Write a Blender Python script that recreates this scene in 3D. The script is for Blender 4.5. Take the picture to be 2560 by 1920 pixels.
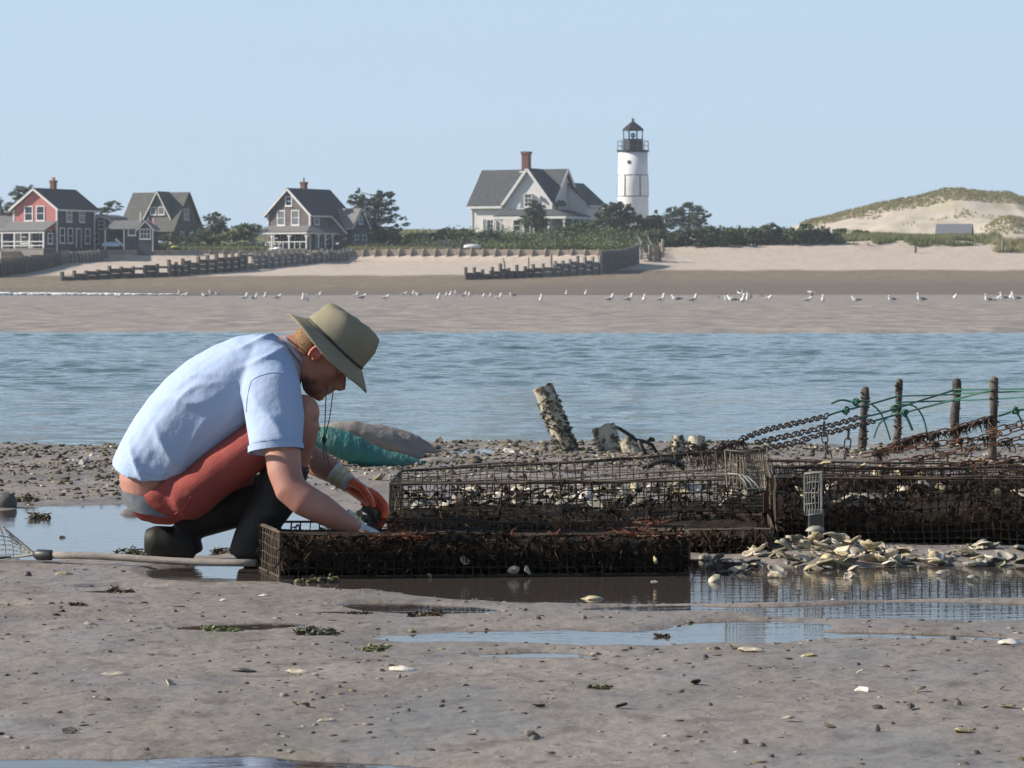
import bpy, bmesh, math, random
import numpy as np
from mathutils import Vector, Matrix, Euler, noise as mnoise
R = math.radians
random.seed(7)
rng = np.random.default_rng(11)
scene = bpy.context.scene
for o in list(bpy.data.objects): bpy.data.objects.remove(o)
C = scene.collection

# ------------------------------------------------------------------ camera
HC, F, YH = 0.875, 8000.0, 710.0          # eye height (m), focal length and horizon row of the 2560 px photo
cam = bpy.data.cameras.new('camera'); camo = bpy.data.objects.new('camera', cam); C.objects.link(camo)
camo.location = (0, 0, HC); camo.rotation_euler = (R(90), 0, 0)
cam.sensor_width = 36; cam.lens = F/2560*36; cam.shift_y = -(960-YH)/2560
cam.clip_start = 0.1; cam.clip_end = 30000
cam.dof.use_dof = True; cam.dof.focus_distance = 10.3; cam.dof.aperture_fstop = 24
scene.camera = camo
# ------------------------------------------------------------------ sky and sun
SUN_EL, SUN_AZ = R(31), R(-89)            # azimuth from +Y (away from camera), negative = left
w = bpy.data.worlds.new('World'); scene.world = w; w.use_nodes = True
nt = w.node_tree; bg = nt.nodes['Background']
sky = nt.nodes.new('ShaderNodeTexSky'); sky.sky_type = 'NISHITA'; sky.sun_disc = False
sky.sun_elevation = SUN_EL; sky.sun_rotation = SUN_AZ
sky.altitude = 0; sky.air_density = 1.0; sky.dust_density = 0.3; sky.ozone_density = 1.5
# a thin even haze pales the lower sky all the way round and thins out upwards
tint = nt.nodes.new('ShaderNodeMixRGB'); tint.inputs[2].default_value = (4.48, 5.85, 7.35, 1)
tcw = nt.nodes.new('ShaderNodeTexCoord'); spw = nt.nodes.new('ShaderNodeSeparateXYZ'); mrw = nt.nodes.new('ShaderNodeMapRange')
mrw.interpolation_type = 'SMOOTHSTEP'; mrw.inputs[1].default_value = .08; mrw.inputs[2].default_value = .34; mrw.inputs[3].default_value = .92; mrw.inputs[4].default_value = .05
nt.links.new(tcw.outputs['Generated'], spw.inputs[0]); nt.links.new(spw.outputs[2], mrw.inputs[0]); nt.links.new(mrw.outputs[0], tint.inputs[0])
nt.links.new(sky.outputs[0], tint.inputs[1]); nt.links.new(tint.outputs[0], bg.inputs[0])
bg.inputs[1].default_value = 0.088
sl = bpy.data.lights.new('sun', 'SUN'); sl.energy = 5.0; sl.angle = R(0.55); sl.color = (1.0, 0.93, 0.82)
so = bpy.data.objects.new('sun', sl); C.objects.link(so)
sd = Vector((math.sin(SUN_AZ)*math.cos(SUN_EL), math.cos(SUN_AZ)*math.cos(SUN_EL), math.sin(SUN_EL)))
so.rotation_euler = (-sd).to_track_quat('-Z', 'Y').to_euler()
so.location = sd*50
vs = scene.view_settings
vs.view_transform = 'Standard'; vs.look = 'None'; vs.exposure = 0.45; vs.gamma = 1; vs.use_curve_mapping = False
scene.cycles.max_bounces = 6; scene.cycles.use_denoising = True

# ------------------------------------------------------------------ helpers
def P(px, py, Y):
    """point at distance Y that stands at pixel (px, py) of the photograph"""
    return Vector(((px-1280)*Y/F, Y, HC-(py-YH)*Y/F))
def G(px, py, z=0.0):
    """point on the level z seen at pixel (px, py)"""
    Y = (HC-z)*F/(py-YH)
    return Vector(((px-1280)*Y/F, Y, z))
class MB:
    """collects shapes, builds one mesh object"""
    def __init__(s): s.v = []; s.f = []
    def add(s, vs_, fs):
        n = len(s.v); s.v += [tuple(q) for q in vs_]; s.f += [tuple(i+n for i in f) for f in fs]; return s
    def box(s, c, d, m=None):
        x, y, z = d[0]/2, d[1]/2, d[2]/2
        vs_ = [Vector(q) for q in ((-x,-y,-z),(x,-y,-z),(x,y,-z),(-x,y,-z),(-x,-y,z),(x,-y,z),(x,y,z),(-x,y,z))]
        if m is not None: vs_ = [m @ q for q in vs_]
        c = Vector(c)
        return s.add([q+c for q in vs_], [(0,3,2,1),(4,5,6,7),(0,1,5,4),(1,2,6,5),(2,3,7,6),(3,0,4,7)])
    def span(s, a, b):      # box between two corners
        a, b = Vector(a), Vector(b)
        return s.box((a+b)/2, (abs(b.x-a.x), abs(b.y-a.y), abs(b.z-a.z)))
    def bar(s, a, b, wd, ht=None, up=(0,0,1)):
        a, b = Vector(a), Vector(b); ht = ht or wd; d = (b-a); L = d.length
        if L < 1e-6: return s
        d.normalize(); u = Vector(up)
        if abs(d.dot(u)) > .95: u = Vector((1,0,0))
        sx = d.cross(u).normalized(); su = sx.cross(d).normalized()
        vs_ = []
        for q in (a, b):
            for i, j in ((-1,-1),(1,-1),(1,1),(-1,1)): vs_.append(q+sx*(i*wd/2)+su*(j*ht/2))
        return s.add(vs_, [(0,1,2,3),(7,6,5,4),(0,4,5,1),(1,5,6,2),(2,6,7,3),(3,7,4,0)])
    def tube(s, pts, rad, n=8, cap=True, sq=None, side=None):
        """tube along pts; rad = number, or list of r or (r1, r2): r1 across in 'side', r2 the other way"""
        pts = [Vector(q) for q in pts]; k = len(pts)
        if not isinstance(rad, (list, tuple)): rad = [rad]*k
        rings = []; ref = Vector(side) if side is not None else None
        for i, q in enumerate(pts):
            d = (pts[min(i+1,k-1)]-pts[max(i-1,0)]).normalized()
            if ref is None:
                ref0 = Vector((0,0,1)) if abs(d.z) < .9 else Vector((1,0,0)); a1 = d.cross(ref0).normalized(); ref = a1
            else:
                a1 = (ref-d*ref.dot(d)).normalized(); ref = a1 if side is None else ref
            a2 = d.cross(a1).normalized(); r = rad[i]; r1, r2 = (r if isinstance(r, (tuple, list)) else (r, r))
            rg = []
            for j in range(n):
                t = 2*math.pi*j/n; ct, st = math.cos(t), math.sin(t)
                if sq: ct = math.copysign(abs(ct)**sq, ct); st = math.copysign(abs(st)**sq, st)
                rg.append(q+a1*(r1*ct)+a2*(r2*st))
            rings.append(rg)
        return s.loft(rings, cap)
    def loft(s, rings, cap=True):
        n = len(rings[0]); vs_ = [q for r in rings for q in r]; fs = []
        for i in range(len(rings)-1):
            for j in range(n):
                a = i*n+j; b = i*n+(j+1) % n; fs.append((a, b, b+n, a+n))
        if cap:
            fs.append(tuple(reversed(range(n)))); fs.append(tuple(range((len(rings)-1)*n, len(rings)*n)))
        return s.add(vs_, fs)
    def ell(s, c, r, m=None, nu=12, nv=8):
        c = Vector(c); vs_ = []; fs = []
        for i in range(1, nv):
            t = math.pi*i/nv
            for j in range(nu):
                p = 2*math.pi*j/nu
                q = Vector((r[0]*math.sin(t)*math.cos(p), r[1]*math.sin(t)*math.sin(p), r[2]*math.cos(t)))
                vs_.append(c+(m @ q if m is not None else q))
        tq, bq = Vector((0,0,r[2])), Vector((0,0,-r[2]))
        vs_ += [c+(m @ tq if m is not None else tq), c+(m @ bq if m is not None else bq)]
        for i in range(nv-2):
            for j in range(nu):
                a = i*nu+j; b = i*nu+(j+1) % nu; fs.append((a, a+nu, b+nu, b))
        T = len(vs_)-2
        for j in range(nu):
            fs.append((T, j, (j+1) % nu)); a = (nv-2)*nu; fs.append((T+1, a+(j+1) % nu, a+j))
        return s.add(vs_, fs)
    def lathe(s, prof, n=24, c=(0,0,0)):
        c = Vector(c)
        return s.loft([[c+Vector((r*math.cos(2*math.pi*j/n), r*math.sin(2*math.pi*j/n), z)) for j in range(n)] for r, z in prof], True)
    def mesh(s, name, smooth=False):
        me = bpy.data.meshes.new(name); me.from_pydata(s.v, [], s.f); me.update()
        if smooth: me.polygons.foreach_set('use_smooth', [True]*len(me.polygons))
        return me
    def build(s, name, mat, parent=None, smooth=False):
        return mkobj(name, s.mesh(name, smooth), mat, parent)
def mkobj(name, me, mat, parent=None):
    o = bpy.data.objects.new(name, me); C.objects.link(o)
    if mat is not None:
        for m in (mat if isinstance(mat, (list, tuple)) else [mat]):
            if len(me.materials) < (len(mat) if isinstance(mat, (list, tuple)) else 1): me.materials.append(m)
    if parent is not None: o.parent = parent
    return o
def empty(name, loc=(0,0,0), rz=0):
    o = bpy.data.objects.new(name, None); C.objects.link(o); o.location = loc; o.rotation_euler = (0,0,rz)
    o.empty_display_size = .1; return o
def tag(o, label=None, cat=None, group=None, kind=None):
    if label: o['label'] = label
    if cat: o['category'] = cat
    if group: o['group'] = group
    if kind: o['kind'] = kind
    return o
def copy_tree(o, parent=None):
    c = o.copy(); C.objects.link(c); c.parent = parent
    for ch in list(o.children): copy_tree(ch, c)
    return c
def numpy_mesh(name, V, Fq, smooth=False):
    """fast mesh from arrays: V (n,3), Fq (m,k)"""
    me = bpy.data.meshes.new(name); k = Fq.shape[1]
    me.vertices.add(len(V)); me.vertices.foreach_set('co', np.asarray(V, np.float32).ravel())
    me.loops.add(Fq.size); me.loops.foreach_set('vertex_index', Fq.astype(np.int32).ravel())
    me.polygons.add(len(Fq)); me.polygons.foreach_set('loop_start', np.arange(0, Fq.size, k, dtype=np.int32))
    if smooth: me.polygons.foreach_set('use_smooth', np.ones(len(Fq), bool))
    me.update(calc_edges=True); me.validate(); return me
def grid_mesh(name, X, Y, Z, smooth=True):
    ny, nx = X.shape; V = np.stack([X, Y, Z], -1).reshape(-1, 3)
    i = np.arange(ny*nx).reshape(ny, nx)
    Fq = np.stack([i[:-1,:-1], i[:-1,1:], i[1:,1:], i[1:,:-1]], -1).reshape(-1, 4)
    return numpy_mesh(name, V, Fq, smooth)
# vectorised value noise
def _h(ix, iy, seed):
    n = (ix.astype(np.int64)*374761393+iy.astype(np.int64)*668265263+seed*1442695041) & 0x7fffffff
    n = ((n ^ (n >> 13))*1274126177) & 0x7fffffff
    return ((n ^ (n >> 16)) & 0xffff)/65535.0
def vnoise(x, y, seed=0):
    ix, iy = np.floor(x), np.floor(y); fx, fy = x-ix, y-iy
    fx = fx*fx*(3-2*fx); fy = fy*fy*(3-2*fy)
    a = _h(ix,iy,seed); b = _h(ix+1,iy,seed); c = _h(ix,iy+1,seed); d = _h(ix+1,iy+1,seed)
    return (a+(b-a)*fx)+((c+(d-c)*fx)-(a+(b-a)*fx))*fy
def fbm(x, y, seed=0, oc=4, gain=.5):
    s = 0; a = 1; t = 0
    for i in range(oc):
        s = s+a*(vnoise(x*2**i+17.3*i, y*2**i-9.1*i, seed+i)-.5)*2; t += a; a *= gain
    return s/t
def sstep(a, b, x):
    t = np.clip((x-a)/(b-a), 0, 1); return t*t*(3-2*t)
def applied(o):
    """mesh of o with its modifiers applied, modifiers removed"""
    dg = bpy.context.evaluated_depsgraph_get(); ev = o.evaluated_get(dg)
    me = bpy.data.meshes.new_from_object(ev); me.name = o.name
    o.modifiers.clear(); old = o.data; mats = list(old.materials); o.data = me
    if len(me.materials) == 0:
        for m in mats: me.materials.append(m)
    bpy.data.meshes.remove(old); return me
def fuse(mb, name, mat, parent, voxel=.006, smooth=6, fac=.5):
    """voxel-fuse overlapping shapes into one continuous smooth surface"""
    o = mb.build(name, mat, parent, True)
    m = o.modifiers.new('r', 'REMESH'); m.mode = 'VOXEL'; m.voxel_size = voxel; m.use_smooth_shade = True
    s = o.modifiers.new('s', 'SMOOTH'); s.iterations = smooth; s.factor = fac
    bpy.context.view_layer.update(); applied(o)
    o.data.polygons.foreach_set('use_smooth', [True]*len(o.data.polygons)); return o
# ------------------------------------------------------------------ materials
def mat(name, col, rough=.7, col2=None, scale=5, detail=4, bump=0, bscale=None, metal=0, spec=.5, stretch=None, isl=0, space='Object',
        mixlo=.35, mixhi=.65, trans=0, sheen=0, sss=0, rough2=None, bdist=.01):
    m = bpy.data.materials.new(name); m.use_nodes = True; n = m.node_tree; b = n.nodes['Principled BSDF']
    b.inputs['Roughness'].default_value = rough; b.inputs['Metallic'].default_value = metal
    b.inputs['Specular IOR Level'].default_value = spec
    L = n.links.new; c = (*col, 1)
    b.inputs['Base Color'].default_value = c
    tc = n.nodes.new('ShaderNodeTexCoord'); src = tc.outputs['Object' if space == 'World' else space]
    if space == 'World':
        g = n.nodes.new('ShaderNodeNewGeometry'); src = g.outputs['Position']
    if stretch:
        mp = n.nodes.new('ShaderNodeMapping'); mp.inputs['Scale'].default_value = stretch; L(src, mp.inputs[0]); src = mp.outputs[0]
    colout = None
    if col2:
        t = n.nodes.new('ShaderNodeTexNoise'); t.inputs['Scale'].default_value = scale; t.inputs['Detail'].default_value = detail
        L(src, t.inputs['Vector'])
        rp = n.nodes.new('ShaderNodeMapRange'); rp.inputs[1].default_value = mixlo; rp.inputs[2].default_value = mixhi; L(t.outputs[0], rp.inputs[0])
        mx = n.nodes.new('ShaderNodeMixRGB'); mx.inputs[1].default_value = c; mx.inputs[2].default_value = (*col2, 1)
        L(rp.outputs[0], mx.inputs[0]); colout = mx.outputs[0]
        if rough2 is not None:
            rr = n.nodes.new('ShaderNodeMapRange'); rr.inputs[3].default_value = rough; rr.inputs[4].default_value = rough2
            L(rp.outputs[0], rr.inputs[0]); L(rr.outputs[0], b.inputs['Roughness'])
    if isl:
        g = n.nodes.new('ShaderNodeNewGeometry'); h = n.nodes.new('ShaderNodeHueSaturation')
        mr = n.nodes.new('ShaderNodeMapRange'); mr.inputs[3].default_value = 1-isl; mr.inputs[4].default_value = 1+isl
        L(g.outputs['Random Per Island'], mr.inputs[0]); L(mr.outputs[0], h.inputs['Value'])
        if colout is not None: L(colout, h.inputs['Color'])
        else: h.inputs['Color'].default_value = c
        colout = h.outputs[0]
    if colout is not None: L(colout, b.inputs['Base Color'])
    if bump:
        t = n.nodes.new('ShaderNodeTexNoise'); t.inputs['Scale'].default_value = bscale or scale*4; t.inputs['Detail'].default_value = 5
        L(src, t.inputs['Vector'])
        bp = n.nodes.new('ShaderNodeBump'); bp.inputs['Strength'].default_value = bump; bp.inputs['Distance'].default_value = bdist
        L(t.outputs[0], bp.inputs['Height']); L(bp.outputs[0], b.inputs['Normal'])
    if trans:
        tr = n.nodes.new('ShaderNodeBsdfTranslucent'); ms = n.nodes.new('ShaderNodeMixShader'); ms.inputs[0].default_value = trans
        if colout is not None: L(colout, tr.inputs[0])
        else: tr.inputs[0].default_value = c
        out = n.nodes['Material Output']; L(b.outputs[0], ms.inputs[1]); L(tr.outputs[0], ms.inputs[2]); L(ms.outputs[0], out.inputs[0])
    if sss:
        b.inputs['Subsurface Weight'].default_value = sss; b.inputs['Subsurface Radius'].default_value = (.012,.004,.002); b.inputs['Subsurface Scale'].default_value = 1
    return m
def bands(m, axis, period, depth=.4, dist=.02, dark=None):
    """courses of shingle or clapboard along an axis: fine relief too small to build at this distance"""
    n = m.node_tree; L = n.links.new; b = n.nodes['Principled BSDF']
    tc = n.nodes.new('ShaderNodeTexCoord'); sp = n.nodes.new('ShaderNodeSeparateXYZ'); L(tc.outputs['Object'], sp.inputs[0])
    d = n.nodes.new('ShaderNodeMath'); d.operation = 'DIVIDE'; d.inputs[1].default_value = period; L(sp.outputs[axis], d.inputs[0])
    fr = n.nodes.new('ShaderNodeMath'); fr.operation = 'FRACT'; L(d.outputs[0], fr.inputs[0])
    bp = n.nodes.new('ShaderNodeBump'); bp.inputs['Strength'].default_value = depth; bp.inputs['Distance'].default_value = dist
    bp.invert = True
    L(fr.outputs[0], bp.inputs['Height'])
    L(bp.outputs[0], b.inputs['Normal']); return m
# ------------------------------------------------------------------ the setting: flats, channel, sandbar, beach, dunes
def wide(n, k=4.5, m=26):
    """cross positions: fine inside the view, coarser far out to both sides"""
    e = 1+(k-1)*(np.arange(1, m+1)/m)**1.6; return np.concatenate([-e[::-1], np.linspace(-1, 1, n), e])
def pxw(px, Y): return (px-1280)*Y/F
PUD = [  # px0, px1, py0, py1, strength
    (-500, 960, 1262, 1402, 1.0), (820, 3100, 1395, 1502, 1.0), (1500, 2700, 1508, 1532, .62), (250, 520, 1468, 1480, .45), (100, 420, 1545, 1556, .4), (2050, 2560, 1590, 1606, .5), (430, 930, 1405, 1462, .75), (960, 2180, 1580, 1620, .50), (-300, 215, 1500, 1526, .8),
    (980, 1330, 1508, 1538, .7), (-500, 1180, 1884, 2010, 1.0), (1060, 1230, 1118, 1142, .8), (2040, 2170, 1108, 1128, .8), (1860, 2700, 1505, 1560, .55),
    (1650, 2160, 1560, 1600, .5), (520, 900, 1560, 1580, .4), (0, 260, 1105, 1180, .3), (-300, 300, 1205, 1262, .3), (1200, 1560, 1640, 1660, .3)]
def mud_z(x, y):
    z = .011+.010*fbm(x*.55, y*.35, 1, 3)+.006*fbm(x*2.2, y*1.6, 5, 3)+.0055*fbm(x*8, y*5, 9, 4)
    tx = x+.22*fbm(x*1.1, y*.9, 21, 3); ty = y+.20*fbm(x*1.3+40, y*1.1, 25, 3)
    for (a, b, c, d, s) in PUD:
        y1, y0 = 7000/(c-YH), 7000/(d-YH); yc = (y0+y1)/2; ry = max((y1-y0)/2, .05)
        xc = ((a+b)/2-1280)*yc/F; rx = (b-a)/2*yc/F
        q = ((tx-xc)/rx)**2+(np.abs(ty-yc)/ry)**2
        z = z-.030*s*(1-sstep(.35, 1.25, q))
    # rubbly back area stands a little proud and slopes to the channel
    z = z+.012*sstep(12.3, 14, y)*(1-sstep(15, 18, y))*(1+fbm(x*6, y*4, 33, 3))
    # small heap that carries the shells beside the cage
    hx, hy = pxw(2060, 10.0), 10.05
    z = z+.045*np.exp(-(((x-hx)/.27)**2+((y-hy)/.28)**2))
    hx, hy = pxw(2480, 10.0), 10.15
    z = z+.035*np.exp(-(((x-hx)/.28)**2+((y-hy)/.3)**2))
    shore = 17.75+.25*fbm(x*.35, y*0+3, 41, 3)
    z = z-.13*sstep(shore-.55, shore+1.4, y)
    return z
def ground_mud(x, y): return float(mud_z(np.array([x], float), np.array([y], float))[0])
ys = np.concatenate([np.arange(3.2, 5.4, .12), np.arange(5.4, 14, .022), np.arange(14, 21.6, .045)])
us = wide(420)
Yg, Ug = np.meshgrid(ys, us, indexing='ij'); Xg = Ug*(Yg*.16*1.12+1.6)
Zg = mud_z(Xg, Yg)

def mud_mat():
    m = bpy.data.materials.new('wet_mud'); m.use_nodes = True; n = m.node_tree; b = n.nodes['Principled BSDF']; L = n.links.new
    g = n.nodes.new('ShaderNodeNewGeometry')
    def nz(sc, det=5, st=(1,1,1)):
        mp = n.nodes.new('ShaderNodeMapping'); mp.inputs['Scale'].default_value = st; L(g.outputs['Position'], mp.inputs[0])
        t = n.nodes.new('ShaderNodeTexNoise'); t.inputs['Scale'].default_value = sc; t.inputs['Detail'].default_value = det; L(mp.outputs[0], t.inputs[0]); return t.outputs[0]
    def ramp(src, a, b_, lo, hi):
        r = n.nodes.new('ShaderNodeMapRange'); r.inputs[1].default_value = a; r.inputs[2].default_value = b_; r.inputs[3].default_value = lo; r.inputs[4].default_value = hi; L(src, r.inputs[0]); return r.outputs[0]
    def mix(f, a, b_):
        x = n.nodes.new('ShaderNodeMixRGB'); L(f, x.inputs[0])
        for i, q in ((1, a), (2, b_)):
            if isinstance(q, tuple): x.inputs[i].default_value = (*q, 1)
            else: L(q, x.inputs[i])
        return x.outputs[0]
    c = mix(ramp(nz(1.3, 4), .35, .65, 0, 1), (.194, .168, .145), (.248, .214, .186))
    c = mix(ramp(nz(7, 6), .52, .72, 0, .9), c, (.132, .108, .090))
    c = mix(ramp(nz(30, 4), .60, .75, 0, .8), c, (.085, .070, .056))
    c = mix(ramp(nz(3.1, 5), .62, .74, 0, .45), c, (.17, .165, .09))
    L(c, b.inputs['Base Color'])
    L(ramp(nz(2.2, 4, (1, .6, 1)), .38, .62, .42, .8), b.inputs['Roughness'])
    b.inputs['Specular IOR Level'].default_value = .3
    bp = n.nodes.new('ShaderNodeBump'); bp.inputs['Strength'].default_value = .7; bp.inputs['Distance'].default_value = .016
    L(nz(20, 8), bp.inputs['Height']); L(bp.outputs[0], b.inputs['Normal']); return m
MUD = mud_mat()
mf = mkobj('mud_flat', grid_mesh('mud_flat', Xg, Yg, Zg), MUD); tag(mf, kind='structure')

def water_mat(name, col, rough=.03, bump=.0, bscale=8, st=(1,1,1), bdist=.02):
    m = bpy.data.materials.new(name); m.use_nodes = True; n = m.node_tree; b = n.nodes['Principled BSDF']; L = n.links.new
    b.inputs['Base Color'].default_value = (*col, 1); b.inputs['Roughness'].default_value = rough; b.inputs['IOR'].default_value = 1.33
    if bump:
        g = n.nodes.new('ShaderNodeNewGeometry'); mp = n.nodes.new('ShaderNodeMapping'); mp.inputs['Scale'].default_value = st
        L(g.outputs['Position'], mp.inputs[0]); t = n.nodes.new('ShaderNodeTexNoise'); t.inputs['Scale'].default_value = bscale; t.inputs['Detail'].default_value = 3
        L(mp.outputs[0], t.inputs[0]); bp = n.nodes.new('ShaderNodeBump'); bp.inputs['Strength'].default_value = bump; bp.inputs['Distance'].default_value = bdist
        L(t.outputs[0], bp.inputs['Height']); L(bp.outputs[0], b.inputs['Normal'])
    return m
POOL = water_mat('pool_water', (.060, .050, .044), .02, .13, 11, (.6, 2.2, 1), .008)
pw = MB().add([(-9, 3.4, 0), (9, 3.4, 0), (17, 17.1, 0), (-17, 17.1, 0)], [(0,1,2,3)]).build('tide_pool_water', POOL); tag(pw, kind='structure')

# channel with small wind waves
WZ = -.045
ys = np.concatenate([np.arange(17.2, 34, .05), np.arange(34, 64, .085)]); us = wide(330)
Yg, Ug = np.meshgrid(ys, us, indexing='ij'); Xg = Ug*(Yg*.175+2.5)
calm = sstep(19.2, 24, Yg)*.75+.25
slick = 1-.62*np.exp(-((Yg-25.5-1.0*fbm(Xg*.12, Yg*.1, 71, 2))/2.6)**2)
gust = .75+.5*fbm(Xg*.10, Yg*.09, 61, 3)
Zg = WZ+calm*slick*gust*(.046*fbm(Xg*.9, Yg*1.7, 51, 3)+.030*fbm(Xg*.36, Yg*.62, 55, 2)+.024*fbm(Xg*2.4, Yg*3.9, 58, 2)+.012*fbm(Xg*4.6, Yg*6.2, 59, 1))
CHAN = water_mat('channel_water', (.072, .115, .115), .05, .65, 9, (1, 1.6, 1), .03)
cw = mkobj('channel_water', grid_mesh('channel_water', Xg, Yg, Zg), CHAN); tag(cw, kind='structure')

# sandbar
ys = np.concatenate([np.arange(54, 110, .18), np.arange(110, 276, .8)]); us = wide(360)
Yg, Ug = np.meshgrid(ys, us, indexing='ij'); Xg = Ug*(Yg*.175+3)
edge = 59+.9*fbm(Xg*.11, Yg*0, 81, 3)-.012*Xg
rise = sstep(edge-2.5, edge+3, Yg)
Zg = -.14+.15*rise+.075*sstep(64, 140, Yg)+rise*(1-.75*sstep(105, 170, Yg))*(.035*fbm(Xg*.8, Yg*.33, 85, 3)+.050*np.abs(fbm(Xg*2.0, Yg*.45, 88, 2))*(.4+fbm(Xg*.3, Yg*.1, 89, 2)))
far_edge = 236+14*fbm(Xg*.045, Yg*0, 91, 3)+.10*Xg
Zg = Zg-.22*sstep(far_edge-16, far_edge+22, Yg)
SBAR = mat('bar_sand', (.335, .285, .245), .8, (.205, .172, .142), 1.1, 7, .7, 4, space='World', stretch=(1, .45, 1), bdist=.05, spec=.35, rough2=.55)
sb = mkobj('sand_bar', grid_mesh('sand_bar', Xg, Yg, Zg), SBAR); tag(sb, kind='structure')
INW = water_mat('slough_water', (.07, .085, .09), .08, .25, 1.2, (1, 1, 1), .03)
iw = MB().add([(-170, 190, .012), (170, 190, .012), (240, 296, .012), (-240, 296, .012)], [(0,1,2,3)]).build('slough_water', INW); tag(iw, kind='structure')

# beach and upland: height by distance, the seawall makes a step on the left side
BY = [240, 262, 278, 300, 320, 335, 350, 352.6, 366, 385, 400, 430, 520, 700]
BZL = [-.25, -.12, 0, 1.02, 1.86, 2.72, 3.42, 4.50, 4.72, 5.9, 7.0, 8.3, 8.4, 6]
BY2 = [240, 262, 278, 300, 320, 335, 350, 365, 380, 400, 430, 520, 700]
BZR = [-.25, -.12, 0, .95, 1.70, 2.42, 3.2, 4.3, 5.4, 6.1, 6.9, 7.6, 6]
def beach_z(x, y):
    px = 1280+F*x/y
    t = sstep(1590, 1690, px)
    y = y-(1190-px)*.016*sstep(800, 880, px)*(1-sstep(1500, 1560, px))*sstep(326, 346, y)
    zl = np.interp(y, BY, BZL); zr = np.interp(y, BY2, BZR)
    z = zl*(1-t)+zr*t
    z = z+.10*fbm(x*.12, y*.12, 101, 3)*sstep(285, 330, y)+.05*fbm(x*.7, y*.6, 105, 2)*sstep(325, 340, y)
    # scarp and hummocks of the fore dune on the right
    z = z+t*sstep(366, 373, y)*(.7+.5*fbm(x*.16, y*.2, 111, 3))*(1-sstep(400, 440, y))
    return z
def bz(x, y): return float(beach_z(np.array([x], float), np.array([y], float))[0])
ys = np.concatenate([np.arange(240, 350, 1.0), np.arange(350, 354, .4), np.arange(354, 440, .9), np.arange(440, 700, 8)]); us = wide(300)
Yg, Ug = np.meshgrid(ys, us, indexing='ij'); Xg = Ug*(Yg*.175+6)
Zg = beach_z(Xg, Yg)
def beach_mat():
    m = bpy.data.materials.new('beach_sand'); m.use_nodes = True; n = m.node_tree; b = n.nodes['Principled BSDF']; L = n.links.new
    g = n.nodes.new('ShaderNodeNewGeometry'); sp = n.nodes.new('ShaderNodeSeparateXYZ'); L(g.outputs['Position'], sp.inputs[0])
    def nz(sc, det, st=(1,1,1)):
        mp = n.nodes.new('ShaderNodeMapping'); mp.inputs['Scale'].default_value = st; L(g.outputs['Position'], mp.inputs[0])
        t = n.nodes.new('ShaderNodeTexNoise'); t.inputs['Scale'].default_value = sc; t.inputs['Detail'].default_value = det; L(mp.outputs[0], t.inputs[0]); return t.outputs[0]
    def math_(op, a, v):
        q = n.nodes.new('ShaderNodeMath'); q.operation = op
        for i, e in ((0, a), (1, v)):
            if isinstance(e, (int, float)): q.inputs[i].default_value = e
            else: L(e, q.inputs[i])
        return q.outputs[0]
    def ramp(src, a, b_, lo=0, hi=1):
        r = n.nodes.new('ShaderNodeMapRange'); r.interpolation_type = 'SMOOTHSTEP'; r.inputs[1].default_value = a; r.inputs[2].default_value = b_; r.inputs[3].default_value = lo; r.inputs[4].default_value = hi; L(src, r.inputs[0]); return r.outputs[0]
    def mix(f, a, b_):
        x = n.nodes.new('ShaderNodeMixRGB'); L(f, x.inputs[0])
        for i, q in ((1, a), (2, b_)):
            if isinstance(q, tuple): x.inputs[i].default_value = (*q, 1)
            else: L(q, x.inputs[i])
        return x.outputs[0]
    # tide line: higher towards the right of the beach
    lvl = math_('SUBTRACT', sp.outputs[2], math_('MULTIPLY', ramp(sp.outputs[0], -12, 14), .62))
    lvl = math_('ADD', lvl, math_('MULTIPLY', math_('SUBTRACT', nz(.25, 4, (1, .3, 1)), .5), .5))
    wrack = mix(ramp(nz(.9, 6, (1, .5, 1)), .3, .7), (.175, .138, .095), (.235, .188, .138))
    wrack = mix(ramp(nz(4.5, 5, (1, .25, 1)), .55, .75, 0, .7), wrack, (.10, .075, .045))
    wrack = mix(ramp(nz(.35, 3, (.6, 1, 1)), .45, .7, 0, .6), wrack, (.20, .155, .12))
    low = mix(ramp(lvl, .05, .85), (.16, .13, .105), wrack)
    dry = mix(ramp(nz(1.5, 5), .4, .75), (.50, .415, .345), (.41, .34, .28))
    c = mix(ramp(lvl, 1.55, 1.85), low, dry)
    turf = mix(ramp(nz(.6, 5), .35, .65), (.13, .135, .055), (.20, .175, .095))
    left = ramp(math_('SUBTRACT', sp.outputs[0], math_('MULTIPLY', math_('SUBTRACT', nz(.2, 3), .5), 6.0)), 14, 17, 1, 0)
    c = mix(math_('MULTIPLY', left, ramp(sp.outputs[2], 4.25, 4.5)), c, turf)
    L(c, b.inputs['Base Color']); b.inputs['Roughness'].default_value = .95; b.inputs['Specular IOR Level'].default_value = .15
    bp = n.nodes.new('ShaderNodeBump'); bp.inputs['Strength'].default_value = .6; bp.inputs['Distance'].default_value = .12
    L(nz(1.6, 5), bp.inputs['Height']); L(bp.outputs[0], b.inputs['Normal']); return m
bo = mkobj('beach', grid_mesh('beach', Xg, Yg, Zg), beach_mat()); tag(bo, kind='structure')
# ground sheet far beyond and beneath everything
GS = mat('bay_bottom', (.20, .18, .16), .9, (.15, .135, .12), .05, 4, space='World')
go = MB().add([(-9000, -300, -1.2), (9000, -300, -1.2), (9000, 16000, -1.2), (-9000, 16000, -1.2)], [(0,1,2,3)]).build('ground', GS); tag(go, kind='structure')
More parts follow.
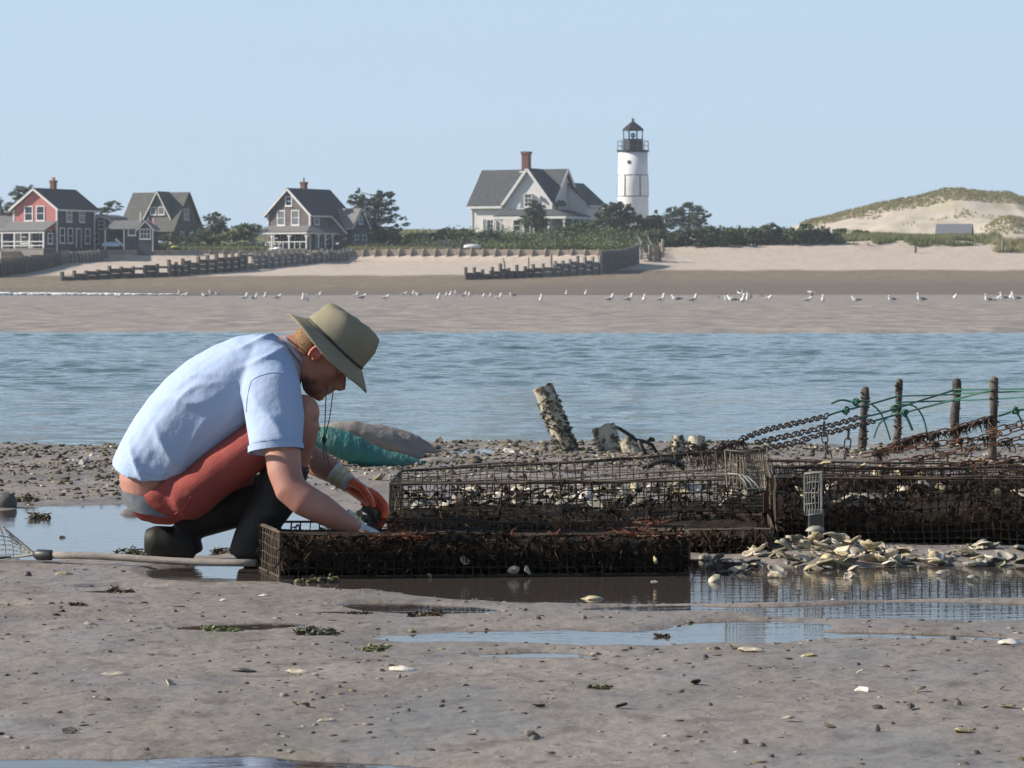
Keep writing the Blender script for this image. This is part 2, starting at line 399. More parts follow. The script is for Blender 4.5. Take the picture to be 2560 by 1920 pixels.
# big dune on the right
DPX = [1960, 2010, 2060, 2100, 2200, 2300, 2360, 2400, 2450, 2495, 2520, 2560, 2640, 2800, 3000]
DPY = [574, 556, 543, 533, 508, 490, 473, 471, 478, 482, 480, 496, 520, 545, 580]
def dune_top(px): return HC-(np.interp(px, DPX, DPY)-YH)*500/F
def dune_z(x, y):
    px = 1280+F*x/500.0
    top = dune_top(px); base = 6.6+.0*y
    s = np.clip((y-452)/48, 0, 1)
    prof = s**1.15*(1-.10*np.sin(np.pi*s))
    z = base+(top-base)*prof-(y > 500)*(y-500)*.33
    z = z+(.55*fbm(x*.14, y*.12, 121, 4)*np.sin(np.pi*np.clip(s, 0, 1)))+.12*fbm(x*.6, y*.5, 125, 2)
    # lower grassy shoulder on the right
    z = z+2.2*np.exp(-(((px-2440)/60)**2+((y-462)/7)**2))
    return z
def dz(x, y): return float(dune_z(np.array([x], float), np.array([y], float))[0])
ys = np.concatenate([np.arange(446, 502, 1.1), np.arange(502, 560, 5)]); xs = np.concatenate([np.arange(38, 118, .55), np.arange(118, 220, 4)])
Yg, Xg = np.meshgrid(ys, xs, indexing='ij'); Zg = dune_z(Xg, Yg)
DUNE = mat('dune_sand', (.50, .43, .35), .95, (.42, .37, .26), .16, 5, .6, 1.2, space='World', stretch=(1, .45, .8), bdist=.15, spec=.1, mixlo=.50, mixhi=.66)
do = mkobj('sand_dune', grid_mesh('sand_dune', Xg, Yg, Zg), DUNE); tag(do, kind='structure')

# ---- grass tufts made of blades: one mesh per stand
def blades(pts, h, wd, lean=.35, n=7, seed=0):
    """pts: list of base points; n blades each"""
    rg = np.random.default_rng(seed); pts = np.asarray(pts, float); m = len(pts)*n
    base = np.repeat(pts, n, 0)+np.c_[rg.normal(0, h*.25, (m, 2)), np.zeros(m)]
    ang = rg.uniform(0, 2*np.pi, m); hh = h*rg.uniform(.5, 1.25, m); ln = hh*lean*rg.uniform(.2, 1.4, m)
    d = np.c_[np.cos(ang), np.sin(ang), np.zeros(m)]; la = rg.uniform(0, 2*np.pi, m)
    l = np.c_[np.cos(la), np.sin(la), np.zeros(m)]
    a = base-d*wd/2; b = base+d*wd/2; t = base+l*ln[:, None]+np.c_[np.zeros((m, 2)), hh]
    mid = base*.45+t*.55-l*(ln*.18)[:, None]
    V = np.stack([a, b, mid+d*wd*.35, t, mid-d*wd*.35], 1).reshape(-1, 3)
    i = np.arange(m)*5
    return V, np.stack([np.c_[i, i+1, i+2, i+4], np.c_[i+4, i+2, i+3, i+3]], 1).reshape(-1, 4)
def grass(name, label, pts, h, wd, mt, n=7, seed=0, lean=.35):
    V, Fq = blades(pts, h, wd, lean, n, seed)
    V0 = V.reshape(-1, 5, 3); k = len(V0)
    i = np.arange(k)*5
    tri = np.concatenate([np.c_[i, i+1, i+2], np.c_[i, i+2, i+4], np.c_[i+4, i+2, i+3]])
    o = mkobj(name, numpy_mesh(name, V, tri), mt); tag(o, label, 'grass', None, 'stuff'); return o
DGR = mat('dune_grass', (.25, .235, .105), .8, (.34, .30, .16), .3, 3, space='World', isl=.35, trans=.25)
BGR = mat('beach_grass', (.16, .185, .065), .8, (.25, .24, .11), .3, 3, space='World', isl=.35, trans=.25)
def scatter(n, px0, px1, y0, y1, fn, keep=None, dist=None, seed=0):
    rg = np.random.default_rng(seed); px = rg.uniform(px0, px1, n); y = rg.uniform(y0, y1, n)
    x = (px-1280)*(y if dist is None else dist)/F
    if keep is not None:
        k = keep(px, x, y, rg); px, x, y = px[k], x[k], y[k]
    return np.c_[x, y, fn(x, y)-.05]
pts = scatter(5200, 2000, 2700, 492, 500.5, dune_z, lambda p, x, y, r: r.uniform(0, 1, len(p)) < .25+.75*(y-492)/8, 500, 1)
pts = np.r_[pts, scatter(2000, 2000, 2700, 455, 492, dune_z, lambda p, x, y, r: vnoise(x*.22, y*.2, 3) > .76, 500, 2)]
grass('dune_grass', 'yellow green marram grass along the crest of the big dune', pts, .42, .09, DGR, 6, 1)
grass('dune_grass', 'grass on the low shoulder at the foot of the dune', scatter(2200, 2330, 2560, 455, 468, dune_z, lambda p, x, y, r: ((p-2445)/75)**2+((y-461)/6)**2 < r.uniform(.2, 1.2, len(p)), 500, 3), .45, .09, DGR, 5, 2)
def kp(p, x, y, r):
    a = r.uniform(0, 1, len(p))
    return ~((p < 2130-(y-371)*7) & (a < .75)) & ~((p > 2430) & (a < .65)) & ~((y < 376) & (vnoise(p*.02, y*.3, 8) < .5))
grass('beach_grass', 'band of green beach grass below the dune', scatter(8500, 1940, 2500, 371, 392, beach_z, kp, None, 4), .6, .09, BGR, 6, 3)
grass('beach_grass', 'pale grass tuft at the lower end of the dune path', scatter(500, 2490, 2640, 366, 376, beach_z, None, None, 5), .8, .08, DGR, 6, 4)
pts = np.r_[scatter(2600, 420, 660, 355.5, 366, beach_z, None, None, 6), scatter(900, 870, 960, 358, 368, beach_z, None, None, 7), scatter(1200, 960, 1130, 356, 362, beach_z, None, None, 8)]
grass('beach_grass', 'short grass between the houses behind the seawall', pts, .5, .09, BGR, 6, 5)
# ------------------------------------------------------------------ houses, lighthouse
WHITE = mat('white_trim', (.72, .71, .69), .6, (.62, .61, .59), 1.5)
GLASS = mat('window_glass', (.03, .04, .05), .08)
CURT = mat('window_curtained', (.20, .21, .22), .15)
SHING = bands(mat('grey_shingle', (.185, .150, .140), .9, (.125, .105, .10), 2.2, 6), 'Z', .14, .5, .02)
SHING2 = bands(mat('weathered_shingle', (.150, .135, .122), .9, (.10, .09, .085), 2.0, 6), 'Z', .14, .5, .02)
SHING3 = bands(mat('slate_blue_shingle', (.075, .085, .10), .85, (.055, .06, .075), 2.2, 6), 'Z', .14, .5, .02)
RED = bands(mat('faded_red_clapboard', (.46, .155, .145), .75, (.40, .13, .12), 1.5, 5), 'Z', .13, .5, .02)
CLAP = bands(mat('pale_clapboard', (.72, .68, .655), .7, (.66, .62, .60), 1.2, 5), 'Z', .13, .4, .02)
ROOF = bands(mat('dark_roof_shingle', (.070, .072, .075), .9, (.05, .052, .056), 3, 6), 'Z', .12, .4, .015)
ROOF2 = bands(mat('grey_roof_shingle', (.125, .118, .105), .92, (.085, .082, .075), 2.5, 6), 'Z', .12, .4, .015)
ROOF3 = bands(mat('keeper_roof_shingle', (.085, .088, .092), .92, (.058, .062, .066), 2.5, 6), 'Z', .12, .4, .015)
PROOF = mat('porch_roof', (.19, .185, .18), .8, (.15, .145, .14), 2, 5)
BRICK = mat('chimney_brick', (.21, .085, .06), .9, (.14, .06, .045), 4, 6, .4, 9)
IRON = mat('black_iron', (.022, .023, .027), .5, (.035, .034, .036), 3)
SHUT = mat('shutter_paint', (.60, .61, .60), .6)
BLUEP = mat('blue_tarp', (.22, .42, .60), .5)
class House:
    """local frame: x to the right along the front, y away, z up"""
    def __init__(s, name, label, loc, rz, cat='house', base=-1.2):
        s.o = empty(name, loc, rz); tag(s.o, label, cat); s.base = base
    def part(s, name, mb, m, parent=None, smooth=False): return mb.build(name, m, parent or s.o, smooth)
    def walls(s, x0, x1, y0, y1, z, m, gable=None, zr=0, name='wall', rx=None):
        """box with a gable on the ends of axis 'y' (front gable) or 'x'"""
        mb = MB(); b = s.base
        if gable == 'y':
            xm = (x0+x1)/2 if rx is None else rx
            pf = [(x0, b), (x1, b), (x1, z), (xm, zr), (x0, z)]
            vs_ = [(x, y0, h) for x, h in pf]+[(x, y1, h) for x, h in pf]
        elif gable == 'x':
            ym = (y0+y1)/2
            pf = [(y0, b), (y1, b), (y1, z), (ym, zr), (y0, z)]
            vs_ = [(x0, y, h) for y, h in pf]+[(x1, y, h) for y, h in pf]
        else:
            mb.span((x0, y0, b), (x1, y1, z)); return s.part(name, mb, m)
        k = 5; fs = [tuple(range(k)), tuple(reversed(range(k, 2*k)))]+[(i, i+k, (i+1) % k+k, (i+1) % k) for i in range(k)]
        mb.add(vs_, fs); return s.part(name, mb, m)
    def slope(s, a, b, c, d, t, m, parent=None, name='roof', up=None):
        """roof slab over quad a-b (eave) c-d (ridge), thickness t added above"""
        a, b, c, d = map(Vector, (a, b, c, d)); n = (b-a).cross(d-a).normalized()
        if n.z < 0: n = -n
        vs_ = [a, b, c, d]+[q+n*t for q in (a, b, c, d)]
        return MB().add(vs_, [(3,2,1,0),(4,5,6,7),(0,1,5,4),(1,2,6,5),(2,3,7,6),(3,0,4,7)]).build(name, m, parent or s.o)
    def groof(s, x0, x1, y0, y1, z, zr, axis, m, ov=.3, t=.14, trim=True, tw=.2):
        """gable roof over the box; ridge runs along axis; each slope a part, rake boards under its edges"""
        if axis == 'y':
            xm = (x0+x1)/2; g = (zr-z)/(xm-x0)
            for xa, sg in ((x0, -1), (x1, 1)):
                e = xa+sg*ov; ze = z-g*ov
                sl_ = s.slope((e, y0-ov, ze+.02), (e, y1+ov, ze+.02), (xm, y1+ov, zr+.02), (xm, y0-ov, zr+.02), t, m)
                if trim:
                    for yy in (y0-ov-.03, y1+ov+.03):
                        MB().bar((e, yy, ze-.02), (xm, yy, zr-.02), .05, tw).build('rake_board', WHITE, sl_)
                    MB().bar((e+sg*.03, y0-ov, ze-.02), (e+sg*.03, y1+ov, ze-.02), .05, tw*.8).build('eave_board', WHITE, sl_)
        else:
            ym = (y0+y1)/2; g = (zr-z)/(ym-y0)
            for ya, sg in ((y0, -1), (y1, 1)):
                e = ya+sg*ov; ze = z-g*ov
                sl_ = s.slope((x0-ov, e, ze+.02), (x1+ov, e, ze+.02), (x1+ov, ym, zr+.02), (x0-ov, ym, zr+.02), t, m)
                if trim:
                    for xx in (x0-ov-.03, x1+ov+.03):
                        MB().bar((xx, e, ze-.02), (xx, ym, zr-.02), .05, tw).build('rake_board', WHITE, sl_)
                    MB().bar((x0-ov, e+sg*.03, ze-.02), (x1+ov, e+sg*.03, ze-.02), .05, tw).build('eave_board', WHITE, sl_)
    def fr(s, face, c):
        """returns function (u, z, proud) -> local point on a face at coordinate c"""
        return {'front': lambda u, z, d: Vector((u, c-d, z)), 'right': lambda u, z, d: Vector((c+d, u, z)), 'left': lambda u, z, d: Vector((c-d, u, z))}[face]
    def window(s, face, c, u0, u1, z0, z1, fw=.13, rows=2, cols=1, frame=None, glass=None, name='window', tilt=0):
        f = s.fr(face, c); frame = frame or WHITE
        def sp(a, b, w1, w2): return MB().span(f(a, w1, 0), f(b, w2, .06))
        mb = MB()
        for (a, b, c1, d1) in ((u0-fw, u1+fw, z1, z1+fw), (u0-fw, u1+fw, z0-fw, z0), (u0-fw, u0, z0, z1), (u1, u1+fw, z0, z1)):
            mb.span(f(a, c1, 0), f(b, d1, .06))
        o = s.part(name, mb, frame)
        MB().span(f(u0, z0, -.01), f(u1, z1, .015)).build('pane', glass or GLASS, o)
        bars = MB()
        for i in range(1, rows): bars.span(f(u0, z0+(z1-z0)*i/rows-.035, .016), f(u1, z0+(z1-z0)*i/rows+.035, .04))
        for i in range(1, cols): bars.span(f(u0+(u1-u0)*i/cols-.025, z0, .017), f(u0+(u1-u0)*i/cols+.025, z1, .037))
        if bars.v: bars.build('sash_bar', frame, o)
        MB().span(f(u0-fw-.05, z0-fw-.06, 0), f(u1+fw+.05, z0-fw, .12)).build('sill', frame, o)
        return o
    def door(s, face, c, u0, u1, z0, z1, m):
        f = s.fr(face, c); o = s.part('door', MB().span(f(u0, z0, 0), f(u1, z1, .04)), m)
        MB().span(f(u0-.12, z0, 0), f(u0, z1+.12, .07)).span(f(u1, z0, 0), f(u1+.12, z1+.12, .07)).span(f(u0, z1, 0), f(u1, z1+.12, .07)).build('door_frame', WHITE, o)
        MB().span(f(u0+.12, (z0+z1)/2+.1, .041), f(u1-.12, z1-.15, .05)).build('pane', GLASS, o)
        MB().span(f(u1-.15, z0+.95, .041), f(u1-.08, z0+1.05, .1)).build('handle', IRON, o)
    def corner(s, x, y, z0, z1, w_=.16):
        s.part('corner_board', MB().box((x, y, (z0+z1)/2), (w_, w_, z1-z0)), WHITE)
    def post(s, x, y, z0, z1, w_=.14, brackets=((1,0),(-1,0)), m=None):
        o = s.part('porch_post', MB().box((x, y, (z0+z1)/2), (w_, w_, z1-z0)), m or WHITE)
        for dx, dy in brackets:
            MB().bar((x+dx*.07, y+dy*.07, z1-.45), (x+dx*.42, y+dy*.42, z1-.08), .06, .10).build('bracket', m or WHITE, o)
    def chimney(s, x, y, z0, z1, w_=.7, m=None, cap=True):
        o = s.part('chimney', MB().box((x, y, (z0+z1)/2), (w_, w_, z1-z0)), m or BRICK)
        if cap: MB().box((x, y, z1-.12), (w_+.14, w_+.14, .2)).build('chimney_cap', m or BRICK, o)
        return o
def hloc(px, py, Y): return P(px, py, Y)

# ---- red and slate cottage on the far left (near corner at px 142)
W, L = 5.7, 7.2
h = House('beach_cottage', 'two storey cottage with faded red gable, slate side wall and white porch posts', hloc(142, 625, 350), R(-27))
h.walls(-W, 0, 0, L, 4.68, SHING3, 'y', 6.7)
h.part('red_gable_cladding', MB().add([(-W+.1, -.03, 2.2), (-.1, -.03, 2.2), (-.1, -.03, 4.62), (-W/2, -.03, 6.6), (-W+.1, -.03, 4.62), (-W+.1, .02, 2.2), (-.1, .02, 2.2), (-.1, .02, 4.62), (-W/2, .02, 6.6), (-W+.1, .02, 4.62)],
    [(0,1,2,3,4), (9,8,7,6,5), (0,5,6,1), (1,6,7,2), (2,7,8,3), (3,8,9,4), (4,9,5,0)]), RED)
h.groof(-W, 0, 0, L, 4.68, 6.7, 'y', ROOF, .42, tw=.22)
h.chimney(-W/2, 3.4, 6.3, 7.75, .55)
MB().box((-W/2, 3.4, 7.9), (.3, .3, .4)).build('chimney_pot', mat('clay_pot', (.45, .22, .13), .8), h.o)
for a, b in ((.27, .43), (.545, .705)): h.window('front', -.03, -W+a*W, -W+b*W, 3.3, 4.75, .12, 2, 1)
for a, b in ((.26, .38), (.60, .72)): h.window('right', 0, a*L, b*L, 3.2, 4.5, .11, 2, 1, glass=CURT)
for a, b in ((.09, .19), (.30, .40), (.76, .87)): h.window('right', 0, a*L, b*L, .85, 2.35, .11, 2, 1)
h.door('right', 0, .52*L, .63*L, .25, 2.35, SHING3)
h.corner(0, 0, -.3, 4.5); h.corner(0, L, -.3, 4.5, .14); h.corner(-W, 0, 2.2, 4.5)
pd = 2.5
h.slope((-W-.25, -pd, 2.02), (.1, -pd, 2.02), (.1, .05, 3.12), (-W-.25, .05, 3.12), .1, PROOF, name='porch_roof')
h.part('porch_beam', MB().span((-W-.2, -pd+.08, 1.82), (.05, -pd+.24, 2.0)), WHITE)
h.part('porch_floor', MB().span((-W, -pd, .02), (0, 0, .18)), PROOF)
for t in (.0, .30, .67, 1.0): h.post(-W+.1+t*(W-.2), -pd+.16, 0, 1.85, .15, ())
for z in (.42, .86): h.part('porch_rail', MB().span((-W+.1, -pd+.11, z), (-.1, -pd+.2, z+.1)), WHITE)
h.part('porch_end_wall', MB().span((-.10, -pd+.3, -1), (-.02, -.02, 1.95)), SHING3)
h.window('right', -.02, -1.6, -.9, .75, 1.75, .1)
h.window('front', 0, -W+1.0, -W+1.9, .8, 2.1, .1); h.door('front', 0, -W+2.5, -W+3.4, .2, 2.2, IRON); h.window('front', 0, -W+4.0, -W+4.9, .8, 2.1, .1)
h.part('skirt_board', MB().span((-W, -pd+.02, -.9), (0, -pd+.07, 0)), mat('skirt_plank', (.30, .27, .24), .9, (.22, .20, .18), 3))

# ---- low neighbour at the left edge of the picture
h = House('beach_cottage', 'low grey roofed building with white eave at the left edge', hloc(-10, 622, 356), R(-12))
h.walls(-4, 1.6, 0, 4, 2.4, SHING3, 'x', 3.6); h.groof(-4, 1.6, 0, 4, 2.4, 3.6, 'x', PROOF, .3)
h.window('front', 0, -2.5, -1.5, .9, 2, .1); h.window('front', 0, -.6, .4, .9, 2, .1); h.chimney(.6, 2, 3.4, 4.1, .4)

# ---- dark little shed cottage with side porch
h = House('shed_cottage', 'small dark shingled cottage with white corner boards and lean-to roof', hloc(384, 622, 352), R(-4))
sc_ = 352/F
h.walls(-3.3, 0, 0, 3, 2.2, SHING3)
h.walls(-1.6, 0, -.5, 2.6, 2.2, SHING3, 'y', 3.05, 'bay_wall')
h.groof(-1.6, 0, -.5, 2.6, 2.2, 3.05, 'y', PROOF, .16, tw=.12)
h.slope((-5.3, -.1, 2.1), (-1.5, -.1, 2.1), (-1.5, 1.6, 3.1), (-4.7, 1.6, 3.1), .1, PROOF)
h.slope((-5.3, -.1, 2.1), (-4.7, 1.6, 3.1), (-5.6, 3.2, 2.3), (-6.0, 1.4, 2.1), .1, PROOF)
h.slope((-4.7, 1.6, 3.1), (-1.5, 1.6, 3.1), (-1.5, 3.4, 2.1), (-5.3, 3.4, 2.1), .1, PROOF)
h.window('front', -.5, -1.35, -.3, 1.15, 2.1, .1, 2, 3); h.window('front', 0, -2.75, -2.05, 1.55, 2.1, .1, 1, 1)
h.corner(0, -.5, -.3, 2.2, .12); h.corner(-3.3, 0, -.3, 2.2, .14)
h.part('porch_back_wall', MB().span((-5.4, 2.2, -1), (-3.35, 2.3, 2.1)), SHING3)
h.part('stair_side', MB().bar((-4.3, .3, 1.1), (-3.35, .3, .25), .06, .25), WHITE)
h.post(-5.4, .1, -.2, 2.1, .12, ())
h.part('flue_pipe', MB().tube([(-1.7, 1.4, 2.7), (-1.7, 1.4, 4.1)], .07, 8), WHITE)

# ---- arched gable outbuilding behind it
h = House('arched_outbuilding', 'outbuilding with white arched gable trim behind the dark shed', hloc(278, 620, 358), R(-20), 'building')
prof = [(-1.7, 2.3), (-1.45, 2.75), (-.9, 3.35), (0, 3.6), (.9, 3.35), (1.45, 2.75), (1.7, 2.3)]
k = len(prof); vs_ = [(-1.7-.0, 0, -1)]+[(x-.0, 0, z) for x, z in prof]+[(1.7, 0, -1)]; n_ = len(vs_)
h.part('wall', MB().add([(x-1.2, 0, z) for x, y, z in vs_]+[(x-1.2, 4, z) for x, y, z in vs_], [tuple(range(n_)), tuple(reversed(range(n_, 2*n_)))]+[(i, i+n_, (i+1) % n_+n_, (i+1) % n_) for i in range(n_)]), SHING)
r1 = h.part('roof', MB().loft([[(x*1.06-1.2, y, z*1.0+.05+d) for x, z in prof for d in (0,)]+[(x*1.1-1.2, y, z+.18) for x, z in reversed(prof)] for y in (-.15, 4.1)]), PROOF)
h.part('arch_trim', MB().loft([[(x*1.0-1.2, y, z-.16) for x, z in prof]+[(x*1.1-1.2, y, z+.06) for x, z in reversed(prof)] for y in (-.24, -.16)]), WHITE)
h.window('front', 0, -1.5, -.9, 2.2, 3.0, .1); h.window('front', 0, -2.5, -1.6, .5, 1.6, .1)

# ---- grey shingle house with big steep dormer
h = House('shingle_house', 'grey shingled house with steep roof and large triangular dormer', hloc(432, 615, 372), R(-24))
W, L = 6.9, 6.6
h.walls(-W, 0, 0, L, 2.0, SHING2, 'x', 6.25)
h.groof(-W, 0, 0, L, 2.0, 6.25, 'x', ROOF2, .35, trim=False)
# dormer: front gable high on the front slope
dx0, dx1, dzb, dzr, dy = -4.25, -.75, 3.3, 6.3, .9
h.part('dormer_wall', MB().add([(dx0, dy, dzb), (dx1, dy, dzb), ((dx0+dx1)/2, dy, dzr), (dx0, dy+3.4, dzb), (dx1, dy+3.4, dzb), ((dx0+dx1)/2, dy+3.4, dzr)], [(0,1,2), (5,4,3), (0,3,4,1), (1,4,5,2), (2,5,3,0)]), SHING2)
xm = (dx0+dx1)/2; g_ = (dzr-dzb)/(xm-dx0)
for e, sg in ((dx0, -1), (dx1, 1)):
    r_ = h.slope((e+sg*.12, dy-.3, dzb-.12*g_), (e+sg*.12, dy+2.4, dzb-.12*g_), (xm, dy+2.4, dzr+.06), (xm, dy-.3, dzr+.06), .12, ROOF2, name='dormer_roof')
    MB().bar((e+sg*.12, dy-.32, dzb-.12*g_), (xm, dy-.32, dzr+.04), .05, .13).build('rake_board', WHITE, r_)
h.part('dormer_sill_board', MB().span((dx0-.05, dy-.06, dzb-.1), (dx1+.05, dy-.005, dzb+.02)), WHITE)
h.window('front', dy, xm-.95, xm-.30, dzb+.45, dzb+1.2, .1, 1, 1, glass=CURT); h.window('front', dy, xm+.12, xm+.82, dzb+.45, dzb+1.2, .1, 1, 1, glass=CURT)
h.window('right', 0, 2.6, 3.6, 3.2, 4.3, .1, glass=CURT); h.window('right', 0, 1.8, 2.5, .5, 1.6, .1); h.window('right', 0, 3.9, 4.7, .5, 1.6, .1)
h.part('porch_shade_wall', MB().span((-W+.2, .3, -.5), (-.3, .34, 1.7)), SHING3)
for t in (0, .33, .66, 1): h.post(-W+.2+t*(W-.4), -.2, -.6, 1.75, .13, ())
h.part('roof_patch', MB().span((-1.0, 2.2, 4.6), (-.6, 2.6, 4.8)), ROOF2)

# ---- porch house left of the pines
h = House('porch_house', 'grey shingled house with white wrap-around porch and small brick chimney', hloc(775, 625, 365), R(-32))
W, L = 5.9, 7.6
h.walls(-W, 0, 0, L*.52, 4.25, SHING, 'y', 7.0)
h.walls(-W, 0, L*.52, L, 4.25, SHING3, 'y', 7.0, 'rear_wall')
h.groof(-W, 0, 0, L, 4.25, 7.0, 'y', ROOF, .4, tw=.24)
xr = 1.9
g_ = (7.0-4.25)/(W/2)
r_ = h.slope((2.55, L*.5, 7.0-g_*(2.55+W/2)), (2.55, 5.2, 7.0-g_*(2.55+W/2)), (.2, 5.2, 7.0-g_*(.2+W/2)), (.2, L*.5, 7.0-g_*(.2+W/2)), .14, ROOF, name='catslide_roof')
MB().bar((2.55, L*.5-.02, 7.0-g_*(2.55+W/2)-.03), (.2, L*.5-.02, 7.0-g_*(.2+W/2)-.03), .05, .2).build('rake_board', WHITE, r_)
h.part('catslide_wall', MB().add([(0, L*.52, -1), (2.2, L*.52, -1), (2.2, L*.52, 2.3), (0, L*.52, 4.3), (0, 5.1, -1), (2.2, 5.1, -1), (2.2, 5.1, 2.3), (0, 5.1, 4.3)], [(0,1,2,3), (7,6,5,4), (0,4,5,1), (1,5,6,2), (2,6,7,3), (3,7,4,0)]), SHING)
h.chimney(-W/2, 2.9, 6.7, 7.9, .6); MB().tube([(-W/2, 2.9, 7.9), (-W/2, 2.9, 8.35)], .1, 8).build('flue_pipe', PROOF, h.o)
h.window('front', 0, -W/2-.38, -W/2+.32, 5.15, 6.05, .14); h.window('front', 0, -W+1.4, -W+2.3, 2.95, 4.45, .13, glass=CURT); h.window('front', 0, -W+3.4, -W+4.3, 2.95, 4.45, .13, glass=CURT)
h.window('right', 0, .9, 1.7, 3.0, 4.1, .1, glass=CURT)
for a in (.9, 2.2, 3.9): h.window('front', 0, -W+a, -W+a+.8, .75, 2.0, .1)
h.door('right', 0, 1.2, 2.1, .2, 2.2, IRON); h.window('right', 0, 2.7, 3.6, .8, 2.0, .1)
h.corner(0, 0, -.3, 4.2, .2); h.corner(-W, 0, 2.5, 4.2, .2)
p_, q_ = 2.7, 1.5
ze, zt_ = 1.98, 2.72
h.slope((-W-.3, -p_, ze), (q_, -p_, ze), (.05, .05, zt_), (-W-.1, .05, zt_), .1, PROOF, name='porch_roof')
h.slope((q_, -p_, ze), (q_, L*.55, ze), (.05, L*.55, zt_), (.05, .05, zt_), .1, PROOF, name='porch_roof')
h.part('porch_fascia', MB().span((-W-.25, -p_+.02, ze-.18), (q_-.05, -p_+.12, ze)), WHITE); h.part('porch_fascia', MB().span((q_-.14, -p_+.12, ze-.18), (q_-.04, L*.62, ze)), WHITE)
h.part('porch_floor', MB().span((-W-.1, -p_+.1, 0), (q_-.1, L*.5, .14)), PROOF)
for t in (0, .22, .34, .67, 1): h.post(-W-.1+t*(W+q_-.1), -p_+.2, .0, ze-.1, .15)
for t in (.33, .52, .72, .95): h.post(q_-.2, -p_+.2+t*(L*.58+p_), .0, ze-.1, .15, ((0,1),(0,-1)))
h.part('porch_rail', MB().span((-W, -p_+.16, .86), (q_-.2, -p_+.25, .96)), WHITE)
h.part('porch_rail', MB().span((q_-.24, 2.4, .72), (q_-.16, 5.0, .8)), WHITE)
for t in (.12, .2, .28, .45, .53, .75, .85): h.part('baluster', MB().box((-W+t*(W+q_), -p_+.2, .5), (.07, .07, .72)), WHITE)
h.part('porch_step', MB().span((-W+1.6, -p_-.8, -.15), (-W+3.0, -p_-.3, .1)).span((-W+1.6, -p_-.3, -.15), (-W+3.0, -p_+.05, .22)), WHITE)
# gabled ell at the back right
h.walls(-.4, 2.9, 4.3, 7.6, 2.7, SHING3, 'x', 4.75, 'ell_wall'); h.groof(-.4, 2.9, 4.3, 7.6, 2.7, 4.75, 'x', PROOF, .16, tw=.13)
h.window('right', 2.9, 5.6, 6.25, 3.1, 3.9, .09); h.window('right', 2.9, 4.8, 5.4, .7, 1.7, .09); h.window('right', 2.9, 6.4, 7.0, .7, 1.7, .09)

# ---- light keeper's house
h = House('keepers_house', 'pale clapboard house with steep cross gable and tall brick chimney', hloc(1379, 590, 400), R(-24.5))
W, L = 11.0, 8.2
ze, zr = 4.25, 8.4
h.walls(-W, 0, 0, L, ze, CLAP, 'x', zr)
gx0, gx1 = -6.35, .0; xm = (gx0+gx1)/2; gd = (zr-ze)/(xm-gx0)
h.part('cross_gable_wall', MB().add([(gx0, -.04, ze-.6), (gx1, -.04, ze-.6), (gx1, -.04, ze), (xm, -.04, zr-.05), (gx0, -.04, ze), (gx0, L/2, ze-.6), (gx1, L/2, ze-.6), (gx1, L/2, ze), (xm, L/2, zr-.05), (gx0, L/2, ze)],
    [(0,1,2,3,4), (9,8,7,6,5), (0,5,6,1), (1,6,7,2), (2,7,8,3), (3,8,9,4), (4,9,5,0)]), CLAP)
for e, sg in ((gx0, -1), (gx1, 1)):
    r_ = h.slope((e+sg*.3, -.5, ze-.3*gd+.03), (e+sg*.3, L/2-.2 if sg < 0 else L/2-.3, ze-.3*gd+.03), (xm, L/2, zr+.06), (xm, -.5, zr+.06), .15, ROOF3, name='cross_gable_roof')
    MB().bar((e+sg*.3, -.53, ze-.3*gd-.02), (xm, -.53, zr), .06, .34).build('rake_board', WHITE, r_)
h.part('chimney', MB().box((-5.4, L/2+.2, 9.0), (.92, .92, 3.5)), BRICK)
h.part('chimney_cap', MB().box((-5.4, L/2+.2, 10.65), (1.12, 1.12, .32)), BRICK); h.part('chimney_flashing', MB().box((-5.4, L/2-.25, 8.2), (1.3, .5, .25)), CLAP)
wx = xm-.05
o = h.window('front', -.04, wx-.38, wx+.45, 3.75, 5.25, .12, 3, 2)
h.part('shutter', MB().bar((wx-.55, -.1, 4.35), (wx-.95, -.25, 4.35), .05, 1.7), SHUT); h.part('shutter', MB().bar((wx+.6, -.1, 4.45), (wx+.75, -.55, 4.45), .05, 1.7), SHUT)
h.part('bracket_light', MB().bar((wx+1.75, -.05, 4.75), (wx+1.85, -.5, 4.75), .06, .6), WHITE)
h.window('front', 0, -W+2.2, -W+2.95, .65, 2.05, .12, 3, 2, frame=WHITE)
h.part('shutter', MB().bar((-W+1.98, -.06, 1.35), (-W+1.75, -.5, 1.35), .05, 1.6), SHUT); h.part('shutter', MB().bar((-W+3.12, -.06, 1.35), (-W+3.3, -.5, 1.35), .05, 1.6), SHUT)
h.window('right', 0, 1.1, 2.0, 3.2, 5.2, .14, 2, 1); h.window('right', 0, 5.0, 6.0, .8, 2.2, .12)
h.corner(-W, 0, -.3, 4.0, .2); h.corner(0, 0, -.3, 4.0, .2); h.corner(0, L, -.3, 4.0, .16)
ov = .5; gm = (zr-ze)/(L/2)
sl_ = h.slope((-W-ov, -ov, ze-gm*ov+.02), (gx0, -ov, ze-gm*ov+.02), (gx0, L/2, zr+.02), (-W-ov, L/2, zr+.02), .15, ROOF3)
MB().bar((-W-ov-.03, -ov, ze-gm*ov-.03), (-W-ov-.03, L/2, zr-.03), .06, .3).build('rake_board', WHITE, sl_)
MB().bar((-W-ov, -ov-.03, ze-gm*ov-.06), (gx0-.3, -ov-.03, ze-gm*ov-.06), .06, .36).build('eave_board', WHITE, sl_)
sl_ = h.slope((gx0, .1, ze+gm*.1+.02), (ov, .1, ze+gm*.1+.02), (ov, L/2, zr+.02), (gx0, L/2, zr+.02), .15, ROOF3)
MB().bar((ov+.03, .1, ze+gm*.1-.03), (ov+.03, L/2, zr-.03), .06, .36).build('rake_board', WHITE, sl_)
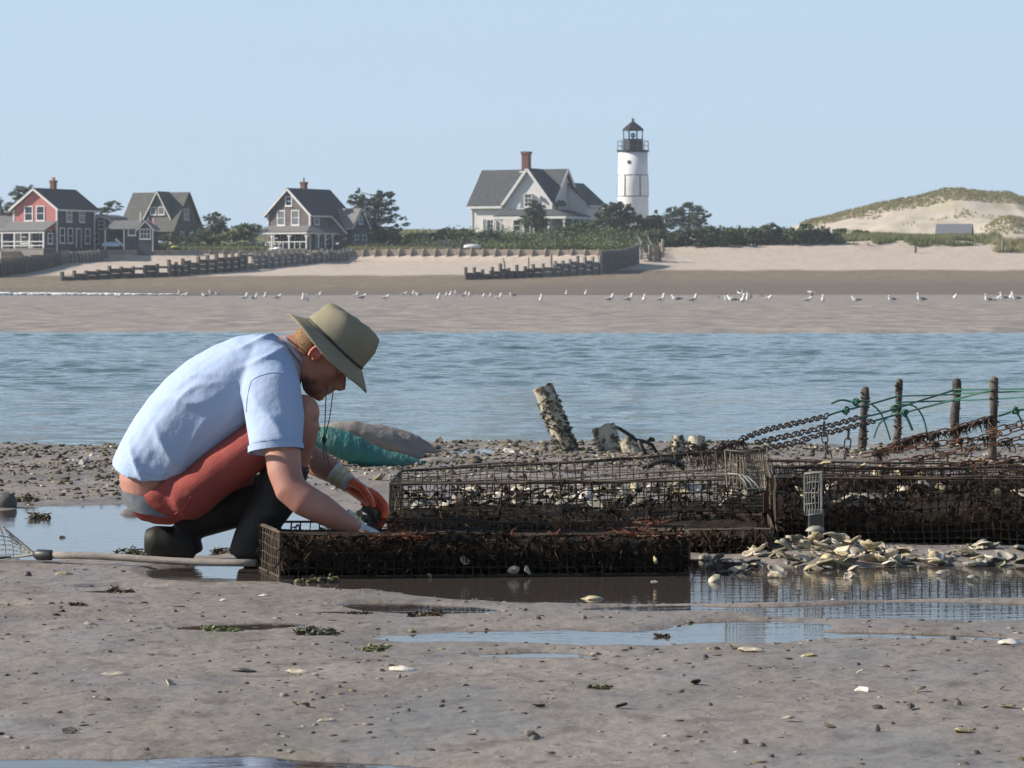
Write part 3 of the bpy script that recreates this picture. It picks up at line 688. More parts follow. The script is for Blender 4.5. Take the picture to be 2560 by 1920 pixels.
sl_ = h.slope((-W-ov, L+ov, ze-gm*ov+.02), (ov, L+ov, ze-gm*ov+.02), (ov, L/2, zr+.02), (-W-ov, L/2, zr+.02), .15, ROOF3)
MB().bar((ov+.03, L+ov, ze-gm*ov-.03), (ov+.03, L/2, zr-.03), .06, .36).build('rake_board', WHITE, sl_)
# rear ell, its dark roof shows past the right gable
y0_ = L*.62
h.part('rear_wall', MB().add([(.05, y0_, -1), (2.6, y0_, -1), (2.6, y0_, 4.3), (.05, y0_, 6.5), (.05, L+2, -1), (2.6, L+2, -1), (2.6, L+2, 4.3), (.05, L+2, 6.5)], [(0,1,2,3), (7,6,5,4), (0,4,5,1), (1,5,6,2), (2,6,7,3), (3,7,4,0)]), CLAP)
h.slope((-.2, y0_-.25, 6.75), (-.2, L+2.2, 6.75), (3.1, L+2.2, 3.9), (3.1, y0_-.25, 3.9), .15, ROOF3)
h.part('eave_board', MB().span((3.02, y0_-.25, 3.72), (3.14, L+2.2, 3.98)), WHITE)
h.part('vent_pipe', MB().tube([(2.2, L*.8, 4.8), (2.2, L*.8, 5.5)], .06, 6), IRON)
# porch
p_ = 2.5; zb, zp = 2.45, 3.3; xl, xr = -W+4.1, 3.0
h.slope((xl, -p_, zb), (xr, -p_, zb), (.3, -.02, zp), (xl+1.0, -.02, zp), .1, ROOF3, name='porch_roof')
h.slope((xr, -p_, zb), (xr, 5.4, zb), (.05, 5.4, zp), (.3, -.02, zp), .1, ROOF3, name='porch_roof')
h.part('porch_fascia', MB().span((xl+.05, -p_+.02, zb-.34), (xr-.02, -p_+.14, zb)), WHITE); h.part('porch_fascia', MB().span((xr-.14, -p_+.14, zb-.34), (xr-.02, 5.4, zb)), WHITE)
h.part('porch_floor', MB().span((xl+.2, -p_+.1, -.1), (xr-.1, 0, .1)), CLAP)
for x in (xl+.25, xl+1.0, xl+5.0, xl+5.5, xr-2.4, xr-.3): h.post(x, -p_+.22, -.1, zb-.2, .16)
for y in (.4, 2.6, 5.0): h.post(xr-.3, y, -.1, zb-.2, .16, ((0,1),(0,-1)))
h.part('porch_rail', MB().span((xl+1.0, -p_+.18, .25), (xl+4.9, -p_+.28, .36)), WHITE)
h.window('front', 0, -5.2, -4.3, .7, 2.0, .1); h.window('front', 0, -2.2, -1.2, .5, 2.0, .1); h.door('front', 0, -3.7, -2.8, .1, 2.1, SHING3)

# ---- lighthouse
Yl = 430; zg = 7.6; cx = pxw(1582.5, Yl)
def lz(py): return HC-(py-YH)*Yl/F-zg
lw = Yl/F
lo = empty('lighthouse', (cx, Yl, zg)); tag(lo, 'round white lighthouse with black lantern room and iron banding', 'lighthouse')
LWHITE = mat('lighthouse_white', (.80, .79, .77), .55, (.70, .69, .67), .5, 6)
MB().lathe([(40.5*lw, -1), (39*lw, lz(533)), (38*lw, lz(470)), (36.3*lw, lz(379))], 48).build('tower', LWHITE, lo, True)
LBL = mat('lantern_black', (.013, .014, .018), .5)
g = MB().lathe([(36.5*lw, lz(381.5)), (40.5*lw, lz(379)), (40.5*lw, lz(375.5))], 40).build('gallery', LBL, lo)
n_ = 8
def octring(r, z, off=math.pi/8): return [Vector((r*math.cos(2*math.pi*j/n_+off), r*math.sin(2*math.pi*j/n_+off), z)) for j in range(n_)]
MB().loft([octring(27*lw, lz(376)), octring(26.5*lw, lz(350))]).build('lantern_drum', LBL, lo)
MB().loft([octring(25.5*lw, lz(350)), octring(27.5*lw, lz(349)), octring(27.5*lw, lz(347.8))]).build('lantern_sill', LBL, lo)
LG = bpy.data.materials.new('lantern_glass'); LG.use_nodes = True; b_ = LG.node_tree.nodes['Principled BSDF']
b_.inputs['Transmission Weight'].default_value = 1; b_.inputs['Roughness'].default_value = .02; b_.inputs['IOR'].default_value = 1.05; b_.inputs['Base Color'].default_value = (.93, .96, .97, 1)
ra, rb = octring(25*lw, lz(348)), octring(26*lw, lz(326.5))
for j in range(n_):
    k = (j+1) % n_
    MB().bar(ra[j], rb[j], .09, .09).build('lantern_mullion', LBL, lo)
    a, b2, c2, d2 = ra[j], ra[k], rb[k], rb[j]; nrm = (a+b2)/2; nrm.z = 0; nrm.normalize(); t = nrm*.01
    MB().add([a, b2, c2, d2, a-t, b2-t, c2-t, d2-t], [(0,1,2,3), (7,6,5,4), (0,4,5,1), (1,5,6,2), (2,6,7,3), (3,7,4,0)]).build('pane', LG, lo)
MB().loft([octring(28.3*lw, lz(326.5)), octring(28.3*lw, lz(323.5)), octring(20*lw, lz(316.5)), octring(9*lw, lz(308)), octring(2.5*lw, lz(303))]).build('lantern_roof', LBL, lo)
MB().lathe([(2.2*lw, lz(304)), (2.2*lw, lz(302.5)), (3.4*lw, lz(300)), (3.4*lw, lz(298.5)), (1.8*lw, lz(296)), (.4*lw, lz(295))], 12).build('ventilator_ball', LBL, lo, True)
MB().lathe([(.12, lz(350)), (.14, lz(344)), (.32, lz(342)), (.36, lz(338)), (.3, lz(334)), (.1, lz(332))], 12).build('lamp_lens', mat('lens_glass', (.45, .52, .52), .1), lo, True)
MB().tube([(0, 0, lz(350)), (0, 0, lz(341))], .09, 8).build('lamp_stand', LBL, lo)
for zc in (438, 491):
    r_ = np.interp(zc, [379, 470, 533], [36.3, 38, 39])*lw+.012
    MB().lathe([(r_, lz(zc+.7)), (r_+.03, lz(zc+.7)), (r_+.03, lz(zc-.7)), (r_, lz(zc-.7))], 48).build('iron_band', LBL, lo)
for k in range(6):
    a = R(-124.5)+k*R(60)
    r1, r2 = np.interp(438, [379, 470], [36.3, 38])*lw+.03, np.interp(491, [470, 533], [38, 39])*lw+.03
    MB().bar((r1*math.cos(a), r1*math.sin(a), lz(438)), (r2*math.cos(a), r2*math.sin(a), lz(491)), .10, .06, up=(math.cos(a), math.sin(a), 0)).build('iron_strap', LBL, lo)
a = R(-109); rr = 36.9*lw
wn = MB().box((rr*math.cos(a), rr*math.sin(a), lz(406)), (.1, .34, .42), Matrix.Rotation(a, 3, 'Z')).build('window', LBL, lo)
MB().box((rr*math.cos(a)*1.012, rr*math.sin(a)*1.012, lz(406)), (.1, .2, .28), Matrix.Rotation(a, 3, 'Z')).build('pane', GLASS, wn)
RAIL = mat('rail_grey', (.12, .13, .15), .5)
rp = [Vector((39.5*lw*math.cos(2*math.pi*j/12+.26), 39.5*lw*math.sin(2*math.pi*j/12+.26), 0)) for j in range(12)]
for j in range(12):
    q = rp[j]; MB().tube([q+Vector((0,0,lz(376))), q+Vector((0,0,lz(352.5)))], .035, 5).build('railing_post', RAIL, lo)
for pz in (353, 364.5):
    MB().tube([rp[j % 12]+Vector((0,0,lz(pz))) for j in range(13)], .03, 5).build('railing', RAIL, lo)

# ---- shed roof half buried in the dune grass
h = House('dune_shed', 'low grey shed roof showing above the beach grass', hloc(2425, 592, 402), R(-15), 'shed')
h.walls(-4.2, 0, 0, 2.6, .1, SHING2, 'x', 1.55); h.groof(-4.2, 0, 0, 2.6, .1, 1.55, 'x', mat('slate_roof', (.17, .175, .19), .8, (.14, .145, .16), 3), .2, trim=False)
h.window('right', 0, 1.0, 1.5, .3, .8, .06)
# ------------------------------------------------------------------ seawall, groynes and small things on the beach
TIM = mat('weathered_timber', (.34, .285, .23), .9, (.24, .20, .16), 3, 6, .5, 12, space='World')
TIMD = mat('wet_timber', (.080, .068, .057), .8, (.13, .11, .09), 2, 6, .5, 12, space='World')
TIMG = mat('grey_timber', (.24, .22, .20), .9, (.16, .145, .13), 2.5, 6, .5, 12, space='World')
def groyne(name, label, pts, step, cat='groyne', postw=.3, thick=.14, over=.25, panel=True, mats=(TIMG,), skip=0, seed=1, postup=(0, .3), buttress=0, pfrac=1.0):
    """pts: (px, Y, py_top) along the run; posts every 'step' metres, a plank panel between each pair"""
    rd = random.Random(seed); root = None; run = []
    for (a, b) in zip(pts[:-1], pts[1:]):
        A, B = P(a[0], a[2], a[1]), P(b[0], b[2], b[1]); n = max(1, round((B-A).length/step))
        run += [A.lerp(B, i/n) for i in range(n)]
    A = P(pts[-1][0], pts[-1][2], pts[-1][1]); run.append(A)
    p0 = run[0]; root = empty(name, (p0.x, p0.y, bz(p0.x, p0.y))); tag(root, label, cat); o = Vector(root.location)
    n = len(run)
    for i, q in enumerate(run):
        m = mats[min(len(mats)-1, int(i/n*len(mats)))]
        gz = bz(q.x, q.y)-1.0; top = q.z+rd.uniform(*postup)
        d = (run[min(i+1, n-1)]-run[max(i-1, 0)]); ang = math.atan2(d.y, d.x); rot = Matrix.Rotation(ang, 3, 'Z')
        nrm = rot @ Vector((0, -1, 0))
        tl = Matrix.Rotation(rd.uniform(-.03, .03), 3, 'Y')
        pm = MB().box(Vector((q.x, q.y, (gz+top)/2))-o+nrm*(thick/2+postw*.3), (postw*rd.uniform(.85, 1.1), postw*.9, top-gz), rot @ tl)
        pm.build('post', m, root)
        if buttress:
            b0 = Vector((q.x, q.y, 0))-o+nrm*(thick/2+postw*.7)
            vs_ = []
            rx = rot @ Vector((1, 0, 0))
            for sx in (-.06, .06):
                for (dn, z) in ((0, gz), (buttress, gz), (buttress*.75, q.z-.35), (0, q.z-.05)):
                    w3 = b0+nrm*dn+rx*sx; vs_.append((w3.x, w3.y, z-o.z))
            MB().add(vs_, [(0,1,2,3), (7,6,5,4), (0,4,5,1), (1,5,6,2), (2,6,7,3), (3,7,4,0)]).build('buttress', m, root)
        if panel and i < n-1:
            e = run[i+1]; L_ = (e-q).length; mid = (q+e)/2; dd = e-q; an = math.atan2(dd.y, dd.x)
            lo_ = bz(mid.x, mid.y)-1.0; hi = mid.z-rd.uniform(0, over)
            if skip and rd.random() < skip:
                # a broken bay: two separate planks with a gap
                for (za, zb) in ((lo_, lo_+1.0+(hi-lo_-1)*.42), (hi-.22, hi)):
                    MB().box(Vector((mid.x, mid.y, (za+zb)/2))-o, (L_*.99, thick, zb-za), Matrix.Rotation(an, 3, 'Z')).build('plank', m, root)
            else:
                k = max(1, round((hi-lo_-1.0)/.5)); zs = [lo_]+[lo_+1.0+(hi-lo_-1.0)*j/k for j in range(k+1)]
                for j in range(len(zs)-1):
                    if zs[j+1]-zs[j] < .05: continue
                    MB().box(Vector((mid.x, mid.y, (zs[j]+zs[j+1])/2))-o+nrm*rd.uniform(-.02, .02), (L_*.985, thick, zs[j+1]-zs[j]-.03), Matrix.Rotation(an+rd.uniform(-.01, .01), 3, 'Z')).build('plank', m, root)
    return root
groyne('timber_groyne', 'leftmost dark timber groyne of close set posts below the red cottage', [(-60, 310, 663), (0, 314, 653), (90, 326, 641), (165, 342, 630), (262, 351, 628)], .95, postw=.34, mats=(TIMD, TIMD, TIMG), over=.15, postup=(0, .25), seed=3)
groyne('timber_groyne', 'long low timber groyne curving down to the mid beach', [(152, 304, 684), (300, 310, 668), (420, 313.5, 656), (470, 318, 650), (560, 324, 636), (697, 335, 632), (816, 346.5, 627), (865, 354, 624)], 1.55, postw=.3, mats=(TIMD, TIMD, TIMG, TIMG), skip=.13, over=.35, postup=(-.05, .3), seed=5)
groyne('timber_groyne', 'stepped timber groyne with tall leaning posts near the lighthouse', [(1162, 306, 675), (1225, 308, 679), (1228, 308, 672), (1330, 312, 670), (1380, 314, 664), (1385, 315, 656), (1497, 320, 648)], 1.15, postw=.26, mats=(TIMD, TIMG), over=.25, postup=(.05, .55), seed=9)
groyne('timber_bulkhead', 'tall grey timber bulkhead rising to the beach stairs', [(1499, 321, 626), (1560, 332, 621), (1592, 342, 612)], 1.3, postw=.26, mats=(TIMG,), over=.08, postup=(-.05, .1), seed=12, cat='bulkhead')
groyne('seawall', 'pale timber seawall with slanting buttresses in front of the scrub', [(880, 356.4, 625), (1000, 354.6, 622), (1150, 352.2, 622), (1300, 349.8, 623), (1497, 346.7, 624)], 1.42, cat='seawall', postw=.22, mats=(TIM,), over=.04, postup=(-.02, .1), seed=15, buttress=.28)
groyne('seawall', 'low grey seawall in front of the shingled cottages', [(262, 352, 624), (420, 352, 624), (560, 352, 623), (640, 352, 626)], 1.65, cat='seawall', postw=.24, mats=(TIM,), over=.06, postup=(-.02, .1), seed=17, buttress=.25)
groyne('seawall', 'pale plank seawall under the porch house', [(640, 351, 627), (760, 352, 627), (876, 356, 625)], 1.6, cat='seawall', postw=.2, mats=(TIM,), over=.05, postup=(-.02, .12), seed=19)
groyne('seawall', 'short pale bulkhead below the red cottage', [(2, 348, 627), (60, 349.5, 627), (168, 351, 625)], 1.1, cat='seawall', postw=.16, mats=(TIM,), over=.05, postup=(-.02, .1), seed=20)
# stairs from the bulkhead to the beach
st = empty('beach_stairs', (pxw(1612, 350), 350, bz(pxw(1612, 350), 350))); tag(st, 'weathered wooden beach stairs at the end of the bulkhead', 'stairs')
for sx in (-.55, .55): MB().bar((sx-.2, .8, 1.9), (sx+.4, -2.0, -.1), .08, .25).build('stringer', TIMG, st); MB().bar((sx-.2, .8, 2.7), (sx+.4, -2.0, .9), .08, .1).build('handrail', TIMG, st)
for i in range(7): MB().box((-.2+.6*i/6, .8-2.8*i/6, 1.85-1.9*i/6), (1.1, .3, .06)).build('step', TIMG, st)
for q in ((-.75, .8), (.35, .8), (.95, -2.0)): MB().box((q[0], q[1], 1.4 if q[1] > 0 else .4), (.15, .15, 3.4 if q[1] > 0 else 1.6)).build('post', TIMG, st)
groyne('fence_panel', 'brown board panel beside a tall pile post', [(1622, 349, 614), (1650, 349.5, 612)], 1.4, cat='fence', postw=.2, mats=(TIM,), over=.02, seed=21)
def pile(px, py0, py1, Y, wpx, label, m=TIM, lean=0, name='wooden_pile', cap=True):
    r = wpx*Y/F/2; b, t = P(px, py1, Y), P(px+lean, py0, Y); o = empty(name, b); tag(o, label, 'post')
    t = t-b; n = 5; rd = random.Random(px)
    pts = [Vector((0, 0, -.4))]+[t*(i/n)+Vector((rd.uniform(-1, 1)*r*.25, 0, 0)) for i in range(n+1)]
    MB().tube(pts, [r*1.1]+[r*(1.08-.15*i/n) for i in range(n+1)], 9).build('shaft', m, o, True)
    if cap: MB().tube([t+Vector((0, 0, -.02)), t+Vector((0, 0, .04))], [r*.9, r*.7], 9).build('cap', TIMG, o)
    return o
pile(1656, 598, 634, 349, 8, 'stout pale pile post standing at the foot of the hedge')
pile(1591, 607, 640, 345, 4, 'thin grey post beside the top of the beach stairs', TIMG)
pile(1604, 602, 640, 345, 5, 'second thin grey post beside the beach stairs', TIMG)
pile(1263, 646, 678, 311, 4, 'crooked driftwood post on the stepped groyne', TIMG, -4)
pile(1322, 643, 676, 313, 4, 'tall leaning post in the middle of the stepped groyne', TIMG, 0)
pile(1379, 634, 668, 318, 6, 'thick leaning post on the stepped groyne before the bulkhead', TIM, -1)
pile(2289, 614, 637, 366, 6, 'short dark stake on the dry sand below the dune grass', TIMD)
pile(2507, 602, 637, 366, 7, 'tall grey stake on the sand at the right edge of the grass', TIMG, -1)
# upturned boats, benches, flag
def hull(px, py, Y, Lm, label, m, rz=0, hgt=.5, name='upturned_dinghy'):
    o = empty(name, P(px, py, Y), rz); tag(o, label, 'boat'); rings = []
    for i in range(11):
        t = i/10; x = (t-.5)*Lm; w_ = .55*math.sin(math.pi*min(1, .12+.88*t))**.6*(1 if t < .85 else 1)+.03; hh = hgt*(.75+.25*math.sin(math.pi*t))
        rings.append([Vector((x, -w_*math.cos(a), hh*math.sin(a))) for a in [math.pi*j/8 for j in range(9)]])
    MB().loft(rings).build('hull', m, o, True)
    MB().box((0, 0, hgt+.0), (Lm*.8, .06, .06)).build('keel', m, o); return o
BOATW = mat('boat_white', (.78, .77, .75), .4, (.68, .67, .65), 2)
hull(1181, 620, 356, 1.9, 'white upturned dinghy behind the buttressed seawall', BOATW, .1, .42)
hull(277, 616, 350.5, 1.9, 'pale blue grey upturned dinghy beside the dark shed', mat('boat_blue', (.38, .46, .52), .5), .05, .45)
hull(397, 609, 357, 1.1, 'small white upturned boat right of the dark shed', BOATW, .1, .3)
hull(695, 623, 357, .9, 'small white boat bow showing above the porch seawall', BOATW, .5, .25)
hull(438, 619, 356, .9, 'little yellow kayak hull in the grass', mat('boat_yellow', (.55, .50, .12), .5), .1, .18, 'kayak')
def bench(px, py, Y, wd, label, back=True):
    o = empty('garden_bench', P(px, py, Y), .1); tag(o, label, 'bench')
    for k in range(3): MB().box((0, -.2+k*.16, .42), (wd, .12, .05)).build('seat_slat', TIMG, o)
    if back:
        for k in range(3): MB().box((0, .25, .58+k*.14), (wd, .04, .1)).build('back_slat', TIMG, o)
    for sx in (-1, 1):
        for sy in (-.2, .22): MB().box((sx*(wd/2-.06), sy, .3 if sy < 0 else .48), (.07, .07, .6 if sy < 0 else .96)).build('leg', TIMG, o)
        MB().box((sx*(wd/2-.06), 0, .62), (.07, .5, .05)).build('armrest', TIMG, o)
bench(1107, 621, 354, 1.25, 'slatted grey garden bench behind the seawall')
bench(1141, 621, 354, 1.0, 'lower grey bench beside the slatted one', False)
fl = empty('flag', P(368, 600, 352)); tag(fl, 'small red and white striped flag on a slim pole by the dark shed', 'flag')
MB().tube([(.1, 0, -.3), (.1, 0, 2.55)], .03, 6).build('pole', WHITE, fl)
def ribbon(u0, u1, v0, v1, m, name):
    mb = MB(); n = 8; vs_ = []
    for dy in (0, .012):
        for i in range(n+1):
            t = u0+(u1-u0)*i/n
            for v in (v0, v1): vs_.append((.12+t*.95, .10*math.sin(t*7)+dy, 2.5-v*.62-.28*t+.05*math.sin(t*5)))
    q = 2*(n+1); fs = []
    for i in range(n): a = 2*i; fs += [(a, a+2, a+3, a+1), (q+a+1, q+a+3, q+a+2, q+a), (a, q+a, q+a+2, a+2), (a+1, a+3, q+a+3, q+a+1)]
    fs += [(0, 1, q+1, q), (2*n, q+2*n, q+2*n+1, 2*n+1)]
    return mb.add(vs_, fs).build(name, m, fl)
FR, FW, FB = mat('flag_red', (.50, .06, .07), .8), mat('flag_white', (.72, .70, .70), .8), mat('flag_blue', (.06, .08, .22), .8)
for k in range(13): ribbon(.42 if k < 7 else 0, 1, k/13, (k+1)/13, FR if k % 2 == 0 else FW, 'stripe')
ribbon(0, .42, 0, 7/13, FB, 'canton')
# foam line at the far left shore
rd = np.random.default_rng(5); V = []; Q = []
FO = mat('foam', (.82, .82, .80), .9)
mbf = MB(); k = 0
for px in np.arange(-80, 470, 3.0):
    t = (px+80)/550
    if rd.uniform() < .10+.75*t*t: continue
    for j in range(3):
        Y = 259+10*t+rd.normal(0, 1.6); hh = rd.uniform(.06, .2)*(1.25-t); c = Vector(((px+rd.uniform(-2, 2)-1280)*Y/F, Y, .02+hh*.3))
        mbf.ell(c, (rd.uniform(.15, .6), rd.uniform(.1, .5), hh*.7), None, 6, 4)
o = mbf.build('surf_foam', FO, None, True); tag(o, 'line of white foam along the far left waterline', 'foam', None, 'stuff')

# ------------------------------------------------------------------ trees and shrubs
LEAFM = {k: mat('foliage_'+k, a, .75, b, .5, 4, space='World', isl=.45, trans=.18) for k, a, b in (
    ('pine', (.055, .080, .050), (.095, .12, .068)), ('cedar', (.062, .082, .045), (.10, .115, .060)), ('hedge', (.072, .105, .042), (.125, .155, .060)),
    ('scrub', (.085, .115, .035), (.13, .15, .055)), ('olive', (.080, .085, .040), (.12, .115, .06)))}
BARK = mat('bark', (.075, .060, .050), .95, (.05, .04, .035), 5)
def leaf_mesh(name, clumps, n_per, size, seed, needle=False, shell=.55):
    """clumps: list of (centre, (rx, ry, rz)); leaves spread through each volume, denser to its skin, light clusters"""
    rg = np.random.default_rng(seed); A = []
    for c, r in clumps:
        k = max(40, int(7*n_per*(r[0]*r[2]+r[1]*r[2]+r[0]*r[1])/3))
        # sub clusters inside the clump give an uneven outline
        m = max(5, k//26); sc = rg.normal(0, 1, (m, 3)); sc /= np.linalg.norm(sc, axis=1)[:, None]; sc *= (rg.uniform(shell**3, 1.0, m)**(1/3))[:, None]
        pick = rg.integers(0, m, k); q = sc[pick]+rg.normal(0, .17, (k, 3))
        A.append(np.asarray(c)+q*np.asarray(r))
    Pn = np.concatenate(A); k = len(Pn)
    u = rg.normal(0, 1, (k, 3)); u[:, 2] = u[:, 2]*.6+(.35 if needle else 0); u /= np.linalg.norm(u, axis=1)[:, None]
    v = np.cross(u, rg.normal(0, 1, (k, 3))); v /= np.linalg.norm(v, axis=1)[:, None]
    s = size*rg.uniform(.6, 1.4, k)[:, None]; asp = .34 if needle else .62
    V = np.stack([Pn-u*s*.5, Pn+v*s*asp*.5, Pn+u*s*.5, Pn-v*s*asp*.5], 1).reshape(-1, 3)
    return numpy_mesh(name, V, np.arange(4*k).reshape(-1, 4))
def plant(name, label, cat, basepx, Y, clumps_px, kind='hedge', n_per=95, size=.3, group=None, trunk=True, depth=.8, seed=None, needle=False, trunk_r=.14, ground=None):
    """clumps_px: (px, py, rx, ry) ellipses as seen at distance Y; each gets its own depth"""
    rd = random.Random(seed if seed is not None else basepx[0]); s = Y/F
    b = P(basepx[0], basepx[1], Y); b.z = bz(b.x, b.y)-.1 if ground is None else ground
    o = empty(name, b); tag(o, label, cat, group); cl = []
    for (px, py, rx, ry) in clumps_px:
        yo = rd.uniform(-1, 1)*depth
        c = P(px, py, Y)-b; c.y += yo; cl.append((tuple(c), (rx*s, max(rx*s*.9, .3), ry*s)))
    mkobj('crown' if trunk else 'foliage', leaf_mesh('foliage', cl, n_per, size, rd.randrange(9999), needle), LEAFM[kind], o)
    if trunk:
        top = max(c[0][2] for c in cl); xm = sum(c[0][0] for c in cl)/len(cl)
        spine = [Vector((0, 0, -.3)), Vector((xm*.3, 0, top*.4)), Vector((xm*.7, 0, top*.75)), Vector((xm, 0, top*.98))]
        mb = MB().tube(spine, [trunk_r, trunk_r*.8, trunk_r*.5, trunk_r*.2], 7)
        for c, r in cl:
            t = max(.15, min(.95, (c[2]-.25*abs(c[0]-xm))/max(top, .1))); k = t*3; i = min(2, int(k)); a = spine[i].lerp(spine[i+1], k-i)
            mb.tube([a, (a+Vector(c))/2+Vector((0, 0, -.1)), Vector(c)], [trunk_r*.4, trunk_r*.28, trunk_r*.1], 5)
        mb.build('trunk', BARK, o, True)
    else:
        mb = MB()
        for c, r in cl: mb.tube([(c[0]*.8, c[1]*.6, -.2), (c[0], c[1], max(.1, c[2]))], [.05, .02], 5)
        mb.build('stem', BARK, o)
    return o
T = 'tree'
plant('pine_tree', 'dark tree behind the roof of the red cottage', T, (40, 600), 362, [(50, 472, 22, 8), (68, 482, 18, 9), (38, 490, 18, 10), (60, 500, 26, 12), (30, 515, 22, 12), (20, 530, 20, 12), (40, 540, 22, 14), (75, 470, 10, 6), (52, 520, 20, 14)], 'cedar', 130, .28, needle=True)
plant('pine_tree', 'tree cut off by the left edge of the picture', T, (-20, 600), 366, [(0, 505, 8, 10), (-6, 520, 14, 12), (4, 530, 10, 8), (-15, 500, 12, 12), (-10, 540, 18, 12)], 'cedar', 120, .28, needle=True)
plant('pine_tree', 'wind swept tree between the red cottage and the dormer house', T, (262, 610), 368, [(284, 508, 16, 7), (296, 520, 12, 5), (270, 515, 12, 7), (262, 526, 20, 6), (246, 530, 12, 6), (282, 524, 14, 5), (255, 540, 16, 7)], 'cedar', 130, .26, needle=True)
plant('pine_tree', 'bushy tree against the right wall of the dormer house', T, (540, 615), 370, [(538, 535, 14, 9), (525, 545, 16, 11), (552, 552, 16, 9), (540, 562, 24, 13), (520, 575, 22, 14), (556, 575, 20, 12), (570, 548, 8, 4), (512, 590, 20, 12)], 'cedar', 130, .28, needle=True)
pine = [(897, 478, 7, 10), (885, 492, 12, 7), (905, 494, 14, 8), (876, 503, 12, 5), (892, 510, 20, 8), (915, 506, 12, 9), (950, 485, 14, 9), (940, 497, 16, 9), (968, 488, 16, 8), (980, 482, 9, 5), (955, 508, 20, 10), (930, 516, 20, 10), (900, 525, 22, 9),
        (978, 505, 12, 8), (985, 522, 12, 6), (960, 528, 20, 9), (935, 540, 24, 11), (905, 545, 20, 10), (985, 540, 14, 6), (1008, 546, 10, 4), (965, 552, 22, 8), (930, 560, 26, 12), (1015, 561, 12, 4), (995, 564, 10, 4), (985, 575, 20, 6), (950, 575, 22, 10), (920, 580, 26, 14), (905, 595, 26, 14), (940, 595, 30, 12)]
plant('pine_tree', 'broad ragged black pine right of the porch house', T, (935, 618), 378, pine[:], 'pine', 190, .27, needle=True, trunk_r=.2, depth=1.3)
plant('cedar_tree', 'dark conical tree in front of the pale clapboard house', T, (1341, 598), 388, [(1332, 508, 14, 8), (1343, 518, 18, 10), (1328, 528, 18, 8), (1348, 534, 20, 9), (1325, 543, 22, 7), (1352, 550, 20, 8), (1335, 558, 28, 9), (1320, 560, 14, 5), (1360, 560, 14, 5), (1345, 566, 20, 6)], 'cedar', 190, .24, needle=True, trunk_r=.25)
plant('oak_tree', 'round topped tree at the left foot of the lighthouse', T, (1535, 640), 400, [(1520, 520, 20, 12), (1540, 512, 16, 9), (1555, 525, 20, 12), (1508, 540, 18, 13), (1530, 545, 26, 15), (1575, 520, 10, 10), (1560, 545, 22, 14), (1500, 560, 16, 14), (1545, 565, 28, 16), (1520, 580, 28, 16), (1580, 545, 18, 12), (1596, 548, 12, 10)], 'cedar', 130, .30)
plant('oak_tree', 'small dark tree hiding the right foot of the lighthouse', T, (1632, 630), 402, [(1635, 540, 12, 12), (1622, 552, 18, 12), (1648, 552, 14, 10), (1610, 560, 16, 12), (1635, 568, 28, 14), (1600, 575, 22, 14), (1660, 570, 18, 12)], 'cedar', 130, .30)
plant('pine_tree', 'flat topped pine right of the lighthouse', T, (1720, 620), 400, [(1680, 528, 14, 8), (1700, 522, 16, 9), (1722, 514, 16, 8), (1740, 520, 16, 9), (1755, 530, 12, 9), (1766, 544, 10, 7), (1672, 545, 18, 10), (1700, 542, 24, 12), (1735, 545, 24, 13), (1760, 555, 14, 8), (1690, 560, 26, 12), (1730, 565, 28, 12), (1772, 538, 5, 6)], 'pine', 150, .28, needle=True, trunk_r=.18)
plant('cedar_tree', 'little rounded tree on the skyline left of the pale clapboard house', T, (1112, 590), 410, [(1112, 574, 12, 6), (1105, 580, 12, 5), (1120, 580, 12, 5)], 'cedar', 120, .3)
S = 'shrub'
def shrub(px, Y, clumps, label, kind='hedge', **k): return plant('shrub', label, S, (px, 640), Y, clumps, kind, k.pop('n_per', 95), k.pop('size', .27), 'shrubs behind the seawall', False, **k)
shrub(600, 366, [(590, 575, 20, 12), (615, 572, 20, 12), (640, 570, 18, 12), (600, 590, 26, 14), (630, 588, 24, 14), (575, 592, 20, 12)], 'dense green shrub between the dormer house and the porch house')
shrub(495, 362, [(470, 598, 22, 10), (495, 592, 22, 12), (520, 596, 22, 12), (545, 600, 22, 12)], 'low green shrub under the dormer house wall')
shrub(425, 360, [(420, 592, 16, 10), (440, 598, 18, 8), (405, 598, 12, 8)], 'round shrub beside the small white boat')
shrub(970, 372, [(950, 595, 24, 14), (975, 590, 26, 12), (1000, 596, 22, 11), (930, 605, 26, 12), (985, 605, 30, 10), (955, 612, 24, 8)], 'grey green shrub at the foot of the black pine', 'olive')
shrub(1040, 380, [(1030, 594, 20, 10), (1055, 590, 22, 10), (1080, 594, 22, 10), (1045, 604, 30, 9)], 'dark shrub left of the garden bench')
shrub(1120, 378, [(1105, 588, 24, 11), (1135, 585, 24, 11), (1165, 584, 22, 11), (1120, 600, 30, 11), (1155, 600, 28, 11)], 'green shrub behind the garden bench')
shrub(1222, 372, [(1205, 592, 14, 13), (1225, 588, 22, 15), (1245, 594, 16, 12), (1220, 605, 26, 12), (1200, 608, 16, 9)], 'round dark shrub under the lower window of the pale house', 'cedar')
shrub(1180, 368, [(1165, 606, 20, 10), (1190, 610, 18, 8), (1150, 612, 20, 8)], 'pale shrub beside the white dinghy', 'olive')
shrub(1290, 372, [(1262, 604, 22, 9), (1290, 600, 24, 10), (1320, 604, 24, 9), (1280, 612, 30, 8)], 'yellow green scrub below the porch rail', 'scrub')
shrub(1360, 370, [(1345, 608, 24, 8), (1375, 604, 22, 9), (1400, 602, 24, 11), (1385, 612, 28, 8)], 'olive scrub right of the conical tree', 'olive')
shrub(1420, 378, [(1400, 590, 20, 10), (1425, 580, 24, 13), (1450, 570, 24, 13), (1475, 562, 20, 12), (1440, 595, 30, 12), (1470, 588, 26, 14)], 'bright green shrub climbing to the corner of the porch', 'hedge')
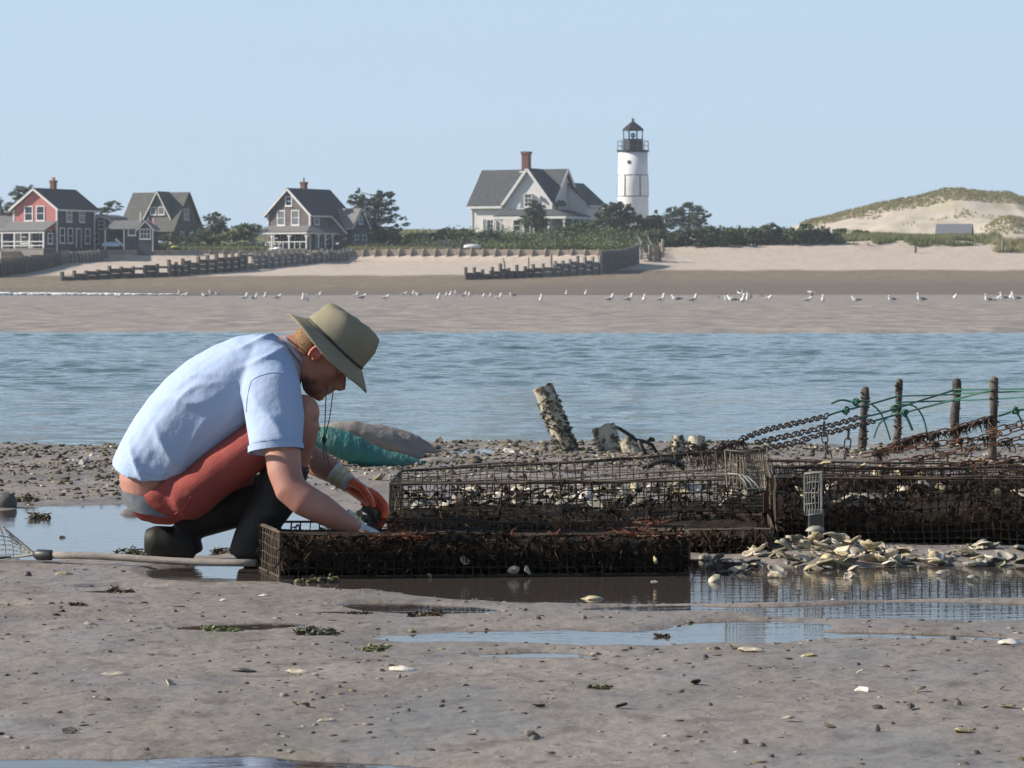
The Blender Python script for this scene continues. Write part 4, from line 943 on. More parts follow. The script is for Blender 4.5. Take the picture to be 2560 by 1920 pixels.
shrub(1420, 368, [(1410, 610, 24, 8), (1440, 606, 26, 10), (1470, 608, 26, 9)], 'olive scrub at the seawall below the porch corner', 'scrub')
shrub(1500, 386, [(1490, 580, 20, 14), (1510, 590, 26, 14), (1480, 600, 26, 12), (1520, 605, 28, 12)], 'green shrub below the round topped tree')
shrub(1550, 378, [(1535, 600, 24, 14), (1560, 595, 28, 16), (1590, 598, 26, 16), (1575, 612, 30, 12)], 'dark shrub behind the beach stairs', 'cedar')
for i, (px, w_, t_) in enumerate(((1640, 40, 575), (1690, 40, 572), (1740, 42, 570), (1790, 42, 568), (1840, 40, 566), (1890, 40, 564), (1940, 40, 562), (1990, 40, 564), (2035, 34, 568), (2075, 24, 575))):
    rd = random.Random(i+50); hgt = 624-t_-i*1.0; cl = []
    for k in range(12): cl.append((px+rd.uniform(-w_*.75, w_*.75), t_+8+rd.uniform(0, 1)*hgt*.75, rd.uniform(16, 24), rd.uniform(9, 14)))
    plant('hedge_shrub', ('tall leafy hedge shrub, number %s from the lighthouse along the dark hedge' % ('first', 'second', 'third', 'fourth', 'fifth', 'sixth', 'seventh', 'eighth', 'ninth', 'tenth')[i]).replace(', number ', ', '), S, (px, 630), 372+rd.uniform(-1.5, 2), cl, ('cedar', 'hedge')[i % 2], 105, .27, 'shrubs of the dark hedge', False, seed=i+90)
for i, (px, py, w_) in enumerate(((2045, 580, 14), (2100, 574, 18), (2150, 578, 20), (2180, 584, 14))):
    plant('shrub', ('dark little bush at the right end of the hedge', 'bush on the slope just right of the hedge end', 'bush half way along the grass band', 'lone small bush above the beach grass')[i], S, (px, 600), 398, [(px-8, py, w_*.7, 6), (px+8, py+3, w_*.7, 6), (px, py+8, w_, 7)], 'hedge', 100, .27, 'bushes on the fore dune', False, seed=i+190)
plant('shrub', 'grey green bush at the toe of the beach grass', S, (2200, 630), 379, [(2192, 618, 14, 10), (2212, 622, 14, 9), (2200, 628, 18, 6)], 'olive', 100, .27, None, False, seed=299)

# low scrub that covers the bank between seawall, houses and lighthouse: a mass nobody could count
def scrub_mass(label, n, px0, px1, y0, y1, hgt, kind, seed, name='undergrowth'):
    rg = np.random.default_rng(seed); k = n//24; px = rg.uniform(px0, px1, k); y = rg.uniform(y0, y1, k); x = (px-1280)*y/F
    hh = hgt*(.35+.9*vnoise(x*.35, y*.3, seed)); cen = np.c_[x, y, beach_z(x, y)+hh*.45]
    q = np.repeat(cen, 24, 0)+rg.normal(0, 1, (k*24, 3))*np.repeat(np.c_[.45+0*hh, .45+0*hh, hh*.38], 24, 0); m = len(q)
    u = rg.normal(0, 1, (m, 3)); u /= np.linalg.norm(u, axis=1)[:, None]; v = np.cross(u, rg.normal(0, 1, (m, 3))); v /= np.linalg.norm(v, axis=1)[:, None]; s = .24*rg.uniform(.6, 1.4, m)[:, None]
    V = np.stack([q-u*s*.5, q+v*s*.3, q+u*s*.5, q-v*s*.3], 1).reshape(-1, 3)
    o = mkobj(name, numpy_mesh(name, V, np.arange(4*m).reshape(-1, 4)), LEAFM[kind]); tag(o, label, 'undergrowth', None, 'stuff')
scrub_mass('olive undergrowth on the bank behind the buttressed seawall', 26000, 1190, 1640, 357, 372, .9, 'scrub', 5)
scrub_mass('green undergrowth rising to the porch of the pale house', 30000, 1010, 1640, 368, 392, 1.25, 'hedge', 6)
scrub_mass('grey green undergrowth left of the garden bench', 11000, 880, 1180, 360, 374, .8, 'olive', 7)
scrub_mass('green undergrowth below the dormer house', 11000, 400, 660, 358, 370, .8, 'hedge', 8)
# ------------------------------------------------------------------ gulls
GW = mat('gull_white', (.78, .77, .75), .8); GG = mat('gull_grey', (.19, .19, .20), .8, (.26, .26, .27), 9); GB = mat('gull_beak', (.55, .38, .08), .5); GK = mat('gull_black', (.03, .03, .03), .7); GP = mat('gull_leg', (.42, .26, .22), .7)
def gull_meshes(neck):
    """standing gull facing +x, feet at z 0; neck 0 hunched, 1 upright"""
    hz = .34+.08*neck; hx = .13-.03*neck
    b = MB().tube([(-.25, 0, .185), (-.17, 0, .195), (-.08, 0, .205), (.02, 0, .215), (.09, 0, .235), (hx+.005, 0, (.26+hz)/2), (hx+.01, 0, hz-.02), (hx+.04, 0, hz), (hx+.075, 0, hz-.005)],
        [(.02, .010), (.05, .03), (.085, .065), (.10, .085), (.085, .075), (.048, .05), (.045, .045), (.046, .042), (.02, .018)], 10, side=(0, 1, 0)).mesh('gull_body', True)
    w_ = []
    for s in (-1, 1):
        w_.append(MB().loft([[Vector((x, s*(y+dy), z+dz_)) for (dy, dz_) in ((.0, -h_), (.018, 0), (0, h_), (-.03, h_*.6), (-.03, -h_*.6))] for x, y, z, h_ in ((.06, .078, .24, .03), (0, .092, .225, .055), (-.1, .082, .215, .052), (-.2, .045, .205, .03), (-.30, .018, .20, .008))]).mesh('gull_wing', True))
    tp = MB().tube([(-.24, 0, .2), (-.33, 0, .195)], [(.035, .01), (.02, .004)], 6, side=(0, 1, 0)).mesh('gull_tail')
    bk = MB().tube([(hx+.085, 0, hz-.006), (hx+.12, 0, hz-.012), (hx+.135, 0, hz-.022)], [.010, .009, .003], 6).mesh('gull_beak')
    lg = [MB().tube([(0, s*.03, .15), (-.005, s*.032, .07), (.0, s*.034, .0)], [.010, .007, .007], 5).add([(-.01, s*.034-.01, .002), (.05, s*.034-.03, .002), (.05, s*.034+.03, .002), (-.01, s*.034+.01, .002), (-.01, s*.034, .01)], [(0,1,2,3), (0,4,1), (1,4,2), (2,4,3), (3,4,0)]).mesh('gull_leg') for s in (-1, 1)]
    for me, m in ((b, GW), (w_[0], GG), (w_[1], GG), (tp, GK), (bk, GB), (lg[0], GP), (lg[1], GP)): me.materials.append(m)
    return b, w_, tp, bk, lg
GM = [gull_meshes(0), gull_meshes(1)]; 
GYOUNG = mat('gull_brown', (.20, .17, .14), .85, (.30, .27, .23), 12)
def gull(px, py, rz, neck, scale=1.0, label='', pitch=0, group='gulls standing on the far sandbar', white=False):
    z = .085; Y = (HC-z)*F/(py-YH); Y = min(Y, 232)
    x = (px-1280)*Y/F
    o = empty('gull', (x, Y, .02+.0)); o.rotation_euler = (0, pitch, rz); s = scale*.98; o.scale = (s, s, s); tag(o, label, 'gull', group)
    b, w_, tp, bk, lg = GM[neck]
    mkobj('body', b, None, o)
    if not white:
        for m in w_: mkobj('wing', m, None, o)
    mkobj('tail', tp, None, o); mkobj('beak', bk, None, o)
    for m in lg: mkobj('leg', m, None, o)
    return o
def sb_z(x, y):
    return .05
GL = [(118, 742, 1, 0), (296, 746, 0, 0), (450, 738, 1, 1), (462, 744, 0, 0), (512, 744, 2, 0), (527, 738, 1, 1), (543, 740, 1, 0), (612, 751, 0, 1), (637, 751, 0, 1), (663, 746, 3, 1), (694, 751, 0, 0), (759, 754, 3, 1), (769, 754, 3, 1), (797, 744, 0, 1), (890, 744, 0, 1), (906, 751, 0, 0),
      (964, 751, 0, 0), (1010, 741, 0, 0), (1030, 741, 0, 1), (1046, 742, 2, 0), (1097, 752, 3, 1), (1117, 742, 3, 0), (1126, 741, 3, 1), (1140, 741, 3, 1), (1160, 744, 0, 1), (1175, 744, 3, 0), (1210, 745, 3, 0), (1228, 745, 3, 0), (1248, 750, 0, 1), (1281, 744, 1, 0), (1353, 756, 3, 1), (1416, 738, 3, 1),
      (1464, 738, 3, 1), (1525, 756, 0, 1), (1573, 756, 0, 1), (1610, 756, 3, 1), (1653, 757, 0, 1), (1690, 755, 2, 0), (1733, 758, 0, 1), (1820, 757, 1, 0), (1830, 758, 2, 0), (1857, 758, 3, 1), (1870, 756, 3, 1), (1920, 755, 0, 0), (2020, 757, 0, 0), (2058, 757, 3, 1), (2140, 757, 2, 0), (2229, 756, 1, 0), (2302, 757, 1, 1), (2388, 750, 3, 0), (2470, 757, 1, 1), (2490, 756, 0, 0), (2508, 752, 1, 1), (2528, 750, 3, 1), (2540, 754, 1, 0)]
GTXT = {0: 'grey backed gull facing right on the sandbar', 1: 'pale gull facing half left on the sandbar', 2: 'hunched gull facing left on the sandbar', 3: 'white breasted gull on the sandbar'}
def ordn(i):
    k = i+1; return 'leftmost one, first' if k == 1 else '%d%s' % (k, 'th' if 10 < k % 100 < 14 else {1: 'st', 2: 'nd', 3: 'rd'}.get(k % 10, 'th'))
for i, (px, py, d, nk) in enumerate(sorted(GL)):
    rd = random.Random(i); rz = {0: R(rd.uniform(-40, 25)), 1: R(rd.uniform(200, 240)), 2: R(rd.uniform(165, 195)), 3: R(rd.uniform(250, 290))}[d]
    g = gull(px, py, rz, nk, rd.uniform(.92, 1.1), GTXT[d]+', '+ordn(i)+' from the left', group='gulls on the far sandbar', white=(d == 3))
def flying(px, py, Y, rz, up, label, roll=0, sc=1):
    o = empty('gull', P(px, py, Y)); o.rotation_euler = (roll, R(-6), rz); o.scale = (1.15*sc,)*3; tag(o, label, 'gull', 'gulls in flight')
    MB().tube([(-.24, 0, .01), (-.12, 0, .0), (0, 0, 0), (.1, 0, .01), (.16, 0, .02), (.21, 0, .025), (.24, 0, .02)], [(.04, .01), (.05, .04), (.07, .06), (.06, .055), (.042, .04), (.035, .035), (.012, .012)], 10, side=(0, 1, 0)).build('body', GW, o, True)
    MB().tube([(.235, 0, .02), (.285, 0, .01)], [.010, .004], 6).build('beak', GB, o)
    for s in (-1, 1):
        sec = [(0, .04, .02, .16), (.04, .25, .02+.20*up, .15), (.02, .45, .02+.24*up, .11), (-.12, .68, .02+.16*up, .03)]
        MB().loft([[Vector((x+c/2, s*y, z)), Vector((x, s*y, z+.014)), Vector((x-c/2, s*y, z)), Vector((x, s*y, z-.008))] for x, y, z, c in sec]).build('wing', GG, o, True)
    MB().add([(-.2, -.03, .01), (-.2, .03, .01), (-.36, .07, .005), (-.36, -.07, .005), (-.2, 0, .022), (-.36, 0, .015)], [(0,1,2,3), (0,4,1), (1,4,5,2), (2,5,3), (0,3,5,4)]).build('tail', GW, o)
    return o
flying(845, 609, 300, R(80), 1.1, 'gull in flight with raised wings before the porch house', 0, 1.5)
flying(1853, 733, 195, R(150), .7, 'gull flying low over the sandbar with wings lifted', R(0), 1.0)
flying(2030, 731, 200, R(175), -.9, 'gull flying low to the left, wing drooping, near the right side', R(20), 1.05)
flying(1810, 758, 178, R(60), 2.2, 'gull on the sandbar with both wings stretched up', R(-15), .85)
flying(1880, 757, 178, R(120), 2.4, 'gull landing among others with wings raised high', R(15), .9)
# ------------------------------------------------------------------ oyster gear on the flat
WIRE = mat('fouled_wire', (.055, .042, .031), .8, (.125, .095, .065), 9, 5, .6, 60, space='World', bdist=.003)
WIRED = mat('dark_fouled_wire', (.040, .029, .020), .85, (.100, .066, .040), 8, 5, .6, 60, space='World', bdist=.003)
WIREP = mat('pale_coated_wire', (.33, .28, .21), .8, (.17, .14, .10), 14, 4, space='World')
WIREG = mat('galvanised_wire', (.30, .30, .27), .7, (.16, .16, .14), 14, 4, space='World')
SLUDGE = mat('cage_sludge', (.014, .011, .009), .95, (.034, .024, .015), 9, 6, 1, 30, space='World', bdist=.02, spec=.1)
WEEDD = mat('dark_weed', (.022, .014, .009), .8, (.045, .026, .014), 12, 4, space='World', isl=.4, spec=.2)
WEED = mat('brown_weed', (.07, .042, .018), .55, (.035, .028, .012), 12, 4, space='World', isl=.4, trans=.15)
GWEED = mat('green_weed', (.12, .125, .03), .55, (.06, .06, .02), 10, 4, .6, 40, space='World', bdist=.006)
RUST = mat('rusted_iron', (.16, .060, .022), .85, (.055, .028, .018), 12, 5, .6, 60, space='World', bdist=.003)
CHAINM = mat('black_chain', (.028, .024, .022), .7, (.07, .045, .03), 12, 5, space='World')
ROPEG = mat('green_rope', (.018, .135, .085), .8, (.03, .085, .06), 30, 4, space='World')
SHELLM = [mat('oyster_shell_'+n, a, .6, b, 22, 6, .5, 70, bdist=.004, mixlo=.4, mixhi=.62) for n, a, b in (
    ('cream', (.60, .52, .39), (.36, .30, .21)), ('chalk', (.72, .67, .58), (.52, .46, .38)), ('grey', (.36, .33, .27), (.20, .18, .15)), ('olive', (.22, .19, .12), (.12, .10, .065)), ('dark', (.095, .085, .065), (.05, .045, .035)), ('yellow', (.54, .44, .26), (.30, .25, .14)))]
ENCR = mat('barnacle_crust', (.11, .095, .06), .9, (.045, .040, .028), 22, 5, 1, 50, space='World', bdist=.01)
def grid_panel(mb, o, u, v, nu, nv, r=.0014, jit=.0015, sag=None, rd=random, skip=.0):
    """wire grid spanning o + s*u + t*v; nu x nv cells"""
    o, u, v = Vector(o), Vector(u), Vector(v); n = u.cross(v).normalized()
    def pt(s, t):
        q = o+u*s+v*t
        if sag: q = q+n*sag(s, t)
        return q
    for i in range(nu+1):
        s = i/nu+rd.uniform(-1, 1)*jit; m = max(2, nv)
        if rd.random() < skip: continue
        mb.tube([pt(s+rd.uniform(-1, 1)*jit*.5, j/m)+n*rd.uniform(-.002, .002) for j in range(m+1)], r*rd.uniform(.8, 1.35), 4, False)
    for j in range(nv+1):
        t = j/nv; m = max(2, nu//3)
        if rd.random() < skip: continue
        mb.tube([pt(i/m, t+rd.uniform(-1, 1)*jit*2)+n*rd.uniform(-.002, .002) for i in range(m+1)], r*rd.uniform(.8, 1.35), 4, False)
def shell_mesh(seed, L=.09):
    """cupped oyster valve: wavy oval bowl with thickness, hinge at -x"""
    rd = random.Random(seed); nu, nv = 11, 4; top = []; bot = []
    ph = rd.uniform(0, 6); asp = rd.uniform(.55, .8); cup = rd.uniform(.16, .34); bend = rd.uniform(-.15, .25)
    for k in range(nv+1):
        r = k/nv
        for j in range(nu):
            a = 2*math.pi*j/nu; e = 1+.10*math.sin(3*a+ph)+.06*math.sin(5*a+ph*2)
            x = r*math.cos(a)*e*(.5); y = r*math.sin(a)*e*.5*asp*(1-.35*(math.cos(a) < -.3)*r)
            z = -cup*(1-r*r)*.5+.03*math.sin(4*a+ph)*r+bend*x*x
            top.append(Vector((x, y, z))*L); bot.append(Vector((x*1.02, y*1.02, z-.05-.03*(1-r)+.012*math.sin(9*r+ph)))*L)
    vs_ = top+bot; N = len(top); fs = []
    for k in range(nv):
        for j in range(nu):
            a, b = k*nu+j, k*nu+(j+1) % nu
            if k == 0: fs += [(a, a+nu, b+nu), (N+a, N+b+nu, N+a+nu)] if j >= 0 else []
            else: fs += [(a, a+nu, b+nu, b), (N+b, N+b+nu, N+a+nu, N+a)]
    for j in range(nu): a, b = nv*nu+j, nv*nu+(j+1) % nu; fs.append((a, N+a, N+b, b))
    # close the tiny centre ring
    fs.append(tuple(range(nu))); fs.append(tuple(reversed(range(N, N+nu))))
    me = bpy.data.meshes.new('oyster_shell'); me.from_pydata([tuple(q) for q in vs_], [], fs); me.update()
    me.polygons.foreach_set('use_smooth', [True]*len(me.polygons)); return me
SHM = {}
for mi in range(len(SHELLM)):
    SHM[mi] = []
    for k in range(4):
        me = shell_mesh(mi*10+k); me.materials.append(SHELLM[mi]); SHM[mi].append(me)
def shell(x, y, z, mi, size=1.0, rot=None, label=None, group=None, name='oyster_shell', rd=random, cat='shell'):
    o = bpy.data.objects.new(name, SHM[mi][rd.randrange(4)]); C.objects.link(o); o.location = (x, y, z)
    o.rotation_euler = rot if rot is not None else (rd.uniform(-.5, .5)+(math.pi if rd.random() < .5 else 0), rd.uniform(-.5, .5), rd.uniform(0, 6.28)); o.scale = (size, size, size)
    if label: tag(o, label, cat, group)
    return o
def lumps(name, label, pts, sizes, m, seed=0, flat=.7, cat='debris'):
    """many small uneven lumps in one mesh"""
    rg = np.random.default_rng(seed); pts = np.asarray(pts, float); k = len(pts)
    t = (1+5**.5)/2; ico = np.array([(-1,t,0),(1,t,0),(-1,-t,0),(1,-t,0),(0,-1,t),(0,1,t),(0,-1,-t),(0,1,-t),(t,0,-1),(t,0,1),(-t,0,-1),(-t,0,1)])/1.9
    fc = np.array([(0,11,5),(0,5,1),(0,1,7),(0,7,10),(0,10,11),(1,5,9),(5,11,4),(11,10,2),(10,7,6),(7,1,8),(3,9,4),(3,4,2),(3,2,6),(3,6,8),(3,8,9),(4,9,5),(2,4,11),(6,2,10),(8,6,7),(9,8,1)])
    s = np.asarray(sizes)[:, None, None]*rg.uniform(.55, 1.3, (k, 12, 1))*np.stack([rg.uniform(.7, 1.5, k), rg.uniform(.6, 1.1, k), rg.uniform(.35, 1.0, k)*flat], -1)[:, None, :]
    V = ico[None]*s*rg.uniform(.6, 1.35, (k, 12, 1)); a = rg.uniform(0, 6.28, k); ca, sa = np.cos(a)[:, None], np.sin(a)[:, None]
    V = np.stack([V[..., 0]*ca-V[..., 1]*sa, V[..., 0]*sa+V[..., 1]*ca, V[..., 2]], -1)+pts[:, None, :]
    Fq = (fc[None]+(np.arange(k)*12)[:, None, None]).reshape(-1, 3)
    o = mkobj(name, numpy_mesh(name, V.reshape(-1, 3), Fq, False), m); o['kind'] = 'stuff'
    if label: tag(o, label, cat, None, 'stuff')
    return o
def strands(name, pts, L, m, seed=0, n=5, wd=.003, hang=True, parent=None, label=None):
    rg = np.random.default_rng(seed); pts = np.repeat(np.asarray(pts, float), n, 0); k = len(pts)
    d = rg.normal(0, 1, (k, 3)); d[:, 2] = -abs(d[:, 2])-1.2 if hang else d[:, 2]*.25
    d /= np.linalg.norm(d, axis=1)[:, None]; d *= (L*rg.uniform(.3, 1.2, k))[:, None]
    sd_ = np.cross(d, rg.normal(0, 1, (k, 3))); sd_ /= np.linalg.norm(sd_, axis=1)[:, None]; sd_ *= wd
    mid = pts+d*.5+rg.normal(0, L*.12, (k, 3)); e = pts+d
    V = np.stack([pts-sd_, pts+sd_, mid+sd_, mid-sd_, e], 1).reshape(-1, 3); i = np.arange(k)*5
    tri = np.concatenate([np.c_[i, i+1, i+2], np.c_[i, i+2, i+3], np.c_[i+3, i+2, i+4]])
    o = mkobj(name, numpy_mesh(name, V, tri), m, parent); o['kind'] = 'stuff'
    if label: tag(o, label, 'seaweed', None, 'stuff')
    return o
def cage(name, label, A, B, Cc, D, h, cell=.026, wire=WIRE, seed=1, hts=None, layers=(0, 1), fill=.35, weed=0, ends=True, lid=True, r=.0016, cols=None, mid=True, shells=0, shm=(0, 1, 2, 3), sag=0):
    """wire cage on footprint A (front left) B (front right) C (back right) D (back left)"""
    rd = random.Random(seed); root = empty(name, (A+B+Cc+D)/4); o = Vector(root.location); tag(root, label, 'oyster cage')
    A, B, Cc, D = A-o, B-o, Cc-o, D-o; hA, hB, hC, hD = hts or (h, h, h, h); z = Vector((0, 0, 1))
    Lf = (B-A).length; Ls = (D-A).length; nu, ns, nv = round(Lf/cell), round(Ls/cell), max(3, round(h/cell))
    def quad_panel(nm, a, b, ha, hb, n):
        mb = MB(); 
        # skewed panel: interpolate heights along the run
        for i in range(n+1):
            t = i/n; q = a.lerp(b, t); hh = ha+(hb-ha)*t; m = nv
            mb.tube([q+z*(hh*j/m)+Vector((rd.uniform(-.0018, .0018), rd.uniform(-.002, .002), 0)) for j in range(m+1)], r*rd.uniform(.8, 1.6), 4, False)
        for j in range(nv+1):
            m = max(3, n//3); t2 = j/nv
            mb.tube([a.lerp(b, i/m)+z*((ha+(hb-ha)*i/m)*t2)+Vector((0, rd.uniform(-.003, .003), rd.uniform(-.003, .003))) for i in range(m+1)], r*(1.7 if j in (0, nv) else 1.1), 4, False)
        return mb.build(nm, wire, root)
    quad_panel('front_mesh', A, B, hA, hB, nu)
    quad_panel('back_mesh', D, Cc, hD, hC, nu)
    if ends: quad_panel('end_mesh', D, A, hD, hA, ns); quad_panel('end_mesh', B, Cc, hB, hC, ns)
    def flat(nm, f):
        mb = MB()
        for i in range(0, nu+1, 2):
            t = i/nu; mb.tube([A.lerp(B, t).lerp(D.lerp(Cc, t), s/6)+z*((hA+(hB-hA)*t)*(1-s/6)+(hD+(hC-hD)*t)*s/6)*f-z*sag*math.sin(math.pi*t)*math.sin(math.pi*s/6) for s in range(7)], r*rd.uniform(.6, 1.0), 4, False)
        nl = max(3, ns//4)
        for j in range(nl+1):
            s = j/nl; m = max(4, nu//3)
            mb.tube([A.lerp(B, i/m).lerp(D.lerp(Cc, i/m), s)+z*((hA+(hB-hA)*i/m)*(1-s)+(hD+(hC-hD)*i/m)*s)*f-z*sag*math.sin(math.pi*i/m)*math.sin(math.pi*s) for i in range(m+1)], r*rd.uniform(.6, 1.0), 4, False)
        return mb.build(nm, wire, root)
    if lid: flat('top_mesh', 1.0)
    if mid: flat('shelf_mesh', .5)
    # heavier frame wire round the edges
    mb = MB()
    for (a, ha), (b, hb) in (((A, hA), (B, hB)), ((B, hB), (Cc, hC)), ((Cc, hC), (D, hD)), ((D, hD), (A, hA))):
        mb.tube([a+z*ha, a.lerp(b, .5)+z*((ha+hb)/2-.004), b+z*hb], r*2.6, 5); mb.tube([a, b], r*2.6, 5)
    for a, ha in ((A, hA), (B, hB), (Cc, hC), (D, hD)): mb.tube([a, a+z*ha], r*2.6, 5)
    mb.build('frame_wire', wire, root)
    if fill:
        # caked mud, weed and spat inside
        mb = MB(); nx, ny = 34, 8; rg = np.random.default_rng(seed)
        for (s0, s1) in ((.03, .97),):
            rings = []
            for i in range(nx):
                t = .008+.984*i/(nx-1); c0 = A.lerp(B, t); c1 = D.lerp(Cc, t); hh = ((hA+(hB-hA)*t))*fill; rg_ = []
                for j in range(12):
                    a = 2*math.pi*j/12; sx = .5+.475*math.copysign(abs(math.cos(a))**.45, math.cos(a))*(1+rg.normal(0, .015)); zz = hh*(.5+.5*math.copysign(abs(math.sin(a))**.35, math.sin(a)))*(1+rg.normal(0, .05))+.004
                    rg_.append(c0.lerp(c1, max(.025, min(.975, sx)))+z*zz)
                rings.append(rg_)
            mb.loft(rings)
        mb.build('caked_mud', SLUDGE, root, True)
    if weed:
        pts = []
        for k in range(weed):
            t = rd.random(); s = rd.choice([-.01, -.01, .5, rd.random()]); q = A.lerp(B, t).lerp(D.lerp(Cc, t), s)+z*(hA+(hB-hA)*t)*rd.uniform(.35, 1.02); pts.append(q)
        strands('weed', pts, .05, WEEDD, seed, 6, .0020, True, root)
        lp = [A.lerp(B, rd.random())+z*rd.uniform(.0, hA)+Vector((0, rd.uniform(-.012, .006), 0)) for _ in range(weed*2)]
        lumps('fouling', None, lp, [rd.uniform(.003, .012) for _ in lp], SLUDGE, seed).parent = root
    # years of use have bent every wire
    for ch in root.children:
        for v in ch.data.vertices:
            g_ = v.co+o; k_ = max(0, min(1, v.co.z/.06)); v.co += (mnoise.noise_vector(g_*3.1)*.016+mnoise.noise_vector(g_*9)*.005)*k_
    # shells lying inside belong to themselves
    for k in range(shells):
        t, s = rd.uniform(.04, .96), rd.uniform(.05, .9); q = A.lerp(B, t).lerp(D.lerp(Cc, t), s)+o
        shell(q.x, q.y, q.z+(hA*(.5 if mid else .1))+rd.uniform(.012, .05), rd.choice(shm), rd.uniform(.6, 1.0), None, 'live oyster lying inside '+label.split(' with')[0].split(',')[0], 'oysters inside '+label.split(',')[0][:40], rd=rd)
    return root
def gp(px, py, z=.004): return G(px, py, z)
# the cages
A, B = gp(700, 1443), gp(1722, 1434); D, Cc = gp(612, 1402), gp(1716, 1398)
tray_ = cage('oyster_tray', 'long low oyster tray in the foreground, caked with dark weed', A, B, Cc, D, .135, .026, WIRED, 3, (.128, .116, .112, .126), fill=.80, weed=420, lid=False, mid=False, r=.0016)
rt_ = random.Random(4); tp_ = []
for k in range(150):
    t = rt_.choice([rt_.uniform(0, 1), rt_.uniform(.72, .95), rt_.uniform(.2, .35)]); q = A.lerp(B, t).lerp(D.lerp(Cc, t), rt_.choice([0, 0, rt_.random(), 1]))-Vector(tray_.location); q.z += .118; tp_.append(q)
strands('red_weed', tp_, .045, mat('red_weed', (.20, .055, .025), .7, (.10, .05, .02), 14, 4, space='World', isl=.4, trans=.15), 8, 5, .002, False, tray_)
A, B = gp(972, 1346), gp(1932, 1350); D, Cc = gp(1000, 1305), gp(1915, 1290)
cage('oyster_cage', 'long open wire cage behind the tray, half full of oysters', A, B, Cc, D, .175, .0255, WIRE, 5, (.180, .215, .25, .19), fill=.34, weed=200, shells=46, shm=(0, 0, 1, 2, 5, 3), sag=.03, r=.0017)
A, B = gp(1945, 1362), gp(2720, 1368); D, Cc = gp(1930, 1310), gp(2700, 1312)
cage('oyster_cage', 'dark two tier wire cage on the right side of the flat', A, B, Cc, D, .23, .0255, WIRED, 7, (.225, .235, .21, .21), fill=.55, weed=300, shells=34, shm=(0, 2, 3, 4, 5), r=.0017, lid=False)
A, B = gp(1860, 1248), gp(2760, 1250); D, Cc = gp(1850, 1222), gp(2700, 1222)
cage('oyster_cage', 'rearmost wire cage under the rusty chains', A, B, Cc, D, .14, .0255, WIRED, 9, (.13, .115, .11, .12), fill=.4, weed=90, shells=12, shm=(2, 3, 4, 5), r=.0015, lid=False)
A, B = gp(1460, 1372), gp(1925, 1392); D, Cc = gp(1500, 1340), gp(1925, 1352)
cage('oyster_tray', 'shallow black tray lying between the front tray and the shell heap', A, B, Cc, D, .07, .0255, WIRED, 11, (.055, .09, .09, .06), fill=.75, weed=220, mid=False, lid=False, r=.0015)
# pale mesh flaps
def flap(name, label, px0, px1, py0, py1, Y, m, curl, nu, nv, rz=0, lean=.0):
    o = empty(name, P((px0+px1)/2, py1, Y), rz); tag(o, label, 'wire mesh'); s = Y/F; W_, H_ = (px1-px0)*s, (py1-py0)*s
    mb = MB(); rd = random.Random(px0)
    def pt(u, v):
        a = curl*(u-.5); return Vector(((u-.5)*W_*(1-.2*abs(curl)*.5), -abs(curl)*.12*W_*math.cos(math.pi*(u-.5))*2+lean*v*H_, v*H_+.10*H_*curl*(u-.5)))
    for i in range(nu+1): mb.tube([pt(i/nu, j/6) for j in range(7)], .0016, 4, False)
    for j in range(nv+1): mb.tube([pt(i/8, j/nv) for i in range(9)], .0016, 4, False)
    for i_, v_ in enumerate(mb.v):
        q_ = Vector(v_); mb.v[i_] = tuple(q_+mnoise.noise_vector(q_*14+Vector((px0, 0, 0)))*.010)
    mb.build('wire_grid', m, o); mb2 = MB().tube([pt(i/8, 1) for i in range(9)], .0028, 5).tube([pt(0, j/4) for j in range(5)], .0028, 5).tube([pt(1, j/4) for j in range(5)], .0028, 5); mb2.build('rim_wire', m, o)
    return o
flap('mesh_sheet', 'pale curled wire mesh lid standing on the long cage', 1808, 1924, 1130, 1222, 10.62, WIREP, -1.0, 15, 4, .35, .15)
flap('mesh_sheet', 'small pale wire mesh flap hanging between the two cages', 2008, 2056, 1183, 1284, 10.45, WIREG, .5, 6, 4, -.5)
br = empty('bent_wire', P(1860, 1222, 10.5)); tag(br, 'bent grey wires curling over the edge of the long cage', 'wire')
for k in range(3):
    pts = [P(1820+k*12, 1184+k*2, 10.5)-Vector(br.location), P(1846+k*12, 1186+k*3, 10.48)-Vector(br.location), P(1862+k*13, 1204+k*2, 10.46)-Vector(br.location), P(1868+k*15, 1222, 10.45)-Vector(br.location), P(1900+k*4, 1222, 10.45)-Vector(br.location)]
    MB().tube(pts, .003, 5).build('strand', WIREG, br, True)
# hinge post and rusty angle pieces between the cages
hb = empty('rusty_frame_leg', gp(1915, 1352)); tag(hb, 'rusty upright frame leg at the corner of the two cages', 'frame')
MB().box((0, 0, .11), (.018, .012, .22)).build('upright', RUST, hb); MB().box((.05, 0, .09), (.13, .012, .012)).build('cross_bar', RUST, hb); MB().bar((.02, -.02, .02), (.06, -.02, .09), .012).build('brace', RUST, hb)
fp = empty('plank_stub', gp(2040, 1368)); tag(fp, 'short grey plank end wedged under the right cage', 'plank'); MB().box((0, 0, .06), (.05, .03, .13)).build('board', TIMG, fp); MB().box((0, -.017, .06), (.042, .004, .1)).build('worn_face', TIMD, fp)

